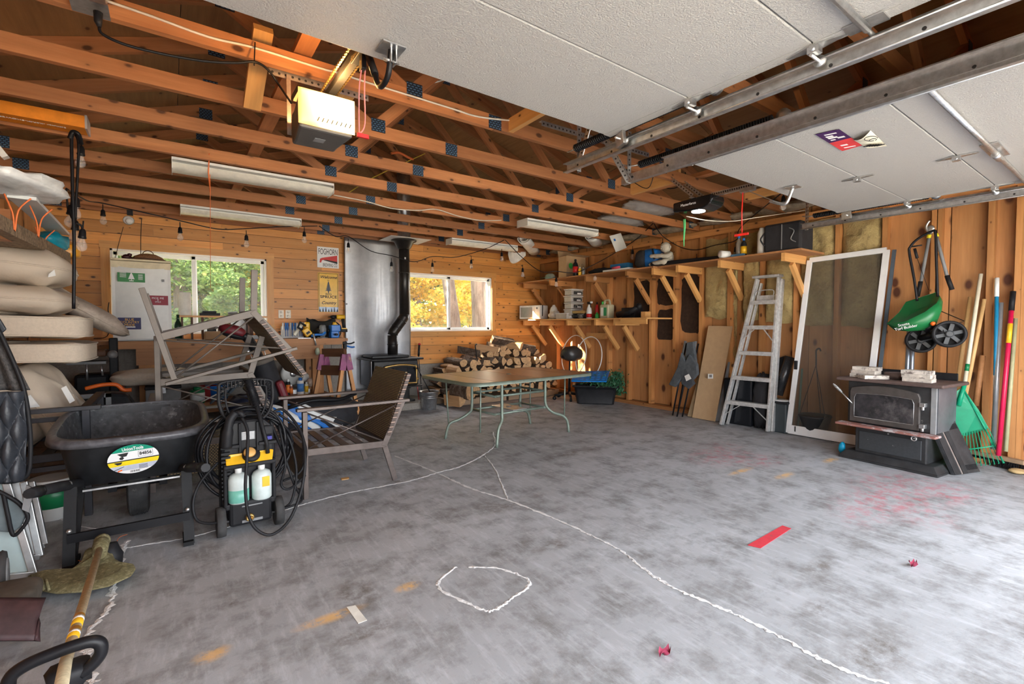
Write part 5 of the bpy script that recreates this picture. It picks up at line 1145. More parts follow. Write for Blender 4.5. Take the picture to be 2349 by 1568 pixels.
rk = thing('wall_rack', 'timber rack arms on the left wall carrying boards', 'rack', (-1.2, 4.5, 1.9))
for y in (3.4, 4.3, 5.2): lumber('rack_arm', (-1.25, y, 1.93+.02*(y-3.4)), (-.80, y, 1.93), .04, .09, W_CHORD, rk)
lumber('rack_rail', (-1.2, 3.2, 1.97), (-1.2, 5.8, 1.97), .04, .05, W_CHORD, rk)
lb = P(10, 345, Y=3.9); solo('paint_brush_pack', G().bar(P(-12, 330, Y=3.9), P(14, 362, Y=3.9), .05, .03), M_WHITE, 'white ribbed plastic strip sticking out at the far left edge', 'strip')

# ------------------------------------------------------------ wheelbarrow
wbw = thing('wheelbarrow', 'black poly wheelbarrow with a round label, seen from its handle end', 'wheelbarrow', (-.19, 3.4, 0))
TX, TYa, TYb = -.19, 3.40, 4.42
def ring(cx, cy, hx, hy, z, n=40, e=.5, tilt=0):
    out = []
    for k in range(n):
        a = 2*PI*k/n; c_, s_ = math.cos(a), math.sin(a)
        x = math.copysign(abs(c_)**e, c_)*hx; y = math.copysign(abs(s_)**e, s_)*hy
        out.append(V((cx+x, cy+y, z+tilt*(y+hy))))
    return out
M_TRAY = mat('tray_poly', (.017, .018, .02), .42, var=.35, scale=20, col2=(.13, .13, .135), c2=(.66, .74))
M_TRIN = mat('tray_scuffed', (.06, .062, .066), .6, var=.5, scale=26, col2=(.30, .31, .32), c2=(.58, .72))
n = 44
R0 = ring(TX, 3.85, .385, .45, .615, n, .5, .09); R1 = ring(TX, 3.85, .35, .415, .625, n, .5, .09); Rl = ring(TX, 3.85, .392, .458, .585, n, .5, .09)
R2 = ring(TX, 3.83, .30, .36, .365, n, .55, .03); R3 = ring(TX, 3.83, .22, .26, .345, n, .6, .03)
def loft(rings, g=None):
    g = g or G(); m = len(rings); k_ = len(rings[0]); vs = [p for r in rings for p in r]
    fs = [(j*k_+i, j*k_+(i+1) % k_, (j+1)*k_+(i+1) % k_, (j+1)*k_+i) for j in range(m-1) for i in range(k_)]
    return g.add(vs, fs, True)
up_ = lambda r, d, s=1: [V((TX+(p.x-TX)*s, p.y, p.z+d)) for p in r]
g = loft([R3, R2, [a.lerp(b, .93) for a, b in zip(R2, R1)]]); g.f.append(tuple(range(n))[::-1]); g.s.append(False)
part('tray_outside', g, M_TRAY, wbw)
g = loft([up_(R3, .008), up_(R2, .008, .985), up_(R1, -.002, .99)]); g.f.append(tuple(range(n))); g.s.append(False)
part('tray_inside', g, M_TRIN, wbw, label='scuffed grey tray interior')
part('tray_rim', loft([up_(R1, -.003, .985), up_(R1, .006), up_(R0, .006), Rl, [a.lerp(b, .5) for a, b in zip(Rl, R1)]]), mat('rim_poly', (.10, .10, .11), .35, var=.35, scale=30, col2=(.4, .4, .4), c2=(.62, .72)), wbw)
for s in (-1, 1):
    x = TX+s*.25
    part('handle', G().tube([(x+s*.06, 2.98, .50), (x+s*.02, 3.25, .44), (x-s*.02, 3.55, .37), (x-s*.13, 4.25, .20)], [.024, .027, .025, .022], 10), M_BLACK, wbw)
    part('handle_grip', G().tube([(x+s*.075, 2.90, .515), (x+s*.06, 3.0, .495)], [.022, .028], 10), M_BLACK, wbw)
    part('leg', G().bar((x, 3.36, .40), (x+s*.005, 3.26, .0), .05, .035, (0, 1, 0)).bar((x+.01, 3.58, .36), (x+s*.005, 3.33, .012), .045, .03, (0, 1, 0)).bar((x, 3.22, .015), (x, 3.40, .015), .05, .022), mat('speckled_black', (.012, .012, .013), .55, spec=.2, col2=(.6, .6, .6), c2=(.70, .72), scale=60), wbw)
    part('bolt', G().ball((x, 3.26, .2), .012, 8, 6).ball((x, 3.30, .435), .015, 8, 6), M_STEEL, wbw)
part('cross_brace', G().bar((TX-.26, 3.28, .155), (TX+.26, 3.28, .155), .02, .045), M_BLK2, wbw)
part('under_brace', G().bar((TX-.22, 3.50, .338), (TX+.22, 3.50, .338), .04, .010), M_STEEL, wbw)
part('axle', G().tube([(TX-.15, 3.98, .2), (TX+.15, 3.98, .2)], .014, 10).box(TX-.155, TX-.11, 3.95, 4.01, .18, .23).box(TX+.11, TX+.155, 3.95, 4.01, .18, .23), M_BLK2, wbw)
part('tyre', G().lathe([(.10, -.045), (.165, -.055), (.192, -.045)]+[q for k in range(6) for q in ((.198, -.04+k*.014), (.187, -.033+k*.014))]+[(.192, .045), (.165, .055), (.10, .045)], (TX, 3.98, .2), (1, 0, 0), 30), M_RUBBER, wbw)
part('wheel_rim', G().lathe([(.03, -.05), (.10, -.035), (.10, .035), (.03, .05)], (TX, 3.98, .2), (1, 0, 0), 20), M_STEEL, wbw)
# round label on the near side of the tray
pc = P(307, 1051, Y=3.425); ux = V((1, 0, .05)).normalized(); uz = V((-.05, -.16, 1)).normalized()
def lab(u, v, d=0): return pc+ux*u+uz*v+V((0, -.006-d, 0))
def labpoly(v0, v1, rx=.115, rz_=.085, n=16):
    pts = []
    for k in range(n+1):
        v = v0+(v1-v0)*k/n; pts.append((rx*math.sqrt(max(0, 1-(v/rz_)**2)), v))
    return [(a, b) for a, b in pts]+[(-a, b) for a, b in reversed(pts)]
lb_ = part('round_label', G().prism([lab(.115*math.cos(2*PI*k/40), .085*math.sin(2*PI*k/40)) for k in range(40)], (0, -.001, 0)), M_WINK, wbw, label='oval white label')
part('green_band', G().prism([lab(a, b, .0015) for a, b in labpoly(.048, .0845)], (0, -.0005, 0)), mat('label_green', (.0, .30, .18), .4), lb_)
part('yellow_band', G().prism([lab(a, b, .0015) for a, b in labpoly(-.032, -.006)], (0, -.0005, 0)), mat('label_yellow', (.9, .68, .01), .4), lb_)
part('black_line', G().prism([lab(a, b, .0015) for a, b in labpoly(-.006, .0)], (0, -.0005, 0)), M_INK, lb_)
part('grey_band', G().prism([lab(a, b, .0013) for a, b in labpoly(-.062, -.032)], (0, -.0005, 0)), mat('label_grey', (.52, .56, .66), .4), lb_)
text('UnionTools', .026, lab(0, .062, .0028), ux, uz, M_WINK, lb_, width=.095, bold=.0006)
text('84856', .026, lab(.055, .026, .0028), ux, uz, M_INK, lb_, width=.055, bold=.0006)
g = G()
for (a, b, c_, d) in ((.022, .088, .042, .0432), (.022, .088, .008, .0092), (.022, .0232, .008, .043), (.0868, .088, .008, .043)): g.prism([lab(a, c_, .002), lab(b, c_, .002), lab(b, d, .002), lab(a, d, .002)], (0, -.0004, 0))
for k in range(9): a = -.02+.005*k; g.prism([lab(a, -.078, .002), lab(a+.002+.001*(k % 2), -.078, .002), lab(a+.002+.001*(k % 2), -.066, .002), lab(a, -.066, .002)], (0, -.0004, 0))
for k in range(4): g.prism([lab(.02, -.04-.007*k, .002), lab(.06, -.04-.007*k, .002), lab(.06, -.0425-.007*k, .002), lab(.02, -.0425-.007*k, .002)], (0, -.0004, 0))
g.prism([lab(-.07, .04, .002), lab(-.02, .043, .002), lab(-.03, .022, .002), lab(-.05, .02, .002)], (0, -.0004, 0)); g.prism([lab(-.052+.011*math.cos(k), .013+.009*math.sin(k), .002) for k in range(6)], (0, -.0004, 0))
g.prism([lab(-.088, -.009, .002), lab(-.05, -.009, .002), lab(-.058, -.022, .002), lab(-.074, -.024, .002)], (0, -.0004, 0)); g.prism([lab(-.09, -.052, .002), lab(-.045, -.036, .002), lab(-.045, -.039, .002), lab(-.088, -.055, .002)], (0, -.0004, 0))
part('picture_print', g, M_INK, lb_, kind='stuff')
part('wood_block_print', G().prism([lab(-.075, -.066, .002), lab(-.055, -.060, .002), lab(-.055, -.052, .002), lab(-.075, -.058, .002)], (0, -.0004, 0)), M_ORG, lb_)

# ------------------------------------------------------------ pressure washer
pw = thing('pressure_washer', 'black pressure washer on wheels with yellow panel and two bottles', 'pressure washer', (.375, 3.3, 0))
RZ = -.10
T = Matrix.Translation((.375, 3.28, 0)) @ Matrix.Rotation(.02, 4, 'Z')
def PWm(*a): return G(T)
g = G(T)
part('base_body', G(T).box(-.115, .115, -.06, .14, .05, .20), M_BLACK, pw, bev=.02)
part('back_column', G(T).prism([(-.15, .14, .12), (-.15, .14, .46), (-.135, .14, .62), (-.08, .14, .68), (.08, .14, .68), (.14, .14, .62), (.15, .14, .46), (.15, .14, .12)], (0, -.14, 0)), M_BLK2, pw, bev=.02)
part('bottle_bay', G(T).box(-.135, .135, -.05, .01, .155, .19).box(-.14, -.12, -.05, .02, .17, .43).box(.12, .14, -.05, .02, .17, .43).box(-.14, .14, -.065, .02, .40, .425), M_BLACK, pw, bev=.008)
part('yellow_panel', G(T).prism([(-.125, -.045, .415), (.12, -.045, .42), (.135, .0, .47), (.12, .0, .475), (-.10, .0, .475), (-.125, .0, .46)], (0, -.012, .004)), M_YEL, pw, bev=.003, label='yellow control panel')
part('pressure_knob', G(T).lathe([(.05, 0), (.048, .015), (.03, .02)], (.01, -.02, .462), (0, -.7, .7), 20), M_BLACK, pw); part('knob_dial', G(T).lathe([(.035, .02), (.03, .03), (.001, .032)], (.0, -.02, .468), (0, -.7, .7), 18), mat('dial_orange', (.72, .40, .12), .5), pw)
part('warning_text', G(T).box(-.04, .035, -.0075, -.004, .555, .605), M_GREY, pw)
g = G(T)
for k in range(6): g.box(-.035, .03, -.0085, -.0075, .560+.008*k, .563+.008*k)
part('text_line', g, M_WINK, pw, kind='stuff')
part('rib_frame', G(T).box(-.055, -.04, -.02, .0, .48, .66).box(.04, .055, -.02, .0, .48, .66).box(-.15, -.05, -.03, .0, .515, .535).box(.05, .15, -.03, .0, .515, .535), M_BLACK, pw, bev=.004)
g = G(T)
for k in range(12): g.box(-.147, -.10, -.03, -.005, .22+.024*k, .232+.024*k)
part('vent_fins', g, M_BLACK, pw)
part('blue_switch', G(T).box(.085, .125, -.03, -.0, .545, .565), mat('deep_blue', (.01, .01, .25), .4), pw); part('hook_plate', G(T).box(.07, .135, -.025, -.005, .57, .63), M_BLACK, pw, bev=.015)
for s, fill in ((-1, True), (1, False)):
    x = s*.062; b_ = part('detergent_bottle', G(T).lathe([(.045, 0), (.055, .01), (.055, .145), (.045, .168), (.022, .18)], (x, -.035, .19), (0, 0, 1), 20), mat('milky_bottle', (.62, .70, .68), .35), pw, label='milky detergent bottle')
    part('cap', G(T).lathe([(.019, .178), (.019, .205), (.016, .21), (.007, .21), (.007, .23)], (x, -.035, .19), (0, 0, 1), 14), M_WHITE, b_)
    if fill: part('liquid', G(T).lathe([(.046, .001), (.0555, .011), (.0555, .085), (.05, .086)], (x, -.035, .19), (0, 0, 1), 20), mat('teal_liquid', (.18, .52, .42), .3), b_, label='teal liquid')
    else: part('yellow_sticker', G(T).box(x-.005, x+.035, -.0925, -.0885, .275, .335), M_YEL, b_)
part('axle', G(T).tube([(-.17, -.03, .085), (.17, -.03, .085)], .006, 8), M_STEEL, pw)
part('brass_inlet', G(T).lathe([(.022, 0), (.024, .02), (.020, .03), (.012, .03), (.012, .01)], (-.01, -.06, .10), (0, -1, 0), 16), M_BRASS, pw)
for s in (-1, 1): 
    w_ = part('wheel', G(T).lathe([(.02, -.022), (.068, -.024), (.086, -.022), (.088, 0), (.086, .022), (.068, .024), (.02, .022)], (s*.155, -.02, .088), (1, 0, 0), 26), M_RUBBER, pw)
part('label_strip', G(T).box(-.05, .06, -.064, -.061, .165, .172).box(-.05, .06, -.064, -.061, .07, .085), M_GREY, pw)
# upper loop handle with zigzag web
hp = [(-.08, .05, .66), (-.12, .05, .70), (-.145, .05, .78), (-.145, .05, .86), (-.13, .05, .905), (0, .05, .915), (.13, .05, .905), (.145, .05, .86), (.145, .05, .78), (.12, .05, .70), (.08, .05, .66)]
g = G(T)
g.tube(smooth(hp, 4), .010, 8)
hi = [(-.065, .05, .67), (-.095, .05, .72), (-.11, .05, .79), (-.11, .05, .85), (-.10, .05, .872), (0, .05, .878), (.10, .05, .872), (.11, .05, .85), (.11, .05, .79), (.095, .05, .72), (.065, .05, .67)]
g.tube(smooth(hi, 4), .006, 8); o_, i_ = smooth(hp, 4), smooth(hi, 4)
for k in range(0, len(o_)-2, 2): g.tube([o_[k], i_[k+1]], .003, 4); g.tube([i_[k+1], o_[k+2]], .003, 4)
part('loop_handle', g, M_BLACK, pw, label='black loop handle with zigzag ribs')
g = G(T)
for k in range(11): g.box(-.1+.02*k-.002, -.1+.02*k+.002, .035, .065, .872, .915)
part('grip_ribs', g, M_BLACK, pw)
# spray lance with coil collar
l0, l1, l2 = V((.0, -.01, .925)), V((.045, -.02, .76)), V((.095, -.03, .52))
g = G(T).tube([l0, l1], .020, 12)
for k in range(26): c_ = l0.lerp(l1, k/26); g.lathe([(.020, -.001), (.027, -.001), (.027, .002), (.020, .002)], c_, l1-l0, 12)
part('ribbed_boot', g, M_BLK2, pw); part('lance', G(T).tube([l1, l2, (.10, -.03, .46)], .012, 10), M_BLACK, pw)
part('spray_gun', G(T).tube(smooth([(-.07, -.03, .73), (-.10, -.04, .69), (-.115, -.04, .60), (-.12, -.035, .53)], 4), [.024]*7+[.03]*6, 10).tube([(-.07, -.03, .73), (-.04, -.035, .725), (-.03, -.04, .70)], .016, 8), M_BLACK, pw)
ho = thing('pressure_hose', 'black hose coiled in loops round the pressure washer', 'hose', (.4, 3.35, 0))
rs = random.Random(5)
for k in range(6):
    cx_, cz_, rx_, rz_ = rs.uniform(-.02, .02), .47+rs.uniform(-.03, .03), .20+.012*k+rs.uniform(0, .02), .22+rs.uniform(-.02, .05); yy = .07+.018*k
    pts = [(cx_+rx_*math.cos(t)*(1+.06*math.sin(2*t+k)), yy+.015*math.sin(3*t+k), cz_+rz_*math.sin(t)*(1 if math.sin(t) > 0 else 1.1)) for t in [2*PI*i/18 for i in range(18)]]
    part('hose_loop', G(T).tube(smooth([V(p) for p in pts]+[V(pts[0])], 3), .009, 7), M_BLK2, ho)
def hz(pts, r=.008): part('hose_run', wire([P(x, y, Y=yv) for x, y, yv in pts], r, 6, 8), M_BLACK, ho)
hz([(555, 958, 3.22), (568, 990, 3.18), (566, 1060, 3.12), (563, 1120, 3.10), (570, 1180, 3.08), (590, 1215, 3.06), (625, 1225, 3.05), (665, 1190, 3.1), (692, 1120, 3.15), (700, 1050, 3.2), (690, 990, 3.3), (650, 940, 3.4), (620, 950, 3.4)], .009)
hz([(640, 950, 3.45), (680, 980, 3.45), (702, 1030, 3.45), (690, 1080, 3.45), (650, 1102, 3.4)]); hz([(635, 965, 3.4), (665, 1010, 3.4), (680, 1080, 3.35), (668, 1150, 3.3), (640, 1168, 3.25), (690, 1150, 3.3), (685, 1120, 3.4)])
hz([(620, 965, 3.4), (650, 1040, 3.4), (675, 1110, 3.35), (690, 1135, 3.3)]); hz([(500, 1060, 3.3), (460, 1105, 3.3), (443, 1150, 3.28), (450, 1190, 3.25), (480, 1200, 3.22), (520, 1193, 3.2)])
hz([(640, 975, 3.38), (655, 1060, 3.3), (645, 1110, 3.3), (665, 1120, 3.3), (700, 1090, 3.4)])

# ------------------------------------------------------------ string trimmer
M_OLIVE = mat('dusty_olive', (.15, .13, .06), .85, var=.3, scale=70, bmp=.15, col2=(.30, .27, .15), c2=(.5, .66))
st = thing('string_trimmer', 'dusty olive string trimmer lying with its guard on the floor', 'string trimmer', (-.36, 2.9, 0))
gp = [(62, 1322), (75, 1315), (110, 1312), (160, 1310), (185, 1290), (195, 1262), (205, 1255), (255, 1255), (262, 1280), (280, 1290), (306, 1292), (312, 1305), (300, 1322), (250, 1345), (190, 1358), (130, 1362), (90, 1355), (65, 1340)]
top = [P(x, y, Z=.055 if y > 1300 else .055+(1300-y)/45*.05) for x, y in gp]
bot = [P(x, y, Z=.012) for x, y in gp]
ctr = sum(top, V())/len(top)
g = G(); n = len(top)
mid = [a.lerp(ctr, .25)+V((0, 0, .018)) for a in top]
loft([bot, [a.lerp(b_, .4) for a, b_ in zip(top, bot)], top, mid], g); g.f.append(tuple(range(3*n, 4*n))); g.s.append(False)
part('guard', g, M_OLIVE, st, bev=.008)
g = G()
for k in range(4): q = P(72+11*k, 1318+3*k, Z=.1); q2 = P(80+11*k, 1348+2*k, Z=.06); g.tube([q, q2], .006, 6)
part('guard_ribs', g, M_OLIVE, st)
hd = P(232, 1262, Z=.12)
part('cutting_head', G().lathe([(.03, -.09), (.05, -.08), (.055, -.03), (.04, 0), (.03, .03)], hd+V((.03, .05, -.02)), (0, .2, 1), 20), M_BLACK, st)
part('gear_case', G().tube([hd+V((0, .07, .035)), hd+V((0, .0, .03)), hd+V((.005, -.1, .02))], [.022, .034, .028], 12).ball(hd+V((.0, .05, .03)), (.035, .04, .035), 12, 8), M_OLIVE, st)
s1 = P(150, 1520, Y=1.75); s2 = P(128, 1640, Y=1.35)
part('shaft', G().tube([hd+V((0, -.04, .03)), s1, s2], .0145, 12), mat('dusty_tube', (.54, .46, .30), .7, var=.2, scale=50), st)
def shp(t): return (hd+V((0, -.04, .03))).lerp(s1, t)
g = G()
part('warning_stickers', G().tube([shp(.73), shp(.80)], .0155, 12).tube([shp(.82), shp(.88)], .0155, 12), M_YEL, st, label='yellow warning stickers')
part('sticker_print', G().tube([shp(.745), shp(.765)], .0158, 12).tube([shp(.84), shp(.855)], .0158, 12), M_WINK, st)
Yh = s1.y-.02
hpts = [P(x, y, Y=Yh) for x, y in ((20, 1600), (22, 1556), (60, 1525), (130, 1495), (200, 1472), (228, 1474), (232, 1495), (215, 1520), (185, 1545))]
part('loop_handle', G().tube(smooth(hpts, 5), .016, 10), M_BLK2, st, label='black loop handle'); part('handle_clamp', G().ball(P(160, 1545, Y=Yh+.02), (.05, .04, .03), 14, 8, .2, 3, 2, .6), M_BLACK, st)
part('cutting_line', G().tube(smooth([hd+V((.05, .05, -.08)), P(270, 1236, Z=.03), P(292, 1225, Z=.02)], 4), .0016, 5).tube([hd+V((-.03, .05, -.09)), P(152, 1276, Z=.02)], .0016, 5), org, st)

# ------------------------------------------------------------ mower, at the left edge
mw = thing('lawn_mower', 'red and black mower corner with a ribbed wheel at the left edge', 'lawn mower', (-.8, 2.9, 0))
c = P(12, 1312, Y=3.0)
wc = V((c.x-.03, 3.0, .125))
part('wheel', G().lathe([(.02, -.03), (.09, -.035), (.115, -.03)]+[q for k in range(5) for q in ((.124, -.025+k*.0115), (.120, -.02+k*.0115))]+[(.115, .035), (.09, .035), (.02, .03)], wc, (1, .15, 0), 34), M_RUBBER, mw)
part('wheel_disc', G().lathe([(.02, .036), (.085, .04), (.09, .03)], wc, (1, .15, 0), 24), M_GREY, mw)
q1 = P(70, 1365, Y=2.62); q2 = P(103, 1378, Y=2.55)
part('deck_flap', G().grid(lambda u, v: P(-40+145*u-(28*v if u > .9 else 0), 1372+92*v, Y=2.60-.12*v)+V((0, 0, .01*math.sin(v*4))), 10, 8), mat('dark_red_rubber', (.05, .022, .024), .6, var=.4), mw, sol=.012)
part('deck', G().ball(P(10, 1375, Y=2.75), (.11, .12, .05), 20, 12, .1, 2, 2, .6), mat('dusty_black', (.09, .075, .06), .8, var=.3), mw)
# quilted fabric, hanging folded chair and panes at the left edge
qt = thing('quilted_cover', 'black quilted fabric hanging at the left edge of the view', 'cover', (-.75, 3.3, .5))
def qf(u, v):
    px = -60+ (58+6*math.sin(v*3))*1.0*u*1.0 + 60*u; py = 895+205*v
    p = P(px, py, Y=3.35); cell = abs(math.sin(u*9+v*7))*abs(math.sin(u*9-v*7)); p.y -= .03*cell**.5+.05*math.sin(u*3); return p
part('quilted_panel', G().grid(qf, 40, 48), M_CANV, qt, sol=.01)
part('mesh_panel', G().grid(lambda u, v: P(-60+(62+45*v)*u+20*u*v, 770+125*v, Y=3.36)+V((0, .02*math.sin(u*14), 0)), 24, 12), mat('dark_mesh', (.07, .065, .062), .8, var=.5, scale=70, bmp=.6), qt, sol=.006)
part('binding', wire([P(-10, 745, Y=3.33), P(8, 780, Y=3.33), P(35, 840, Y=3.33), P(55, 895, Y=3.33), P(66, 960, Y=3.33), P(70, 1030, Y=3.33), P(62, 1090, Y=3.33), P(20, 1105, Y=3.33), P(-30, 1100, Y=3.33)], .010), M_BLACK, qt)
part('upper_flap', G().prism([P(-20, 705, Y=3.35), P(2, 735, Y=3.35), P(14, 755, Y=3.35), P(-4, 770, Y=3.35), P(-20, 775, Y=3.35)], (0, .02, 0)), M_CANV, qt, bev=.006)
part('lower_flap', G().prism([P(-30, 1120, Y=3.25), P(8, 1135, Y=3.25), P(40, 1155, Y=3.25), P(60, 1180, Y=3.25), P(48, 1208, Y=3.25), P(30, 1222, Y=3.25), P(-30, 1218, Y=3.25)], (0, .03, 0)), mat('grey_mesh', (.12, .15, .16), .7, var=.2), qt, bev=.008)
part('lower_binding', wire([P(-30, 1115, Y=3.24), P(8, 1132, Y=3.24), P(45, 1155, Y=3.24), P(64, 1185, Y=3.24), P(50, 1212, Y=3.24), P(30, 1226, Y=3.24), P(18, 1180, Y=3.24), P(8, 1132, Y=3.24)], .009), M_BLACK, qt)
part('carry_strap', G().prism([P(60, 1112, Y=3.2), P(78, 1120, Y=3.2), P(66, 1175, Y=3.2), P(50, 1168, Y=3.2)], (0, .012, 0)), M_GREY, qt)
pn = thing('glass_panel_stack', 'aluminium framed glass panels leaning on the floor at the left edge', 'glass panel', (-.7, 3.5, 0))
M_PANE = mat('pale_pane', (.42, .52, .52), .08, var=.05)
for k, (x0, x1, xb0, xb1, yb_, Y) in enumerate(((-40, 15, 0, 78, 1315, 3.35), (5, 55, 40, 92, 1275, 3.48), (40, 72, 80, 103, 1248, 3.66))):
    A_, B_, C2, D2 = P(x0, 1110, Y=Y+.02), P(x1, 1105, Y=Y+.02), P(xb1, yb_, Y=Y-.08), P(xb0, yb_+8, Y=Y-.08)
    for q in (C2, D2): q.z = max(q.z, .012)
    part('glass_panel', G().prism([A_, B_, C2, D2], (0, .018, 0)), (M_PANE if k != 1 else M_ALU), pn)
    g = G()
    for (a, b) in ((A_, D2), (B_, C2), (D2, C2)): g.bar(a, b, .03, .028, (0, 1, 0))
    part('alu_frame', g, M_ALU, pn, bev=.003)
bk = thing('white_bucket', 'white bucket with a green label standing behind the wheelbarrow', 'bucket', (-.62, 4.1, 0))
c = P(128, 1085, Y=4.2); part('bucket', G().lathe([(.10, 0), (.115, .25), (.12, .26), (.11, .26)], (c.x-.02, 4.25, 0), (0, 0, 1), 22), M_WHITE, bk); part('label', G().lathe([(.1085, .08), (.1155, .22)], (c.x-.02, 4.248, 0), (0, 0, 1), 22), M_GRN, bk, label='green label')
# ------------------------------------------------------------ heat shield, stove and pipe at the back wall
hs = thing('heat_shield', 'tall galvanised sheet fixed to the back wall behind the stove', 'metal sheet', (2.65, YB-.03, .2))
def shf(u, v): return V((2.14+1.06*u, YB-.058-.018*math.sin(u*9+v*1.2)-.01*math.sin(v*7+u*4), .22+2.36*v))
m, nt, bs = nodes('sheet_metal'); vec, _ = coords(nt, (1, 1, 1), False)
mp = N(nt, 'Mapping'); mp.inputs[3].default_value = (30, 30, 1); nt.links.new(vec, mp.inputs[0])
nt.links.new(mixc(nt, ramp(nt, noisen(nt, vec, 3, 6, .7), .3, .7), (.34, .35, .37), (.50, .51, .53)), bs.inputs['Base Color']); bs.inputs['Metallic'].default_value = .9
nt.links.new(ramp(nt, noisen(nt, mp.outputs[0], 1, 4, .6), .3, .7, .44, .58), bs.inputs['Roughness'])
part('sheet', G().grid(shf, 40, 30), m, hs, sol=.002)
part('screw', G().lathe([(.014, 0), (.012, .006), (.001, .008)], (P(795, 697, Y=YB-.06).x, YB-.062, P(795, 697, Y=YB-.06).z), (0, -1, 0), 12), M_STEEL, hs)
ws_ = thing('wood_stove', 'small black wood stove with a brass framed glass door', 'stove', (2.72, 6.9, 0))
HB = .14
hearth = thing('hearth_slab', 'low concrete slab under the small wood stove', 'hearth', (2.75, 6.95, 0)); part('slab', G().box(2.25, 3.25, 6.55, 7.30, 0, .10), M_BLOCK, hearth, bev=.01)
sx0, sx1, sy0, sy1 = 2.36, 3.05, 6.68, 7.18
part('pedestal', G().box(sx0+.10, sx1-.10, sy0+.10, sy1-.10, .10, .34), M_IRON, ws_, bev=.01); part('base', G().box(sx0+.06, sx1-.04, sy0+.03, sy1-.05, .10, .13), M_IRON, ws_, bev=.006)
part('firebox', G().box(sx0, sx1, sy0, sy1, .34, .735), M_IRON, ws_, bev=.02); part('side_shield', G().box(sx0-.025, sx0-.015, sy0+.04, sy1, .36, .73), mat('chrome_black', (.09, .09, .10), .12, .7), ws_)
part('top_plate', G().box(sx0-.06, sx1+.07, sy0-.05, sy1+.03, .735, .765), M_IRON, ws_, bev=.012); part('top_riser', G().box(sx0+.0, sx1-.12, sy0+.06, sy1, .766, .81), M_IRON, ws_, bev=.012)
part('ash_lip', G().box(sx0-.02, sx1+.02, sy0-.10, sy0, .335, .36), M_IRON, ws_, bev=.008)
def archp(x0, x1, z0, z1, rise=.03, n=10, y=0, cr=.035):
    out = [V((x0, y, z0)), V((x1, y, z0)), V((x1, y, z1-cr))]
    for k in range(n+1):
        t = k/n; x = x1-cr*.4+(x0-x1+cr*.8)*t; out.append(V((x, y, z1+rise*math.sin(PI*t))))
    return out+[V((x0, y, z1-cr))]
dx0, dx1, dz0, dz1 = sx0+.13, sx1-.03, .375, .655
part('door', G().prism(archp(dx0, dx1, dz0, dz1, .03, y=sy0-.001), (0, -.02, 0)), M_IRON, ws_, bev=.004)
part('brass_frame', G().tube(archp(dx0+.012, dx1-.012, dz0+.012, dz1-.012, .025, y=sy0-.026), .016, 8, True), M_BRASS, ws_, label='brass door frame')
part('door_glass', G().prism(archp(dx0+.03, dx1-.03, dz0+.03, dz1-.03, .02, y=sy0-.021), (0, -.003, 0)), mat('sooty_glass', (.012, .012, .013), .06), ws_)
part('hinge', G().tube([(dx1+.01, sy0-.03, .43), (dx1+.01, sy0-.03, .46)], .012, 8).tube([(dx1+.01, sy0-.03, .60), (dx1+.01, sy0-.03, .63)], .012, 8), M_BRASS, ws_)
sp_ = thing('stove_pipe', 'black stove pipe with an offset elbow rising to the ceiling', 'stove pipe', (2.78, 6.97, .81))
PM = mat('pipe_black', (.028, .025, .023), .35, .4, var=.2); pa, pb_ = V((2.76, 6.97, .811)), V((2.76, 6.97, 1.10))
pc_, pd_ = V((2.955, 6.97, 1.42)), V((2.955, 6.97, 2.50)); r = .078
part('lower_pipe', G().tube([pa, pb_], r, 24).lathe([(r+.004, 0), (r+.006, .01), (r+.004, .02)], pa+V((0, 0, .14)), (0, 0, 1), 24), PM, sp_)
part('elbow', G().tube([pb_, pb_+V((.012, 0, .05)), pb_+V((.05, 0, .10)), pc_-V((.05, 0, .10)), pc_-V((.012, 0, .05)), pc_], r, 24), PM, sp_)
part('seam_ring', G().lathe([(r+.001, -.006), (r+.006, 0), (r+.001, .006)], pb_+V((.06, 0, .115)), (.6, 0, .8), 24).lathe([(r+.001, -.006), (r+.006, 0), (r+.001, .006)], pc_-V((.05, 0, .10)), (.6, 0, .8), 24), PM, sp_)
part('upper_pipe', G().tube([pc_, pd_], r, 24).lathe([(r+.002, 0), (r+.008, .01), (r+.002, .02)], (2.955, 6.97, 2.05), (0, 0, 1), 24), PM, sp_)
part('ceiling_cone', G().lathe([(r+.005, 2.42), (r+.02, 2.43), (.15, 2.53), (.19, 2.545), (.19, 2.56), (r, 2.56)], (2.955, 6.97, 0), (0, 0, 1), 32), PM, sp_, label='flared black ceiling collar')
part('insulated_chimney', G().tube([(2.955, 6.97, 2.56), (2.955, 6.97, 3.9)], .10, 24), M_STEEL, sp_)
part('pipe_label', G().box(2.93, 2.95, 6.888, 6.892, 2.26, 2.29), M_WHITE, sp_)
solo('ceiling_ring', G().box(2.65, 3.30, 6.72, 7.22, 2.563, 2.568), M_WHITE, 'pale square ceiling plate around the stove pipe', 'plate')
pk = thing('poker', 'black fireplace tool with a red handle standing right of the stove', 'fire tool', (3.18, 7.05, 0))
part('rod', G().tube([(3.22, 6.9, .02), (3.30, 7.22, .75)], .008, 8), M_IRON, pk); part('red_grip', G().tube([(3.30, 7.22, .75), (3.325, 7.24, .93)], .018, 10), M_IRON, pk); part('red_knob', G().ball((3.327, 7.24, .94), .022, 10, 6), M_RED, pk, label='red knob')
solo('thin_red_poker', G().tube([(3.10, 6.75, .01), (3.16, 6.99, .36)], .007, 8), M_RED, 'thin red fire tool beside the stove base', 'fire tool')
pail = thing('ash_pail', 'galvanised pail with wire handle in front of the log stack', 'pail', (3.16, 6.45, 0))
c = P(985, 938, Z=0); cx_, cy_ = c.x, 6.47
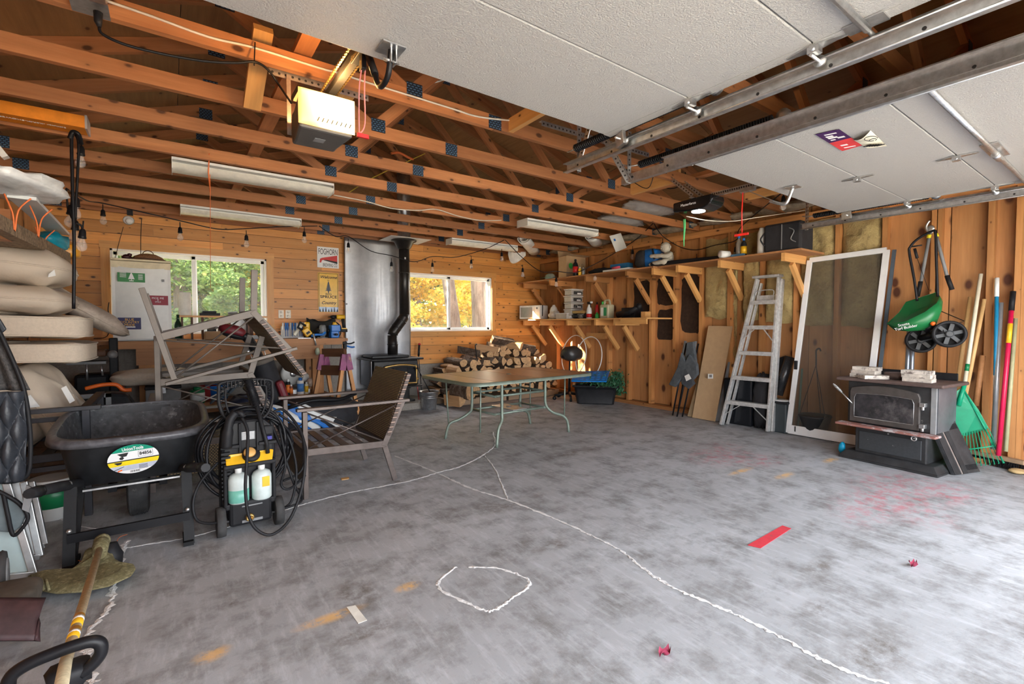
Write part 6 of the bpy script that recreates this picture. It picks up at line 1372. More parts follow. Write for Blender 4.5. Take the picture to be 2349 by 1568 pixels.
part('pail', G().lathe([(.10, 0), (.105, .01), (.14, .255), (.15, .26), (.15, .272), (.137, .27), (.10, .02)], (cx_, cy_, 0), (0, 0, 1), 28), M_STEEL, pail)
part('rib', G().lathe([(.126, .17), (.132, .178), (.128, .186)], (cx_, cy_, 0), (0, 0, 1), 28).lathe([(.130, .195), (.136, .203), (.132, .211)], (cx_, cy_, 0), (0, 0, 1), 28), M_STEEL, pail)
part('wire_handle', G().tube(arc((cx_, cy_, .26), .145, PI, 2*PI-.0, 12, (1, 0, 0), (0, .35, .55)), .004, 6), M_STEEL, pail)
part('ash_shovel', G().tube([(cx_+.02, cy_, .25), (cx_-.12, cy_+.12, .60)], .008, 8).ball((cx_-.125, cy_+.12, .61), .018, 8, 6), M_IRON, pail)
# ------------------------------------------------------------ log stack on pallets
for k, x0 in enumerate((3.40, 4.55)):
    p = thing('pallet', 'weathered wooden pallet under the %s half of the log stack' % ('left' if k == 0 else 'right'), 'pallet', (x0+.55, 6.8, 0))
    for y in (6.44, 6.8, 7.2): lumber('stringer', (x0, y, .05), (x0+1.1, y, .05), .04, .085, W_PALLET, p)
    for j in range(7): lumber('deck_board', (x0+.06+.163*j, 6.40, .103), (x0+.06+.163*j, 7.26, .103), .10, .018, W_PALLET, p)
M_END = mat('log_end', (.62, .38, .19), .85, var=.25, scale=24, bmp=.3, col2=(.30, .16, .08), c2=(.55, .7))
rs = random.Random(11)
protos = []
for kind in range(7):
    r = .085; L = .40
    if kind < 4:   # wedge from a split round
        a = [.9, 1.2, 1.55, 2.1][kind]; poly = [(0, 0)]+[(r*1.55*math.cos(a*t-a/2), r*1.55*math.sin(a*t-a/2)) for t in (0, .2, .4, .6, .8, 1)]
        mx = sum(p[0] for p in poly)/len(poly); poly = [(x-mx, z) for x, z in poly]
    elif kind < 6: poly = [(r*(1+.1*math.sin(3*t))*math.cos(t), r*(.9+.1*math.sin(2*t))*math.sin(t)) for t in [2*PI*i/12 for i in range(12)]]
    else: poly = [(-.09, -.05), (.09, -.06), (.08, .045), (-.05, .06)]
    root = thing('firewood_log', 'x', 'firewood', (0, 0, 0), 'firewood logs in the stack')
    b = G().prism([(x*1.0, -L/2, z) for x, z in poly], (0, L, 0)); b.f = b.f[2:]; b.s = b.s[2:]
    part('bark_side' if kind < 6 else 'split_side', b, W_BARK if kind in (4, 5) else (W_LOG if kind % 2 else W_BARK), root)
    part('cut_end', G().prism([(x*.995, -L/2-.001, z*.995) for x, z in poly], (0, .003, 0)), M_END, root)
    part('cut_end', G().prism([(x*.995, L/2-.002, z*.995) for x, z in poly], (0, .003, 0)), M_END, root)
    protos.append(root)
nl = 0
for layer in range(6):
    z = .20+layer*.112
    for ry in ((6.62, 7.03) if layer < 5 else (6.85,)):
        x = 3.42+.03*layer+rs.uniform(0, .05); xend = 5.62-.06*layer
        nr = 0
        while x < xend:
            if layer == 5 and not (4.2 < x < 5.3): x += .1; continue
            if layer == 4 and x < 3.65: x += .1; continue
            p = rs.choice(protos); wv = rs.uniform(.125, .155)
            y = ry+rs.uniform(-.04, .04)
            nr += 1; labs = '%s log from the left in the %s row, %s layer up' % (ordn[nr-1], 'front' if ry < 6.8 else ('rear' if layer < 5 else 'top'), ordn[layer])
            o = dup(p, (x+wv/2, y, z+rs.uniform(-.015, .015)), (rs.uniform(-.05, .05), rs.choice((0, PI/2, PI, -PI/2, .6, 2.3)), rs.uniform(-.12, .12)), labs, scale=(rs.uniform(.74, .88),)*3)
            x += wv; nl += 1
for k, (x, y, z, r) in enumerate(((4.05, 6.85, .80, .9), (4.35, 6.8, .84, 1.2), (4.62, 6.9, .86, .3), (4.9, 6.85, .90, .8), (5.15, 6.8, .84, 1.4), (5.4, 6.8, .70, .4), (4.75, 6.9, .97, 1.5))):
    dup(protos[k % 7], (x, y, z), (.25, .8, r), 'loose split log thrown on top of the stack, %s from the left' % ordn[[0, 1, 2, 4, 5, 6, 3][k]])
lf_ = dup(protos[4], (3.62, 6.33, .24), (0, .3, .4), 'big round log end in front of the pallet at the left of the stack', scale=(1.6, .8, 1.6))
dup(protos[1], (3.50, 6.36, .09), (0, .9, .3), 'split log leaning low by the pail at the left of the stack', scale=(1.3, .8, 1.2))
for p in protos:
    for o in list(p.children_recursive)+[p]: bpy.data.objects.remove(o)
hk = solo('log_hook', G().tube(smooth([(3.98, 6.5, .72), (3.95, 6.48, .84), (3.93, 6.47, .93), (3.96, 6.47, .95)], 4), .010, 6), M_IRON, 'small dark iron hook stuck in the top of the log stack', 'tool')
# ------------------------------------------------------------ patio table
tb_ = thing('patio_table', 'large rectangular patio table with green metal frame and wood-look top', 'table', (3.08, 4.4, 0))
M_FR = mat('sage_metal', (.20, .245, .20), .4, .3, var=.15); TZ = .70
T = Matrix.Translation((3.10, 4.38, 0)) @ Matrix.Rotation(.06, 4, 'Z')
def rrect(hx, hy, r, z, n=6):
    out = []
    for (sx, sy, a0) in ((1, 1, 0), (-1, 1, PI/2), (-1, -1, PI), (1, -1, 3*PI/2)):
        for k in range(n+1): a = a0+PI/2*k/n; out.append(V((sx*(hx-r)+r*math.cos(a), sy*(hy-r)+r*math.sin(a), z)))
    return out
hx, hy = .86, .56
g = loft([rrect(hx, hy, .16, TZ-.028), rrect(hx, hy, .16, TZ), rrect(hx-.035, hy-.035, .14, TZ+.004), rrect(hx-.04, hy-.04, .14, TZ)], G(T)); part('rim', g, M_FR, tb_)
part('rim_underside', G(T).prism(rrect(hx-.001, hy-.001, .16, TZ-.027), (0, 0, .004)), M_FR, tb_)
M_TOP = wood('table_top', (.48, .24, .12), (.34, .16, .09), kn=0, axis=1, objvar=.25, rough=.4, coat=.3)
for k in range(6):
    xa, xb = -hx+.04+k*(2*hx-.08)/6+.001, -hx+.04+(k+1)*(2*hx-.08)/6-.001
    if k in (0, 5):
        s = -1 if k == 0 else 1; pts = [(xa, -hy+.04), (xb, -hy+.04), (xb, hy-.04), (xa, hy-.04)]
        x_out, x_in = (xa, xb) if k == 0 else (xb, xa); pts = [(x_in, -hy+.04)]+[(x_out-s*.12+s*.12*math.sin(a), -hy+.04+.12-.12*math.cos(a)) for a in (0, .4, .8, 1.2, 1.57)]+[(x_out-s*.12+s*.12*math.sin(a), hy-.04-.12+.12*math.cos(a)) for a in (1.57, 1.2, .8, .4, 0)]+[(x_in, hy-.04)]
    else: pts = [(xa, -hy+.04), (xb, -hy+.04), (xb, hy-.04), (xa, hy-.04)]
    part('top_panel', G(T).prism([(x, y, TZ-.008) for x, y in pts], (0, 0, .009+.001*(k % 2))), M_TOP, tb_)
part('umbrella_ring', G(T).lathe([(.022, 0), (.028, 0), (.028, .006), (.022, .006)], (0, 0, TZ), (0, 0, 1), 20), M_FR, tb_)
for sx in (-1, 1):
    for sy in (-1, 1):
        xa = sx*.34; 
        if sy < 0: pts = [(sx*.36, sy*.22, .69), (sx*.36, sy*.22, .50), (sx*.37, sy*.22, .34), (sx*.45, sy*.25, .25), (sx*.58, sy*.28, .20), (sx*.64, sy*.30, .13), (sx*.655, sy*.31, 0)]
        else: pts = [(sx*.36, sy*.22, .69), (sx*.36, sy*.22, .40), (sx*.37, sy*.24, .28), (sx*.46, sy*.28, .2), (sx*.56, sy*.31, .15), (sx*.62, sy*.33, .0)]
        if sx < 0 and sy < 0: pts = [(-.33, -.30, .69), (-.33, -.30, .34), (-.34, -.31, .26), (-.40, -.33, .18), (-.43, -.34, 0)]
        if sx < 0 and sy > 0: pts = [(-.38, .18, .69), (-.38, .18, .36), (-.40, .20, .28), (-.50, .25, .21), (-.60, .30, .16), (-.64, .32, 0)]
        part('leg', G(T).tube(smooth([V(p) for p in pts], 4), .016, 10), M_FR, tb_)
    part('side_strut', G(T).tube([(sx*.60, -.30, .69), (sx*.60, -.29, .17)], .008, 8).tube([(sx*.62, .34, .69), (sx*.60, .31, .12)], .008, 8), M_FR, tb_)
for z in (.50, .31):
    for y in (-.2, .2): part('stretcher', G(T).tube([(-.36, y, z), (.37, y, z)], .013, 8), M_FR, tb_)
    for x in (-.35, .36): part('stretcher', G(T).tube([(x, -.22, z), (x, .2, z)], .013, 8), M_FR, tb_)
part('umbrella_socket', G(T).lathe([(.035, .30), (.03, .32), (.03, .34), (.022, .34)], (0, 0, 0), (0, 0, 1), 18).box(-.10, .10, -.2, .2, .322, .33), M_STEEL, tb_)
# ------------------------------------------------------------ stool, hoops, tote
stl = thing('saddle_stool', 'black saddle seat rolling stool near the corner', 'stool', (5.47, 6.0, 0))
c = V((5.47, 5.95, .72))
part('seat', G().grid(lambda u, v: c+V((-.17+.34*u+.04*math.sin(PI*v), .10*math.cos(2*PI*v)*(.5+.9*u)*math.sin(PI*min(1, u*.9+.1))**.5, .10*math.sin(2*PI*v)*(.4+.8*u)*math.sin(PI*min(1, u*.85+.12))**.6+.10*u)), 18, 24), mat('vinyl_black', (.035, .033, .032), .35), stl, sub=1)
part('seat_cap', G().ball(c+V((.05, 0, .05)), (.19, .16, .13), 20, 12, .1, 2, 1, .85), _mc['vinyl_black'], stl)
part('gas_post', G().tube([(5.47, 5.95, .10), (5.47, 5.95, .35)], .024, 12).tube([(5.47, 5.95, .35), (5.48, 5.95, .68)], .014, 12), M_BLK2, stl)
for k in range(5):
    a = 2*PI*k/5+.3; e = V((5.47+.27*math.cos(a), 5.95+.27*math.sin(a), .075)); part('base_arm', G().tube([(5.47, 5.95, .11), e], [.028, .018], 8), M_BLK2, stl)
    part('caster', G().lathe([(.005, -.02), (.03, -.018), (.03, .018), (.005, .02)], e-V((0, 0, .044)), (math.sin(a), -math.cos(a), 0), 14), M_BLK2, stl)
for k, (px, py, lab) in enumerate(((1316, 815, 'left one of two white hoops leaning in the corner'), (1350, 820, 'right one of two white hoops leaning in the corner'))):
    c = P(px, py, X=5.70); t = solo('hoop', G().tube([c+V((.06*math.sin(a)+.0, .30*math.cos(a), .35*math.sin(a))) for a in [2*PI*i/48 for i in range(48)]], .008, 8, True), M_WHITE, lab, 'hoop')
solo('wall_block', G().box(5.90, 5.99, 5.55, 5.99, 1.02, 1.12), W_LIGHT, 'pale timber block nailed between studs above the hoops', 'block')
tt = thing('storage_tote', 'black storage tote with greenery, standing against the right wall', 'tote', (5.48, 5.4, 0))
a, b = V((5.22, 5.54, 0)), V((5.65, 5.08, 0)); ex = (b-a).normalized(); ey = V((-ex.y, ex.x, 0)); L = (b-a).length; 
T = Matrix.Translation(a) @ Matrix((ex, ey, V((0, 0, 1)))).transposed().to_4x4()
g = loft([[V((L/2+x*.92, .17+y*.92, 0)) for x, y in ((p.x, p.y) for p in rrect(L/2, .155, .05, 0))], [V((L/2+p.x, .17+p.y, .27)) for p in rrect(L/2+.02, .17, .05, 0)], [V((L/2+p.x, .17+p.y, .27)) for p in rrect(L/2+.05, .19, .05, 0)], [V((L/2+p.x, .17+p.y, .30)) for p in rrect(L/2+.05, .19, .05, 0)], [V((L/2+p.x, .17+p.y, .28)) for p in rrect(L/2+.01, .16, .05, 0)], [V((L/2+p.x*.9, .17+p.y*.9, .02)) for p in rrect(L/2, .22, .05, 0)]], G(T)); g.f.append(tuple(range(28))); g.s.append(False)
part('body', g, M_BLACK, tt)
g = G(T)
for k in range(7): g.box(.05+.085*k, .065+.085*k, .006, .02, .03, .26)
part('side_rib', g, M_BLACK, tt)
part('label', G(T).box(L-.14, L-.05, -.004, .002, .06, .17), mat('label_blue2', (.05, .25, .55), .5), tt, label='blue label'); part('label_patch', G(T).box(L-.12, L-.06, -.006, -.003, .065, .085), M_WHITE, tt)
ld = thing('tote_lid', 'bright blue ribbed tote lid lying askew on the black tote', 'lid', (5.4, 5.5, .33))
ca, cb2, cc2, cd2 = P(1305, 878, Z=.34), P(1326, 858, Z=.42), P(1424, 856, Z=.44), P(1393, 879, Z=.34)
ca, cb2, cc2, cd2 = V((5.06, 5.46, .37)), V((5.42, 5.78, .47)), V((5.80, 5.34, .50)), V((5.36, 5.0, .385))
nz = (cb2-ca).cross(cd2-ca).normalized(); nz = nz if nz.z > 0 else -nz
part('lid', G().prism([ca, cd2, cc2, cb2], nz*.02), mat('lid_blue', (.0, .20, .62), .35), ld, bev=.008)
g = G()
for i in range(6):
    for j in range(4):
        u, v = .1+.15*i, .14+.21*j; q = ca.lerp(cd2, u).lerp(cb2.lerp(cc2, u), v)+nz*.02; q2 = ca.lerp(cd2, u+.08).lerp(cb2.lerp(cc2, u+.08), v+.12)+nz*.02; q1 = ca.lerp(cd2, u+.08).lerp(cb2.lerp(cc2, u+.08), v)+nz*.02; q3 = ca.lerp(cd2, u).lerp(cb2.lerp(cc2, u), v+.12)+nz*.02
        g.prism([q, q1, q2, q3], nz*.006)
part('raised_pad', g, _mc['lid_blue'], ld, kind='stuff')
rs = random.Random(2); g = G()
for k in range(900):
    c = V((5.62+rs.gauss(0, .13), 5.30+rs.gauss(0, .14), .30+abs(rs.gauss(0, .07)))); 
    if rs.random() < .45: c = V((5.80+rs.gauss(0, .05), 5.18+rs.gauss(0, .06), rs.uniform(.14, .50)))
    d = V((rs.gauss(0, 1), rs.gauss(0, 1), rs.gauss(0, 1))).normalized()*.035; s = d.cross(V((rs.random(), rs.random(), rs.random()))).normalized()*.010
    g.add([c-d, c+s, c+d, c-s], [(0, 1, 2, 3)])
tag(part('pine_garland', g, mat('garland_green', (.025, .12, .05), .6, var=.4), None, kind='stuff'), 'artificial pine garland spilling out of the black tote', 'garland')
# ------------------------------------------------------------ shelves in the corner
def bracket(par, y, z, d=.42, dz=.34, h=.09, m=W_LIGHT):
    lumber('bracket_arm', (XR-.09, y, z-h/2), (XR-.09-d, y, z-h/2), .038, h, m, par); lumber('bracket_brace', (XR-.09-d*.62, y+.001, z-h-.01), (XR-.10, y+.001, z-h-dz), .038, .07, m, par)
us = thing('wall_shelf', 'long upper plywood shelf on timber brackets along the right wall', 'shelf', (5.8, 4.9, 2.0)); UZ, LZ = 2.06, 1.36
part('shelf_board', G().box(5.38, 5.955, 4.18, YB-.02, UZ-.02, UZ), W_BENCH, us); part('shelf_board', G().prism([(5.38, 2.30, UZ-.02), (5.955, 2.30, UZ-.02), (5.955, 4.178, UZ-.02), (5.47, 4.178, UZ-.02)], (0, 0, .02)), W_BENCH, us)
for y in (7.15, 6.40, 5.52, 4.68): bracket(us, y, UZ-.021, .55, .36, .09, W_STUD)
for y in (4.22, 3.83, 3.24, 2.50): bracket(us, y, UZ-.021, .54, .36)
lws = thing('wall_shelf', 'lower plywood shelf on timber brackets in the right back corner', 'shelf', (5.8, 5.9, 1.3))
part('shelf_board', G().box(5.38, 5.955, 4.28, YB-.02, LZ-.02, LZ), W_LIGHT, lws)
for y in (7.15, 6.65, 5.95, 5.3, 4.9): bracket(lws, y, LZ-.021, .55, .38)
lumber('shelf_front_edge', (5.385, 4.28, LZ-.056), (5.385, 4.75, LZ-.056), .03, .07, W_LIGHT, lws)
def at_(px, X=5.72): return P(px, 700, X=X).y
ML = mat('appliance_white', (.72, .70, .66), .35)
mwv = thing('microwave', 'white microwave oven on the lower shelf in the corner', 'microwave', (5.55, 7.05, LZ))
T = Matrix.Translation((5.36, 7.22, LZ)) @ Matrix(((.3, .954, 0), (-.954, .3, 0), (0, 0, 1))).to_4x4(); ML_ = .46
part('body', G(T).box(0, ML_, .02, .28, .008, .262), ML, mwv, bev=.012)
part('door', G(T).box(0, ML_-.13, 0, .02, .012, .258), ML, mwv, bev=.008); part('door_window', G(T).box(.03, ML_-.17, -.003, 0, .04, .225), mat('smoky_window', (.26, .23, .21), .15), mwv, bev=.001)
part('control_panel', G(T).box(ML_-.125, ML_, -.002, .02, .012, .258), ML, mwv, bev=.008); part('dial', G(T).lathe([(.018, 0), (.016, .012), (.001, .014)], (ML_-.06, -.002, .205), (0, -1, 0), 16), M_GREY, mwv)
part('power_cord', G(T).tube([(ML_+.012, .08, .265), (ML_+.012, .07, .06)], .008, 8), M_BLK2, mwv)
jug = solo('white_jug', G().lathe([(.07, 0), (.075, .01), (.075, .16), (.05, .22), (.025, .24), (.025, .26)], (5.68, 6.60, LZ+.001), (0, 0, 1), 18), ML, 'white plastic jug tight beside the microwave', 'jug')
solo('plastic_bag_small', G().ball((5.62, 6.50, LZ+.07), (.09, .13, .07), 18, 12, .6, 5, 9), mat('bag_white', (.72, .66, .60), .35, var=.2, bmp=.5), 'crumpled whitish plastic bag beside the microwave', 'bag')
MC = mat('clear_bin', (.56, .50, .44), .2, alpha=.85, var=.1)
for k in range(4):
    z = LZ+.06+.115*k; x0 = 5.55+.01*(k % 2); y0 = 6.0
    t = thing('clear_storage_box', 'clear shoe box of small parts, %s in the stack of four' % ('bottom', 'second from bottom', 'third from bottom', 'top')[k], 'storage box', (5.7, y0+.09, z), 'clear stacked storage boxes')
    part('box', G().box(x0, x0+.27, y0, y0+.18, z, z+.09), MC, t, bev=.01); part('lid', G().box(x0-.01, x0+.28, y0-.01, y0+.19, z+.092, z+.108), ML, t, bev=.006)
    part('contents', G().box(x0+.05, x0+.25, y0-.002, y0+.16, z+.015, z+.07), mat('dark_parts', (.03, .028, .025), .6, var=.5, scale=60, col2=(.4, .36, .3), c2=(.55, .62)), t); part('label', G().box(x0+.13, x0+.22, y0-.005, y0-.002, z+.02, z+.045), M_WHITE, t)
solo('lower_tub', G().box(5.52, 5.84, 5.99, 6.2, LZ, LZ+.058), ML, 'low white tub at the foot of the stacked clear boxes', 'tub', bev=.01)
t = thing('clear_tray', 'open clear tray of hardware in front of the stacked boxes', 'tray', (5.58, 6.25, LZ)); part('tray', G().box(5.505, 5.62, 6.06, 6.34, LZ+.001, LZ+.09), MC, t, bev=.006); part('rim', G().box(5.50, 5.625, 6.05, 6.35, LZ+.09, LZ+.10), ML, t); part('hardware', G().ball((5.55, 6.2, LZ+.07), (.04, .12, .035), 14, 8, .5, 8, 3), M_GREY, t)
solo('sandpaper_stack', G().box(5.56, 5.74, 5.72, 5.98, LZ+.09, LZ+.135), mat('kraft', (.46, .30, .10), .8), 'stack of tan sandpaper sheets on the lower shelf', 'sandpaper', bev=.003)
rs = random.Random(8)
for k, (y, r, m_, lab) in enumerate(((5.92, .05, M_BLACK, 'black tangle of straps under the tan sheets'), (5.78, .045, M_GREY, 'grey bundle of fittings under the tan sheets'), (5.68, .04, M_BLACK, 'black pouch left of the spray bottle'))):
    solo('parts_pile', G().ball((5.60, y, LZ+.045), (.06, .09, .045), 14, 8, .6, 6, k), m_, lab, 'hardware')
spb = thing('spray_bottle', 'white trigger spray bottle with red label on the lower shelf', 'bottle', (5.6, 5.62, LZ)); y = 5.60
part('bottle', G().lathe([(.04, 0), (.045, .01), (.045, .12), (.036, .17), (.018, .215), (.016, .23)], (5.58, y, LZ), (0, 0, 1), 18), M_WHITE, spb); part('label', G().lathe([(.0455, .02), (.0455, .08)], (5.58, y, LZ), (0, 0, 1), 18), M_RED, spb); part('trigger_head', G().box(5.555, 5.60, y-.04, y+.025, LZ+.235, LZ+.275).tube([(5.575, y-.035, LZ+.23), (5.57, y-.05, LZ+.18)], .007, 6), M_BLACK, spb, bev=.006); part('nozzle', G().box(5.56, 5.595, y-.065, y-.04, LZ+.25, LZ+.28), M_WHITE, spb)
def bottle(name, x, y, z, r, h, m1, capm, lab, labm=None, cat='bottle'):
    t = thing(name, lab, cat, (x, y, z)); part('body', G().lathe([(r*.92, 0), (r, .006), (r, h*.62), (r*.75, h*.75), (r*.35, h*.84), (r*.35, h*.88)], (x, y, z), (0, 0, 1), 16), m1, t)
    part('cap', G().lathe([(r*.42, h*.86), (r*.42, h*.98), (r*.3, h)], (x, y, z), (0, 0, 1), 12), capm, t)
    if labm: part('label', G().lathe([(r*1.01, h*.15), (r*1.01, h*.55)], (x, y, z), (0, 0, 1), 16), labm, t)
bottle('spray_can', 5.68, 5.52, LZ, .032, .27, M_RED, M_BLK2, 'red aerosol can with black cap behind the white spray bottle', cat='can')
bottle('green_bottle', 5.62, 5.46, LZ, .035, .10, mat('bright_green', (.05, .45, .08), .4), _mc['bright_green'], 'small bright green bottle at the foot of the red can')
jg2 = thing('antifreeze_jug', 'tan rectangular jug with green cap and label on the lower shelf', 'jug', (5.62, 5.25, LZ)); MJ = mat('tan_jug', (.48, .43, .28), .4)
part('body', G().prism([(5.55, 5.16, LZ), (5.70, 5.16, LZ), (5.70, 5.34, LZ), (5.55, 5.34, LZ)], (0, 0, .22)), MJ, jg2, bev=.02); part('handle', G().tube(smooth([(5.62, 5.30, LZ+.21), (5.62, 5.28, LZ+.28), (5.62, 5.20, LZ+.28), (5.62, 5.18, LZ+.21)], 4), .018, 8), MJ, jg2); part('cap', G().lathe([(.026, .22), (.026, .27)], (5.62, 5.33, LZ), (0, 0, 1), 12), _mc['bright_green'], jg2)
part('label', G().box(5.546, 5.55, 5.19, 5.31, LZ+.04, LZ+.17), mat('lab_green', (.02, .28, .10), .5), jg2); part('label_top', G().box(5.545, 5.549, 5.25, 5.31, LZ+.04, LZ+.17), M_WHITE, jg2)
solo('polisher', G().tube([(5.60, 5.00, LZ+.05), (5.60, 4.78, LZ+.09), (5.60, 4.60, LZ+.16)], [.05, .045, .035], 12).ball((5.60, 4.6, LZ+.17), (.04, .05, .05), 12, 8), M_BLACK, 'black power polisher lying at the right of the lower shelf', 'power tool')
solo('speaker_box', G().box(5.65, 5.85, 4.72, 4.98, LZ+.001, LZ+.16), M_BLK2, 'black boxed item with green print at the right of the lower shelf', 'box', bev=.01)
solo('wood_offcut', G().box(5.60, 5.72, 4.48, 4.56, LZ, LZ+.09), W_LIGHT, 'small pine block at the right end of the lower shelf', 'offcut')
_before = set(o.name for o in bpy.data.objects if not o.parent)
# upper shelf things
cap_ = thing('baseball_cap', 'pale green cap at the left of the upper shelf', 'cap', (5.66, 6.9, UZ)); c = P(1262, 633, X=5.46)
part('crown', G().ball((5.66, c.y, UZ+.035), (.09, .10, .07), 20, 10, .05), mat('cap_green', (.30, .34, .28), .9), cap_); part('brim', G().grid(lambda u, v: V((5.60-.11*v, c.y+.09*(2*u-1)*(1-.3*v), UZ+.03-.012*v)), 8, 4), M_GRN, cap_, sol=.004)
cbx = thing('cardboard_box', 'open cardboard meal-kit box on the upper shelf', 'cardboard box', (5.86, 6.1, UZ)); bx0, bx1, by0, by1, zt = 5.64, 6.08, 6.0, 6.2, 2.42
part('box', G().box(bx0, bx1, by0, by1, UZ, zt), M_CARD, cbx); part('flap', G().prism([(bx0, by1, zt), (bx1-.1, by1, zt), (bx1-.12, by1+.05, zt+.11), (bx0+.02, by1+.05, zt+.11)], (0, .003, 0)), M_CARD, cbx); part('flap', G().prism([(bx0, by0, zt), (bx1, by0, zt), (bx1+.02, by0-.09, zt+.02), (bx0+.0, by0-.09, zt+.02)], (0, 0, .003)), M_CARD, cbx)
text('HELLO\nFRESH', .085, (bx0+.27, by0-.002, (UZ+zt)/2-.01), (1, 0, 0), (0, 0, 1), mat('print_brown', (.30, .22, .12), .9), cbx)
part('green_mark', G().ball((bx0+.10, by0, (UZ+zt)/2+.02), (.05, .003, .05), 14, 8), _mc['bright_green'], cbx)
bottle('oil_bottle', 5.61, P(1320, 640, X=5.41).y, UZ, .045, .27, M_BLK2, M_BLK2, 'black motor oil bottle in front of the cardboard box', M_RED)
bottle('yellow_bottle', 5.60, P(1329, 640, X=5.40).y-.01, UZ, .026, .13, M_YEL, M_WHITE, 'small yellow bottle in front of the cardboard box')
bottle('small_vial', 5.61, P(1333, 640, X=5.41).y-.05, UZ, .022, .12, M_GREY, M_WHITE, 'small grey bottle right of the yellow bottle')
def shelfy(px): return P(px, 600, X=5.52).y
solo('dark_cloth', G().ball((5.75, shelfy(1380), UZ+.045), (.12, .26, .045), 20, 10, .5, 4, 3), mat('black_cloth', (.012, .012, .014), .9), 'folded black cloth on the upper shelf right of the box', 'cloth')
solo('blue_box', G().box(5.72, 5.84, shelfy(1440), shelfy(1400), UZ+.05, UZ+.12), mat('box_blue', (.02, .18, .42), .5), 'flat blue carton on the upper shelf over papers', 'carton')
solo('paper_pile', G().box(5.60, 5.86, shelfy(1455), shelfy(1395), UZ+.002, UZ+.03), M_WHITE, 'pile of white papers on the upper shelf under the blue carton', 'paper', bev=.004)
solo('striped_roll', G().tube([(5.62, shelfy(1432), UZ+.05), (5.62, shelfy(1415), UZ+.05)], .018, 10), mat('pink_red', (.7, .08, .14), .5), 'small red striped roll on the white papers', 'roll')
bp = thing('backpack', 'blue and black backpack sitting on the upper shelf', 'backpack', (5.75, shelfy(1487), UZ)); yb3 = shelfy(1487)
part('body', G().ball((5.78, yb3-.03, UZ+.135), (.13, .15, .135), 20, 14, .1, 2, 4, .6), M_BLUE, bp); part('dark_panel', G().ball((5.73, yb3+.09, UZ+.13), (.12, .09, .13), 18, 12, .1, 2, 5, .6), M_BAG, bp, label='black side panel'); part('strap', wire([(5.66, yb3-.12, UZ+.24), (5.62, yb3-.16, UZ+.2), (5.64, yb3-.17, UZ+.1)], .014), M_BLACK, bp)
sta = thing('baby_statue', 'pale stone baby figurine sitting on the upper shelf', 'statue', (5.74, shelfy(1523), UZ)); y0 = shelfy(1523)
M_ST = mat('weathered_stone', (.48, .44, .36), .9, var=.25, scale=20, bmp=.4)
part('body', G().ball((5.74, y0-.05, UZ+.11), (.075, .075, .10), 20, 12).ball((5.70, y0-.04, UZ+.25), (.068, .070, .072), 22, 14).ball((5.635, y0-.02, UZ+.235), (.012, .02, .012), 8, 6).ball((5.635, y0-.03, UZ+.255), (.012, .011, .012), 8, 6).ball((5.70, y0-.115, UZ+.245), (.016, .012, .02), 8, 6), M_ST, sta, label='bald head and round body')
part('arm', G().tube(smooth([(5.71, y0-.12, UZ+.16), (5.64, y0-.11, UZ+.12), (5.60, y0-.0, UZ+.135), (5.60, y0+.10, UZ+.14)], 4), [.03]*6+[.025]*7, 10).ball((5.60, y0+.11, UZ+.14), (.03, .03, .026), 10, 8), M_ST, sta); part('arm', G().tube(smooth([(5.72, y0+.02, UZ+.16), (5.65, y0+.05, UZ+.13), (5.62, y0+.09, UZ+.15)], 4), .026, 10), M_ST, sta)
part('leg', G().tube(smooth([(5.72, y0-.09, UZ+.05), (5.62, y0-.10, UZ+.045), (5.59, y0-.0, UZ+.04), (5.60, y0+.09, UZ+.035)], 4), [.042]*6+[.03]*7, 10), M_ST, sta); part('leg', G().tube(smooth([(5.74, y0+.0, UZ+.05), (5.66, y0+.06, UZ+.05), (5.62, y0+.12, UZ+.03)], 4), [.042]*4+[.03]*5, 10).ball((5.61, y0+.13, UZ+.025), (.035, .028, .024), 10, 8), M_ST, sta)
solo('black_case', G().prism([(5.56, 4.22, UZ+.002), (5.68, 4.22, UZ+.002), (5.80, 3.35, UZ+.002), (5.72, 3.30, UZ+.002)], (0, 0, .05)), M_BLK2, 'long black fabric case lying along the upper shelf', 'case', bev=.015)
py_ = P(1657, 588, X=5.42).y
pr = thing('paper_roll', 'small white roll of paper on the upper shelf right of the statue', 'roll', (5.6, py_, UZ)); part('roll', G().lathe([(.018, 0), (.042, 0), (.042, .12), (.018, .12), (.018, .01)], (5.57, py_, UZ+.043), (1, -.4, 0), 20), M_WHITE, pr)
solo('blue_tape', G().box(5.66, 5.70, py_-.24, py_-.08, UZ+.001, UZ+.035), mat('dusty_blue', (.08, .20, .34), .5), 'small blue tool beside the white paper roll', 'tool', bev=.006)
bottle('dark_bottle', 5.72, P(1706, 570, X=5.52).y, UZ, .035, .22, M_BLACK, M_BLUE, 'dark bottle with yellow label behind the hanging bulb', M_YEL)
bottle('clear_bottle', 5.74, P(1695, 570, X=5.54).y, UZ, .035, .26, mat('dull_glass', (.25, .22, .18), .2), M_BLUE, 'smoky bottle just left of the yellow labelled one')
y0 = P(1742, 560, X=5.46).y; solo('white_canister', G().lathe([(.045, 0), (.05, .01), (.05, .24), (.03, .29), (.03, .30)], (5.72, y0, UZ), (0, 0, 1), 18), ML, 'tall white plastic canister left of the black case', 'canister')
ya, yb2 = P(1838, 545, X=5.44).y, P(1751, 545, X=5.44).y
bc = thing('soft_case', 'large black soft-sided case at the right end of the upper shelf', 'case', (5.8, (ya+yb2)/2, UZ)); part('case', G().box(5.64, 5.94, ya, yb2, UZ+.001, UZ+.31), M_BAG, bc, bev=.025); part('flap_seam', G().box(5.634, 5.64, (ya+yb2)/2-.004, (ya+yb2)/2+.004, UZ+.02, UZ+.29), M_GREY, bc)
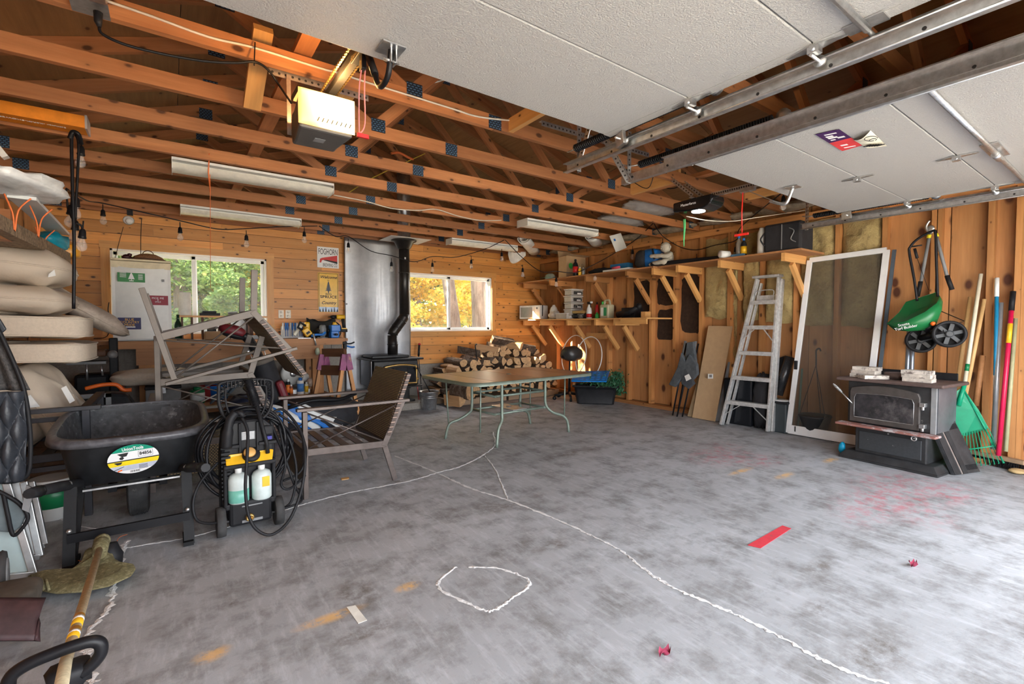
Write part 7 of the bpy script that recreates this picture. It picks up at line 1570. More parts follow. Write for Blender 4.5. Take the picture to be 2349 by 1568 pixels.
part('cord', wire([(5.632, ya+.12, UZ+.24), (5.63, ya+.07, UZ+.2), (5.63, ya+.10, UZ+.12), (5.63, ya+.05, UZ+.08)], .005), M_GREY, bc); part('handle', wire([(5.63, yb2-.02, UZ+.22), (5.60, yb2+.01, UZ+.15), (5.63, yb2-.02, UZ+.08)], .008), M_BLK2, bc)

for o in bpy.data.objects:
    if not o.parent and o.name not in _before: o.location.x -= .20
# ------------------------------------------------------------ things leaning on the right wall
cc_ = thing('camp_chair', 'folded grey camp chair leaning on the right wall left of the cardboard', 'camp chair', (5.72, 3.95, 0)); M_CC = mat('grey_canvas', (.075, .085, .095), .8, var=.3, bmp=.4)
for dy, dx in ((-.07, .0), (-.02, -.05), (.03, .03), (.07, -.02)): part('frame_tube', G().tube([(5.62+dx, 3.93+dy, .01), (5.86+dx*.3, 3.88+dy*1.3, 1.0)], .011, 8), M_BLK2, cc_)
part('back_fabric', G().prism([P(x, y, X=5.74) for x, y in ((1575, 785), (1590, 783), (1598, 850), (1580, 860), (1566, 850))], (.05, 0, 0)), M_CC, cc_, bev=.01)
def drape(pts, th=.05): return G().prism([P(x, y, X=5.66) for x, y in pts], (th, 0, 0))
part('seat_fabric', drape(((1562, 808), (1552, 845), (1533, 882), (1548, 888), (1568, 862), (1575, 835))), M_CC, cc_, bev=.012); part('seat_fabric', drape(((1580, 812), (1598, 835), (1600, 858), (1588, 872), (1572, 850), (1570, 830))), M_CC, cc_, bev=.012)
part('seat_fold', drape(((1560, 842), (1574, 845), (1592, 880), (1578, 892), (1562, 880))), mat('grey_canvas2', (.05, .056, .065), .8, var=.3), cc_, bev=.012)
for y in (3.84, 4.0): part('top_post', G().tube([(5.80, y, .78), (5.86, y-.01, 1.03)], .02, 8), M_GREY, cc_)
part('care_tag', G().prism([P(x, y, X=5.652) for x, y in ((1570, 862), (1580, 857), (1586, 868), (1574, 874))], (.002, 0, 0)), M_WHITE, cc_)
for k, (q, m_, lab) in enumerate(((((1625, 747), (1680, 748), (1640, 958), (1588, 948)), M_CARD, 'tall cardboard sheet leaning on the studs beside the stepladder'), (((1602, 862), (1606, 862), (1590, 950), (1577, 944)), mat('tan_panel', (.42, .31, .18), .8), 'thin tan panel edge leaning left of the cardboard sheet'), (((1670, 830), (1674, 830), (1655, 968), (1641, 966)), M_GREY, 'grey narrow panel leaning right of the cardboard sheet'))):
    A_, B_ = P(*q[0], X=5.93+.0*k), P(*q[1], X=5.93); C2, D2 = P(*q[2], Z=.01), P(*q[3], Z=.01)
    C2, D2 = P(q[2][0], q[2][1]-4, X=5.70+.03*k), P(q[3][0], q[3][1]-4, X=5.70+.03*k); C2.z = D2.z = .008
    o = solo('leaning_panel', G().prism([A_, B_, C2, D2], (.012, 0, 0)), m_, lab, 'panel')
    if k == 0:
        o2 = part('label', G().prism([P(x, y, X=5.76) for x, y in ((1624, 857), (1636, 857), (1636, 868), (1624, 868))], (-.002, 0, 0)), M_WHITE, o)
        part('label_print', G().prism([P(x, y, X=5.757) for x, y in ((1627, 859), (1633, 859), (1633, 865), (1627, 865))], (-.002, 0, 0)), M_GREY, o)
# stepladder
sl = thing('stepladder', 'paint-spattered aluminium stepladder leaning closed against the right wall', 'ladder', (5.65, 3.0, 0))
ML2 = mat('worn_alu', (.55, .55, .54), .5, .5, var=.2, scale=30, col2=(.30, .28, .25), c2=(.6, .72))
LB, RB = V((5.58, 3.27, .01)), V((5.66, 2.74, .01)); LT, RT_ = P(1738, 640, X=5.83), P(1788, 636, X=5.83)
up = lambda A_, B_, t: A_.lerp(B_, t)
for A_, B_ in ((LB, LT), (RB, RT_)):
    part('side_rail', G().bar(A_, B_, .028, .075, (1, 0, 0)), ML2, sl, bev=.004)
part('rear_rail', G().bar(RB+V((.05, -.03, 0)), RT_+V((.04, -.02, -.02)), .02, .05, (1, 0, 0)), ML2, sl); part('rear_rail', G().bar(LB+V((.10, -.02, 0)), LT+V((.06, -.02, -.05)), .02, .04, (1, 0, 0)), ML2, sl)
for k, py in enumerate((692, 749, 808, 866, 924)):
    z = P(1725, py, X=5.75).z; t = z/LT.z; a, b = up(LB, LT, t), up(RB, RT_, t); part('step', G().bar(a, b, .085, .022, (0, 0, 1)).bar(a+V((-.04, 0, -.018)), b+V((-.04, 0, -.018)), .006, .035), ML2, sl, bev=.002)
    if k in (1, 4):
        for (p, q) in ((a, up(LB, LT, t-.10)), (b, up(RB, RT_, t-.10))): part('step_brace', G().bar(p.lerp(b if p == a else a, .38)+V((-.03, 0, -.02)), q+V((-.03, 0, 0)), .018, .006), ML2, sl)
part('top_cap', G().bar(LT+V((-.02, .03, .02)), RT_+V((-.02, -.03, .02)), .12, .03), ML2, sl, bev=.006)
t = .86; a, b = up(LB, LT, t), up(RB, RT_, t); part('pail_shelf', G().bar(a.lerp(b, .15)+V((.02, 0, 0)), a.lerp(b, .85)+V((.02, 0, 0)), .02, .10, (0, 0, 1)).tube(smooth([a.lerp(b, .15)+V((-.01, 0, .05)), a.lerp(b, .2)+V((-.01, 0, .10)), a.lerp(b, .8)+V((-.01, 0, .11)), a.lerp(b, .85)+V((-.01, 0, .05))], 4), .006, 6), ML2, sl)
# black bins and bags behind the ladder
solo('black_tub', G().box(5.76, 5.95, 2.99, 3.36, .002, .58), mat('gloss_black2', (.008, .009, .012), .2), 'tall glossy black tub behind the stepladder', 'tub', bev=.02)
solo('black_bag', G().ball((5.84, 2.89, .33), (.10, .10, .33), 18, 14, .3, 3, 4, .7), M_BAG, 'black bag standing right of the glossy tub behind the ladder', 'bag')
bn = thing('black_bin', 'dark square bin with an off-white rim between ladder and screen door', 'bin', (5.82, 2.67, 0)); part('bin', G().prism([(5.74, 2.58, 0), (5.90, 2.58, 0), (5.90, 2.76, 0), (5.74, 2.76, 0)], (0, 0, .34)), mat('bin_dark', (.035, .045, .05), .5), bn, bev=.012)
part('rim', G().box(5.72, 5.92, 2.56, 2.78, .34, .365), M_BLACK, bn, bev=.006); part('inner_bag', G().lathe([(.085, 0), (.10, .012), (.06, .014)], (5.82, 2.67, .365), (0, 0, 1), 16), M_WHITE, bn)
solo('pruner', G().tube([(5.80, 2.72, .37), (5.82, 2.76, .50)], .014, 8), mat('teal_grip', (.0, .30, .36), .4), 'teal handled tool sticking out of the dark bin', 'tool'); solo('orange_grip_tool', G().tube([(5.82, 2.762, .505), (5.85, 2.79, .62)], .017, 8), M_ORG, 'orange handle sticking up behind the dark bin', 'tool')
solo('black_roll', G().tube([P(1784, 905, X=5.84), P(1812, 818, X=5.92)], .055, 16), mat('shiny_roll', (.015, .016, .018), .25, bmp=.6), 'fat glossy black roll leaning behind the ladder', 'roll')
solo('black_sheet', G().prism([P(1780, 822, X=5.93), P(1800, 816, X=5.93), P(1790, 850, X=5.93), P(1783, 890, X=5.93)], (.01, 0, 0)), M_BLACK, 'black flap of plastic leaning behind the fat black roll', 'sheet')
# screen door
sd = thing('screen_door', 'white framed insect screen door leaning against the right wall', 'screen door', (5.8, 2.2, 0))
c0, c1 = V((5.76, 2.56, .035)), V((5.76, 1.83, .035)); c2, c3 = P(2034, 573, X=5.93), P(1858, 597, X=5.93)
fx = lambda a, b, w_: G().bar(a, b, .028, w_, (0, 0, 1))
nrm = (c1-c0).cross(c3-c0).normalized()
def rail(a, b, w_): 
    d = (b-a).normalized(); s = nrm.cross(d)*w_/2; n_ = nrm*.014; return G().prism([a-s-n_, b-s-n_, b+s-n_, a+s-n_], nrm*.028)
M_SW = mat('screen_white', (.80, .80, .80), .35, var=.03)
part('bottom_rail', rail(c0+V((0, 0, .025)), c1+V((0, 0, .025)), .10), M_SW, sd, bev=.003)
part('top_rail', rail(c3, c2, .055), M_SW, sd, bev=.003); part('side_stile', rail(c0+V((0, 0, -.02)), c3, .055), M_SW, sd, bev=.003); part('side_stile', rail(c1+V((0, 0, -.02)), c2, .055), M_SW, sd, bev=.003)
part('insect_mesh', G().prism([c0+V((.004, 0, .07)), c1+V((.004, 0, .07)), c2+V((.004, 0, 0)), c3+V((.004, 0, 0))], nrm*.0006), mat('insect_mesh', (.10, .09, .075), .8, alpha=.33, var=0), sd)
q = c0.lerp(c3, .39)+V((-.02, 0, 0)); part('latch', G().cb(q, (.03, .03, .10)), M_BLACK, sd, bev=.003); q = c0+V((-.02, -.08, .04)); part('dark_mark', G().box(q.x-.001, q.x+.001, q.y-.006, q.y+.006, q.z-.03, q.z+.03), M_INK, sd)
part('rubber_edge', G().bar(c1+V((.05, -.05, 0)), c2+V((.05, -.05, 0)), .03, .02, (1, 0, 0)), mat('blue_grey', (.08, .11, .14), .5), sd)
# hanging planter behind the screen
hp_ = thing('hanging_planter', 'black hanging basket planter with wire hook behind the screen', 'planter', (5.87, 2.33, .02)); M_PL = mat('planter_black', (.018, .018, .02), .6)
part('bowl', G().lathe([(.09, 0), (.11, .01), (.155, .20), (.165, .21), (.16, .225), (.14, .22), (.10, .03)], (5.87, 2.33, .02), (0, 0, 1), 24), M_PL, hp_); part('soil', G().lathe([(.001, .19), (.14, .19), (.14, .18)], (5.87, 2.33, .02), (0, 0, 1), 20), W_DARK, hp_)
hkz = V((5.92, 2.35, .80))
for a in (0, 2.1, 4.2): part('hanger_wire', G().tube([(5.87+.15*math.cos(a), 2.33+.15*math.sin(a), .235), hkz], .004, 6), M_PL, hp_)
part('hook', G().tube(smooth([hkz, hkz+V((0, 0, .10)), hkz+V((0, .0, .17)), hkz+V((0, -.03, .19)), hkz+V((0, -.045, .16))], 4), .009, 6), M_PL, hp_)
solo('garden_cane', G().tube([(5.90, 2.52, .01), (5.93, 2.50, .75)], .012, 8), mat('cane_green', (.10, .22, .16), .5), 'thin greenish cane behind the left of the screen door', 'cane')
# ------------------------------------------------------------ old stove at the right
s2 = thing('wood_stove', 'large old black wood stove standing disconnected by the right wall', 'stove', (5.35, 1.45, 0)); M_OLD = mat('old_stove', (.035, .036, .038), .5, .3, var=.3, scale=12, col2=(.30, .29, .27), c2=(.70, .76), bmp=.2); M_RUST = mat('rusty_top', (.125, .085, .075), .65, .3, var=.25, col2=(.3, .26, .25), c2=(.62, .75))
a = math.radians(-6); cx0 = V((5.16, 1.46, 0)); T = Matrix.Translation(cx0) @ Matrix.Rotation(a, 4, 'Z')   # local +X runs to the wall, Y is the width
hw = .345
part('plinth', G(T).prism([(-.045, -hw-.03, 0), (.45, -hw-.03, 0), (.45, hw+.03, 0), (-.045, hw+.03, 0)], (0, 0, .02)).prism([(-.045, -hw-.03, .02), (-.0, -hw+.01, .075), (-.0, hw-.01, .075), (-.045, hw+.03, .02)], (.44, 0, 0)), M_OLD, s2, bev=.006)
part('pedestal', G(T).box(.03, .40, -.27, .27, .07, .33), M_OLD, s2, bev=.01); part('drawer_panel', G(T).box(.022, .032, -.235, .235, .10, .27), mat('speckled_grey', (.045, .05, .055), .5, .2, col2=(.5, .5, .5), c2=(.66, .70), scale=50), s2, bev=.004); part('drawer_bolt', G(T).lathe([(.006, 0), (.006, .01)], (.02, 0, .285), (-1, 0, 0), 8, False), M_STEEL, s2)
part('air_knob', G(T).tube([(.03, -.20, .29), (-.03, -.20, .29)], .005, 6).tube([V((-.03, -.20+.018*math.cos(t), .29+.018*math.sin(t))) for t in [k*PI/6 for k in range(12)]], .006, 6, True), M_ALU, s2)
part('firebox', G(T).box(.0, .42, -.325, .325, .345, .735), M_OLD, s2, bev=.012); part('side_panel', G(T).box(.03, .40, -.337, -.327, .35, .73), mat('grey_steel', (.20, .22, .25), .35, .6, var=.25, scale=6), s2, label='grey steel side panel')
part('corner_trim', G(T).box(-.008, .012, -.338, -.30, .345, .735), M_GREY, s2, bev=.003)
part('top_plate', G(T).box(-.07, .47, -.40, .40, .735, .765), M_RUST, s2, bev=.012, label='rust brown top plate'); part('ash_lip', G(T).box(-.12, .0, -.375, .375, .325, .345), mat('flaked_red', (.26, .11, .09), .7, col2=(.45, .42, .42), c2=(.5, .6), scale=16), s2, bev=.006, label='flaking red ash lip')
def AP(y0, y1, z0, z1, x, rise): return [V((x, p.x, p.z)) for p in archp(y0, y1, z0, z1, rise)]
part('door', G(T).prism(AP(-.235, .295, .36, .675, -.002, .035), (-.028, 0, 0)), mat('door_iron', (.10, .09, .085), .45, .5, var=.2, col2=(.4, .4, .38), c2=(.70, .75)), s2, bev=.006)
part('glass', G(T).prism(AP(-.19, .25, .41, .615, -.031, .012), (-.002, 0, 0)), mat('sooty_glass2', (.03, .028, .03), .12, var=.7, scale=9, col2=(.11, .10, .10), c2=(.52, .7)), s2)
part('glass_trim', G(T).tube(AP(-.195, .255, .405, .62, -.033, .012), .0022, 6, True), M_STEEL, s2)
for z in (.45, .60): pass
part('hinge', G(T).box(-.045, -.0, -.275, -.235, .565, .60).tube([(-.035, -.258, .54), (-.035, -.258, .57)], .012, 10), M_STEEL, s2, bev=.003); part('hinge', G(T).box(-.045, -.0, -.275, -.235, .385, .42).tube([(-.035, -.258, .36), (-.035, -.258, .39)], .012, 10), M_STEEL, s2, bev=.003)
hb_, he_ = V((-.04, .275, .53)), V((-.07, .345, .62)); h = [V((hb_.lerp(he_, 1)+(he_-hb_).normalized()*(.10*k/60)+V((.014*math.cos(k*.9)*math.sin(PI*k/60)**.4, .0+.014*math.sin(k*.9)*math.sin(PI*k/60)**.4, 0)))) for k in range(61)]
part('handle_rod', G(T).tube([(-.02, .275, .52), hb_, he_], .006, 6), M_STEEL, s2); part('coil_handle', G(T).tube(h, .0045, 5), M_ALU, s2, label='coiled wire handle')
part('rear_splash', G(T).box(.44, .45, -.33, .30, .766, .83), M_BLACK, s2, bev=.01)
# bricks on the stove
M_BR = mat('fire_brick', (.56, .51, .45), .9, var=.2, scale=22, bmp=.5, col2=(.16, .13, .12), c2=(.52, .62))
br = mesh('fire_brick', G().box(-.057, .057, -.10, .10, -.016, .016), M_BR); rs = random.Random(4)
for k, (lx, ly, lz, rz_, lab) in enumerate(((.10, .235, .782, .1, 'bottom fire brick of the left pile on the old stove'), (.10, .225, .815, -.05, 'middle sooty fire brick of the left pile on the old stove'), (.10, .215, .848, .08, 'top pale fire brick of the left pile on the old stove'), (.02, .13, .782, .9, 'fire brick sticking out askew from the left pile'),
    (.08, -.185, .782, .05, 'bottom fire brick of the right pile on the old stove'), (.08, -.18, .815, 0, 'middle fire brick of the right pile on the old stove'), (.08, -.175, .848, .04, 'top sooty fire brick of the right pile on the old stove'))):
    o = bpy.data.objects.new('fire_brick', br); C.objects.link(o); o.location = T @ V((lx, ly, lz)); o.rotation_euler = (0, 0, a+rz_); o['label'] = lab; o['category'] = 'brick'; o['group'] = 'fire bricks on the stove'
q = T @ V((.20, .02, .766)); solo('flue_collar', G().lathe([(.085, 0), (.095, 0), (.095, .055), (.085, .055), (.085, .005)], q, (0, 0, 1), 24), M_RUST, 'rusty round flue collar between the two brick piles', 'collar')
solo('blue_scrap', G().ball((5.30, 1.86, .06), (.02, .03, .055), 10, 8, .3), mat('cyan_plastic', (.0, .32, .55), .4), 'small blue plastic scrap on the floor left of the old stove', 'scrap')
# vent panel leaning on the stove
vp = thing('metal_grille', 'dark metal stove panel leaning between the old stove and the rake', 'panel', (5.4, 1.0, 0))
A_, B_, C2, D2 = P(2140, 978, X=5.22), P(2191, 965, X=5.50), V((5.62, .955, .005)), V((5.28, 1.00, .005))
C2 = P(2250, 1062, X=5.58); D2 = P(2190, 1090, X=5.28); C2.z = .006; D2.z = .006
nn = (B_-A_).cross(D2-A_).normalized(); nn = nn if nn.x < 0 else -nn
part('panel', G().prism([A_, B_, C2, D2], -nn*.03), mat('panel_dark', (.07, .075, .08), .35, .5, var=.3), vp, bev=.003)
for u0, u1, m_, nm in ((0, .22, M_OLD, 'black edge strip'), (.25, .30, M_ALU, 'bright trim strip'), (.33, .50, M_OLD, 'black inner strip')):
    part('strip', G().prism([A_.lerp(B_, u0)+nn*.001, A_.lerp(B_, u1)+nn*.001, D2.lerp(C2, u1)+nn*.001, D2.lerp(C2, u0)+nn*.001], nn*.004), m_, vp, label=nm)
g = G()
for e in (.04, .84):
    for k in range(12):
        u = .54+.036*k; p = A_.lerp(B_, u).lerp(D2.lerp(C2, u), e)+nn*.001; q = A_.lerp(B_, u).lerp(D2.lerp(C2, u), e+.1)+nn*.001; w_ = (B_-A_)*.014; g.prism([p, p+w_, q+w_, q], nn*.002)
part('vent_slots', g, M_INK, vp)
# spreader and lopper hung on a stud
lp = thing('lopper', 'grey and yellow lopper hanging from the top of a stud', 'lopper', P(2135, 560, X=5.88)); X = 5.86
def w2(px, py, X=5.86): return P(px, py, X=X)
part('hook_blade', G().tube(smooth([w2(2133, 505), w2(2125, 518), w2(2128, 530), w2(2140, 533)], 4), .010, 8).ball(w2(2135, 524), (.008, .03, .03), 12, 8), M_ALU, lp)
part('handle_tube', G().tube([w2(2133, 535), w2(2112, 650)], .014, 10), M_GREY, lp); part('handle_tube', G().tube([w2(2146, 535), w2(2173, 635)], .014, 10), M_GREY, lp)
part('yellow_collar', G().tube([w2(2132, 538), w2(2130, 546)], .017, 10).tube([w2(2147, 536), w2(2149, 543)], .017, 10), mat('bright_yellow', (.85, .75, .02), .4), lp, label='yellow collars')
part('grip', G().tube([w2(2112, 645), w2(2105, 680)], .018, 10), M_BLACK, lp); part('grip', G().tube([w2(2172, 632), w2(2184, 664)], .019, 10), M_BLACK, lp)
sp2 = thing('seed_spreader', 'green broadcast spreader hanging upside on the wall by its black handle', 'spreader', w2(2100, 730, 5.7)); X2 = 5.74
def w3(px, py, X=5.74): return P(px, py, X=X)
part('handle_frame', G().tube(smooth([w3(2104, 690), w3(2097, 640), w3(2086, 580), w3(2088, 566), w3(2105, 548), w3(2138, 530), w3(2146, 536), w3(2148, 600), w3(2151, 680)], 5), .011, 8), M_BLK2, sp2)
part('trigger', G().tube([w3(2088, 566), w3(2115, 562)], .007, 6).tube([w3(2098, 570), w3(2104, 592)], .012, 8), M_BLACK, sp2); part('cable', G().tube([w3(2104, 592), w3(2130, 665)], .002, 4), M_BLK2, sp2)
# hopper: a sloping tub opening towards the viewer
rimc = [w3(2034, 742, 5.62), w3(2060, 718, 5.62), w3(2075, 694, 5.66), w3(2150, 668, 5.72), w3(2163, 690, 5.60), w3(2160, 712, 5.56), w3(2130, 733, 5.52), w3(2085, 752, 5.52), w3(2048, 756, 5.54)]
rimc = [w3(2034, 742, 5.60), w3(2062, 716, 5.74), w3(2078, 692, 5.82), w3(2150, 669, 5.86), w3(2157, 680, 5.74), w3(2150, 694, 5.62), w3(2122, 715, 5.55), w3(2075, 738, 5.52)]
botc = [w3(2052, 757, 5.60), w3(2075, 750, 5.72), w3(2090, 745, 5.78), w3(2140, 735, 5.82), w3(2150, 738, 5.74), w3(2146, 748, 5.66), w3(2120, 757, 5.60), w3(2085, 760, 5.58)]
fa = [w3(2034, 742, 5.58), w3(2062, 716, 5.74), w3(2078, 692, 5.82), w3(2150, 669, 5.86), w3(2163, 692, 5.76), w3(2160, 712, 5.62), w3(2128, 735, 5.54), w3(2070, 754, 5.52)]
ctr = sum(fa, V())/8; inn = [p.lerp(ctr, .06) for p in rimc]; deep = [p.lerp(ctr+V((.0, 0, -.08)), .5) for p in rimc]
g = loft([botc, fa, rimc, inn, deep]); g.f.append(tuple(range(8))[::-1]); g.s.append(False); g.f.append(tuple(range(32, 40))); g.s.append(False)
part('hopper', g, mat('spreader_green', (.012, .17, .05), .35, var=.06), sp2, label='green hopper'); 
text('Scotts', .035, w3(2073, 744, 5.515), (0, -1, .25), (0, .12, 1), M_WINK, sp2, ext=.002); text('Turf Builder', .035, w3(2078, 751, 5.515), (0, -1, .25), (0, .12, 1), M_WINK, sp2, ext=.002)
part('gear_frame', G().tube([w3(2120, 755, 5.62), w3(2145, 745, 5.66)], .03, 10).tube([w3(2112, 775, 5.72), w3(2170, 760, 5.60)], .028, 10), M_BLK2, sp2)
part('orange_gear', G().ball(w3(2140, 742, 5.58), .02, 8, 6), M_ORG, sp2); part('wire_stand', G().tube([w3(2160, 714, 5.7), w3(2212, 736, 5.66), w3(2190, 744, 5.62)], .004, 6), M_BLK2, sp2)
def spwheel(c, ax, R_):
    ax = V(ax).normalized(); g = G().lathe([(R_*.80, -.03), (R_, -.028), (R_, .028), (R_*.80, .03), (R_*.80, -.03)], c, ax, 30)
    o = part('wheel_tyre', g, M_BLACK, sp2); u = ax.orthogonal().normalized(); v = ax.cross(u); h = G().lathe([(R_*.25, -.02), (R_*.25, .03), (.02, .035)], c, ax, 16)
    for k in range(6): aa = 2*PI*k/6; d = u*math.cos(aa)+v*math.sin(aa); h.bar(c+d*R_*.2, c+d*R_*.84, .03, .012, ax)
    part('wheel_spokes', h, mat('spoke_grey', (.05, .055, .06), .45), o)
spwheel(w3(2177, 766, 5.60), (-1, -.35, .1), .118); spwheel(w3(2112, 780, 5.76), (-1, -.35, .1), .118)
# long handles leaning on the right wall
def pole(px0, py0, px1, py1, X0, X1, r, m_, lab, cat='handle', cap=None):
    a = P(px0, py0, X=X0); b = P(px1, py1, X=X1)
    t = thing('garden_pole', lab, cat, (b.x, b.y, min(a.z, b.z))); part('shaft', G().tube([a, b], r, 10), m_, t)
    if cap: part('grip', G().tube([a.lerp(b, -.0), a.lerp(b, cap[0])], r*1.15, 10), cap[1], t)
    return t, a, b
W_H = mat('handle_wood', (.62, .38, .16), .5, var=.12); W_H2 = mat('handle_pale', (.72, .66, .50), .45, var=.1)
pole(2226, 681, 2195, 890, 5.93, 5.80, .016, W_H, 'short wooden handle leftmost of those leaning beside the rake')
pole(2258, 686, 2214, 910, 5.93, 5.78, .016, W_H, 'wooden handle with yellow lower half right of the long pale pole')
pole(2254, 815, 2238, 930, 5.93, 5.88, .022, W_BENCH, 'rough dark timber stake behind the rake', 'stake')
t, a, b = pole(2287, 637, 2281, 1000, 5.93, 5.80, .014, mat('shaft_blue', (.01, .22, .42), .4), 'blue hockey stick shaft with white taped end standing against the wall', 'hockey stick', (.12, M_WHITE))
part('lower_shaft', G().tube([a.lerp(b, .62), a.lerp(b, 1.03)], .0145, 10), M_WHITE, t, label='white lower part')
pole(2296, 694, 2278, 1030, 5.93, 5.76, .018, mat('steel_pole', (.42, .45, .48), .35, .6), 'grey metal pole next to the blue hockey stick')
t, a, b = pole(2324, 668, 2290, 1045, 5.93, 5.66, .017, mat('magenta_red', (.62, .01, .07), .3), 'bright red pole with black grip near the right edge', 'handle', (.12, M_BLACK))
part('label', G().tube([a.lerp(b, .20), a.lerp(b, .32)], .0175, 10), M_YEL, t)
pole(2330, 730, 2307, 1035, 5.93, 5.72, .014, mat('pale_green_wood', (.42, .42, .24), .5), 'thin greenish wooden pole right of the red pole')
for k, (px, lab) in enumerate(((2083, 'left one of two blue-grey pipes behind the old stove'), (2093, 'right one of two blue-grey pipes behind the old stove'))):
    solo('metal_pipe', G().tube([P(px+6-3*k, 700, X=5.90), P(px-2, 850, X=5.86), V((5.80, P(px-2, 850, X=5.86).y+.03, .01))], .020, 10), mat('pipe_blue', (.26, .30, .36), .3, .7), lab, 'pipe')
# rake
rk2 = thing('leaf_rake', 'big green plastic leaf rake standing tines down against the wall', 'rake', (5.75, 1.0, 0))
ra, rb_ = P(2250, 628, X=5.92), P(2211, 893, X=5.74); part('pole', G().tube([ra, rb_], .015, 10), W_H2, rk2); part('pole_band', G().tube([ra.lerp(rb_, .78), ra.lerp(rb_, .84)], .0158, 10), M_GRN, rk2)
part('socket', G().tube([P(2213, 880, X=5.73), P(2198, 930, X=5.68)], [.016, .020], 10), M_GRNR, rk2)
hp2 = [P(2208, 888, X=5.72), P(2245, 940, X=5.72), P(2268, 982, X=5.72), P(2215, 1000, X=5.70), P(2178, 990, X=5.68), P(2178, 935, X=5.68), P(2180, 905, X=5.68)]
part('fan_head', G().prism(hp2, (.006, 0, 0)), M_GRNR, rk2, bev=.002)
g = G(); g.tube([hp2[0], P(2303, 1062, X=5.70)], .007, 6)
part('edge_rib', g, M_GRNR, rk2)
for k in range(16):
    u = k/15; a = P(2172+96*u, 1000-18*u, X=5.70); b = P(2150+152*u, 1058+2*u+8*math.sin(PI*u), X=5.69); b.z = max(b.z, .008)
    part('tine', G().bar(a, b, .004, .011, (1, 0, 0)).tube([b, b+V((-.02, 0, .0))], .004, 5), M_GRNR, rk2)
part('tine_brace', G().tube([P(2165, 1018, X=5.69), P(2225, 1030, X=5.69), P(2283, 1022, X=5.69)], .006, 6), M_GRNR, rk2)
bm = thing('push_broom', 'push broom head with black bristles on the floor by the rake', 'broom', (5.85, .9, 0))
a, b = V((6.0, 1.10, .085)), V((5.86, .70, .085)); part('block', G().bar(a, b, .06, .035), W_PALLET, bm, bev=.006)
g = G(); d = (b-a); s = V((d.y, -d.x, 0)).normalized(); rs = random.Random(1)
for k in range(400):
    p = a+d*rs.random()+s*rs.uniform(-.028, .028)-V((0, 0, .018)); g.bar(p, p+V((rs.gauss(0, .01), rs.gauss(0, .01), -.06)), .003, .003)
part('bristles', g, M_BLK2, bm, kind='stuff')
solo('tan_stone', G().ball(P(2335, 1080, Z=.02), (.07, .06, .02), 14, 8, .3), mat('sandstone', (.55, .38, .18), .9), 'tan flat stone at the right edge of the floor', 'stone')
solo('door_post', G().box(5.97, 6.03, .54, .60, .01, 2.4), W_STUD, 'extra stud post at the extreme right of the wall', 'post')
# ------------------------------------------------------------ trees outside
def leafmat(nm, a, b, tr=.5):
    m, nt, bs = nodes(nm); geo = N(nt, 'NewGeometry')
    col = mixc(nt, ramp(nt, geo.outputs['Random Per Island'], 0, 1), a, b); nt.links.new(col, bs.inputs['Base Color']); bs.inputs['Roughness'].default_value = .6
    t = N(nt, 'BsdfTranslucent'); nt.links.new(col, t.inputs[0]); ms = N(nt, 'MixShader'); ms.inputs[0].default_value = tr
    out = [n for n in nt.nodes if n.type == 'OUTPUT_MATERIAL'][0]; nt.links.new(bs.outputs[0], ms.inputs[1]); nt.links.new(t.outputs[0], ms.inputs[2]); nt.links.new(ms.outputs[0], out.inputs[0]); return m
L_YEL = leafmat('yellow_leaves', (.75, .42, .03), (.40, .33, .04)); L_GRN = leafmat('green_needles', (.06, .14, .03), (.22, .30, .08)); L_MIX = leafmat('olive_leaves', (.30, .38, .06), (.75, .55, .08))
rng = np.random.default_rng(3)
def leaves(centres, radii, n, size, m_, parent, flat=.5):
    cs = np.array(centres); rd = np.array(radii); idx = rng.integers(0, len(cs), n)
    d = rng.normal(size=(n, 3)); d /= np.linalg.norm(d, axis=1)[:, None]; p = cs[idx]+d*rd[idx]*(rng.random((n, 1))**.45)
    a = rng.normal(size=(n, 3)); a[:, 2] *= flat; a /= np.linalg.norm(a, axis=1)[:, None]; b = np.cross(a, rng.normal(size=(n, 3))); b /= np.linalg.norm(b, axis=1)[:, None]
    s = size*(.6+.8*rng.random((n, 1))); v = np.stack([p-a*s, p+b*s*.55, p+a*s, p-b*s*.55], 1).reshape(-1, 3)
    o0 = np.array(OFF[parent.name]); v = v-o0
    me = bpy.data.meshes.new('foliage'); me.vertices.add(len(v)); me.vertices.foreach_set('co', v.astype(np.float32).ravel()); me.loops.add(n*4); me.loops.foreach_set('vertex_index', np.arange(n*4, dtype=np.int32)); me.polygons.add(n)
    me.polygons.foreach_set('loop_start', np.arange(0, n*4, 4, dtype=np.int32)); me.update(calc_edges=True); me.materials.append(m_)
    o = bpy.data.objects.new('foliage', me); C.objects.link(o); o.parent = parent; o['kind'] = 'stuff'; OFF[o.name] = OFF[parent.name]; return o
def tree(x, y, h, r, crown, n, size, m_, lab, trunk=True, z0=1.2, cat='tree'):
    t = thing('tree', lab, cat, (x, y, -.12)); rs = random.Random(int(x*100+y))
    if trunk: part('trunk', G().tube([(x, y, -.12), (x+rs.uniform(-.1, .1), y, h*.4), (x+rs.uniform(-.2, .2), y, h*.85)], [r*1.15, r, r*.5], 14), W_TRUNK, t)
    cs = []; rd = []
    for k in range(crown[0]):
        z = z0+(h-z0)*rs.random(); q = crown[1]*(1-.6*abs((z-z0)/(h-z0)-.4)); a = rs.uniform(0, 2*PI); d = q*rs.random()**.5; cs.append((x+d*math.cos(a), y+d*math.sin(a), z)); s = crown[2]*rs.uniform(.5, 1); rd.append((s, s, s*.55))
    leaves(cs, rd, n, size, m_, t); return t
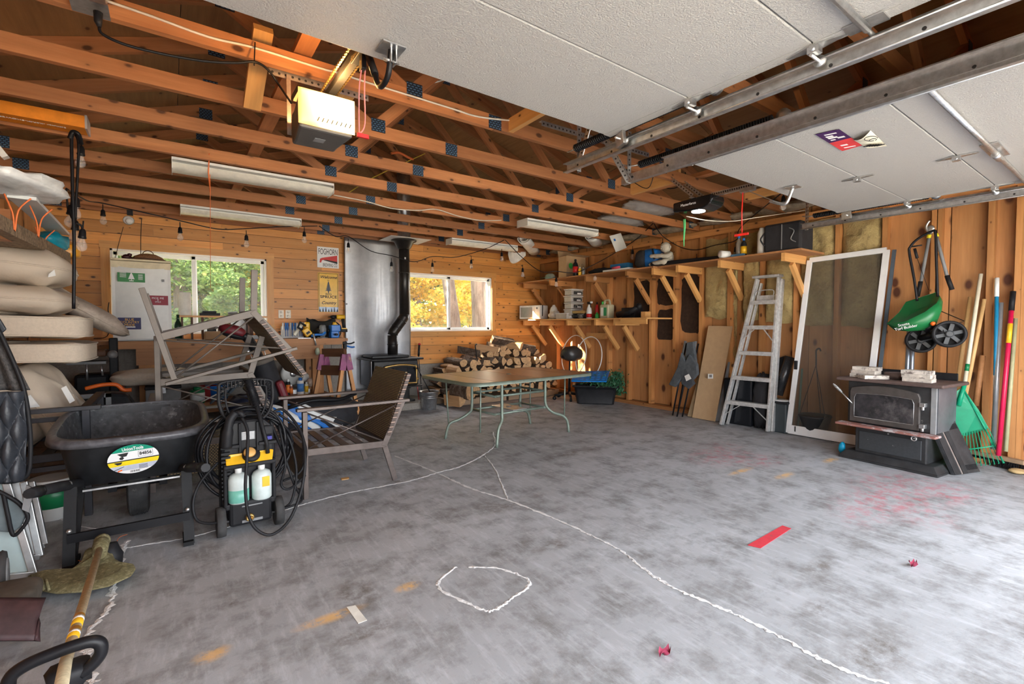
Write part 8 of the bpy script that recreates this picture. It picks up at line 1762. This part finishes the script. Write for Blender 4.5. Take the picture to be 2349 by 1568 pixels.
def trunkmat():
    m, nt, bs = nodes('tree_trunk'); vec, _ = coords(nt, (1, 1, 1), False); mp = N(nt, 'Mapping'); mp.inputs[3].default_value = (9, 9, 1.8); nt.links.new(vec, mp.inputs[0]); n = noisen(nt, mp.outputs[0], 1.6, 8, .7)
    nt.links.new(mixc(nt, ramp(nt, n, .35, .65), (.06, .04, .028), (.22, .17, .135)), bs.inputs['Base Color']); bs.inputs['Roughness'].default_value = .95; bump(nt, bs, n, 1, .05); return m
W_TRUNK = trunkmat()
t1 = thing('tree', 'thick rough tree trunk close outside the small window', 'tree', (5.95, 9.3, -.12)); part('trunk', G().tube([(5.98, 9.3, -.12), (5.88, 9.3, 1.5), (5.78, 9.3, 3.2), (5.7, 9.3, 7)], [.34, .27, .25, .2], 20), W_TRUNK, t1)
t2 = thing('tree', 'thinner leaning tree trunk left of the thick one outside the small window', 'tree', (5.5, 9.8, -.12)); part('trunk', G().tube([(5.55, 9.8, -.12), (5.35, 9.8, 1.5), (5.15, 9.8, 2.8), (4.6, 9.8, 7)], [.19, .15, .13, .1], 16), W_TRUNK, t2)
tree(4.2, 13.6, 5.5, .12, (70, 2.5, .8), 30000, .055, L_YEL, 'yellow autumn maple outside the left half of the small window')
tree(6.6, 14.5, 6, .14, (60, 3.2, .9), 26000, .065, L_YEL, 'yellow autumn maple behind the thick trunk')
tree(4.9, 15.5, 4.6, .1, (50, 2.4, .8), 16000, .06, L_MIX, 'mixed green and yellow maple low behind the small window', z0=.2)
tree(.2, 13.4, 5.5, .14, (60, 1.9, .8), 26000, .05, L_GRN, 'green conifer outside the middle of the large window', z0=.4)
tree(1.9, 13.5, 6.5, .15, (60, 2.2, .8), 24000, .055, L_MIX, 'green and golden tree outside the right of the large window', z0=1.0)
tree(-1.6, 13.5, 6.5, .15, (60, 2.4, .9), 24000, .055, L_GRN, 'green conifer outside the left of the large window behind the fridge', z0=.3)
tree(1.1, 10.6, 2.2, .04, (26, 1.0, .45), 9000, .04, L_GRN, 'low leafy green bush under the large window', trunk=False, z0=.2, cat='bush')
tree(3.6, 10.8, 1.9, .04, (26, 1.3, .45), 9000, .045, L_MIX, 'low green and orange bush under the small window', trunk=False, z0=.1, cat='bush')
tree(-3.6, 10.6, 7, .16, (70, 1.9, .8), 22000, .08, L_GRN, 'unseen conifer added outside the back left corner to shade the large window', z0=.4)  # added out of view to keep direct sun off the large window
for k, (x, y) in enumerate(((-4, 17), (-.5, 18.5), (3, 19), (6.5, 19.5), (10, 18), (12.5, 21), (8, 23), (1, 23), (-6, 22))):
    tree(x, y, 9.5, .2, (90, 3.6, 1.3), 15000, .12, (L_GRN, L_MIX, L_YEL)[k % 3], 'tall background tree of the wood behind the garage, number %s from the left' % ordn[k], z0=.3)
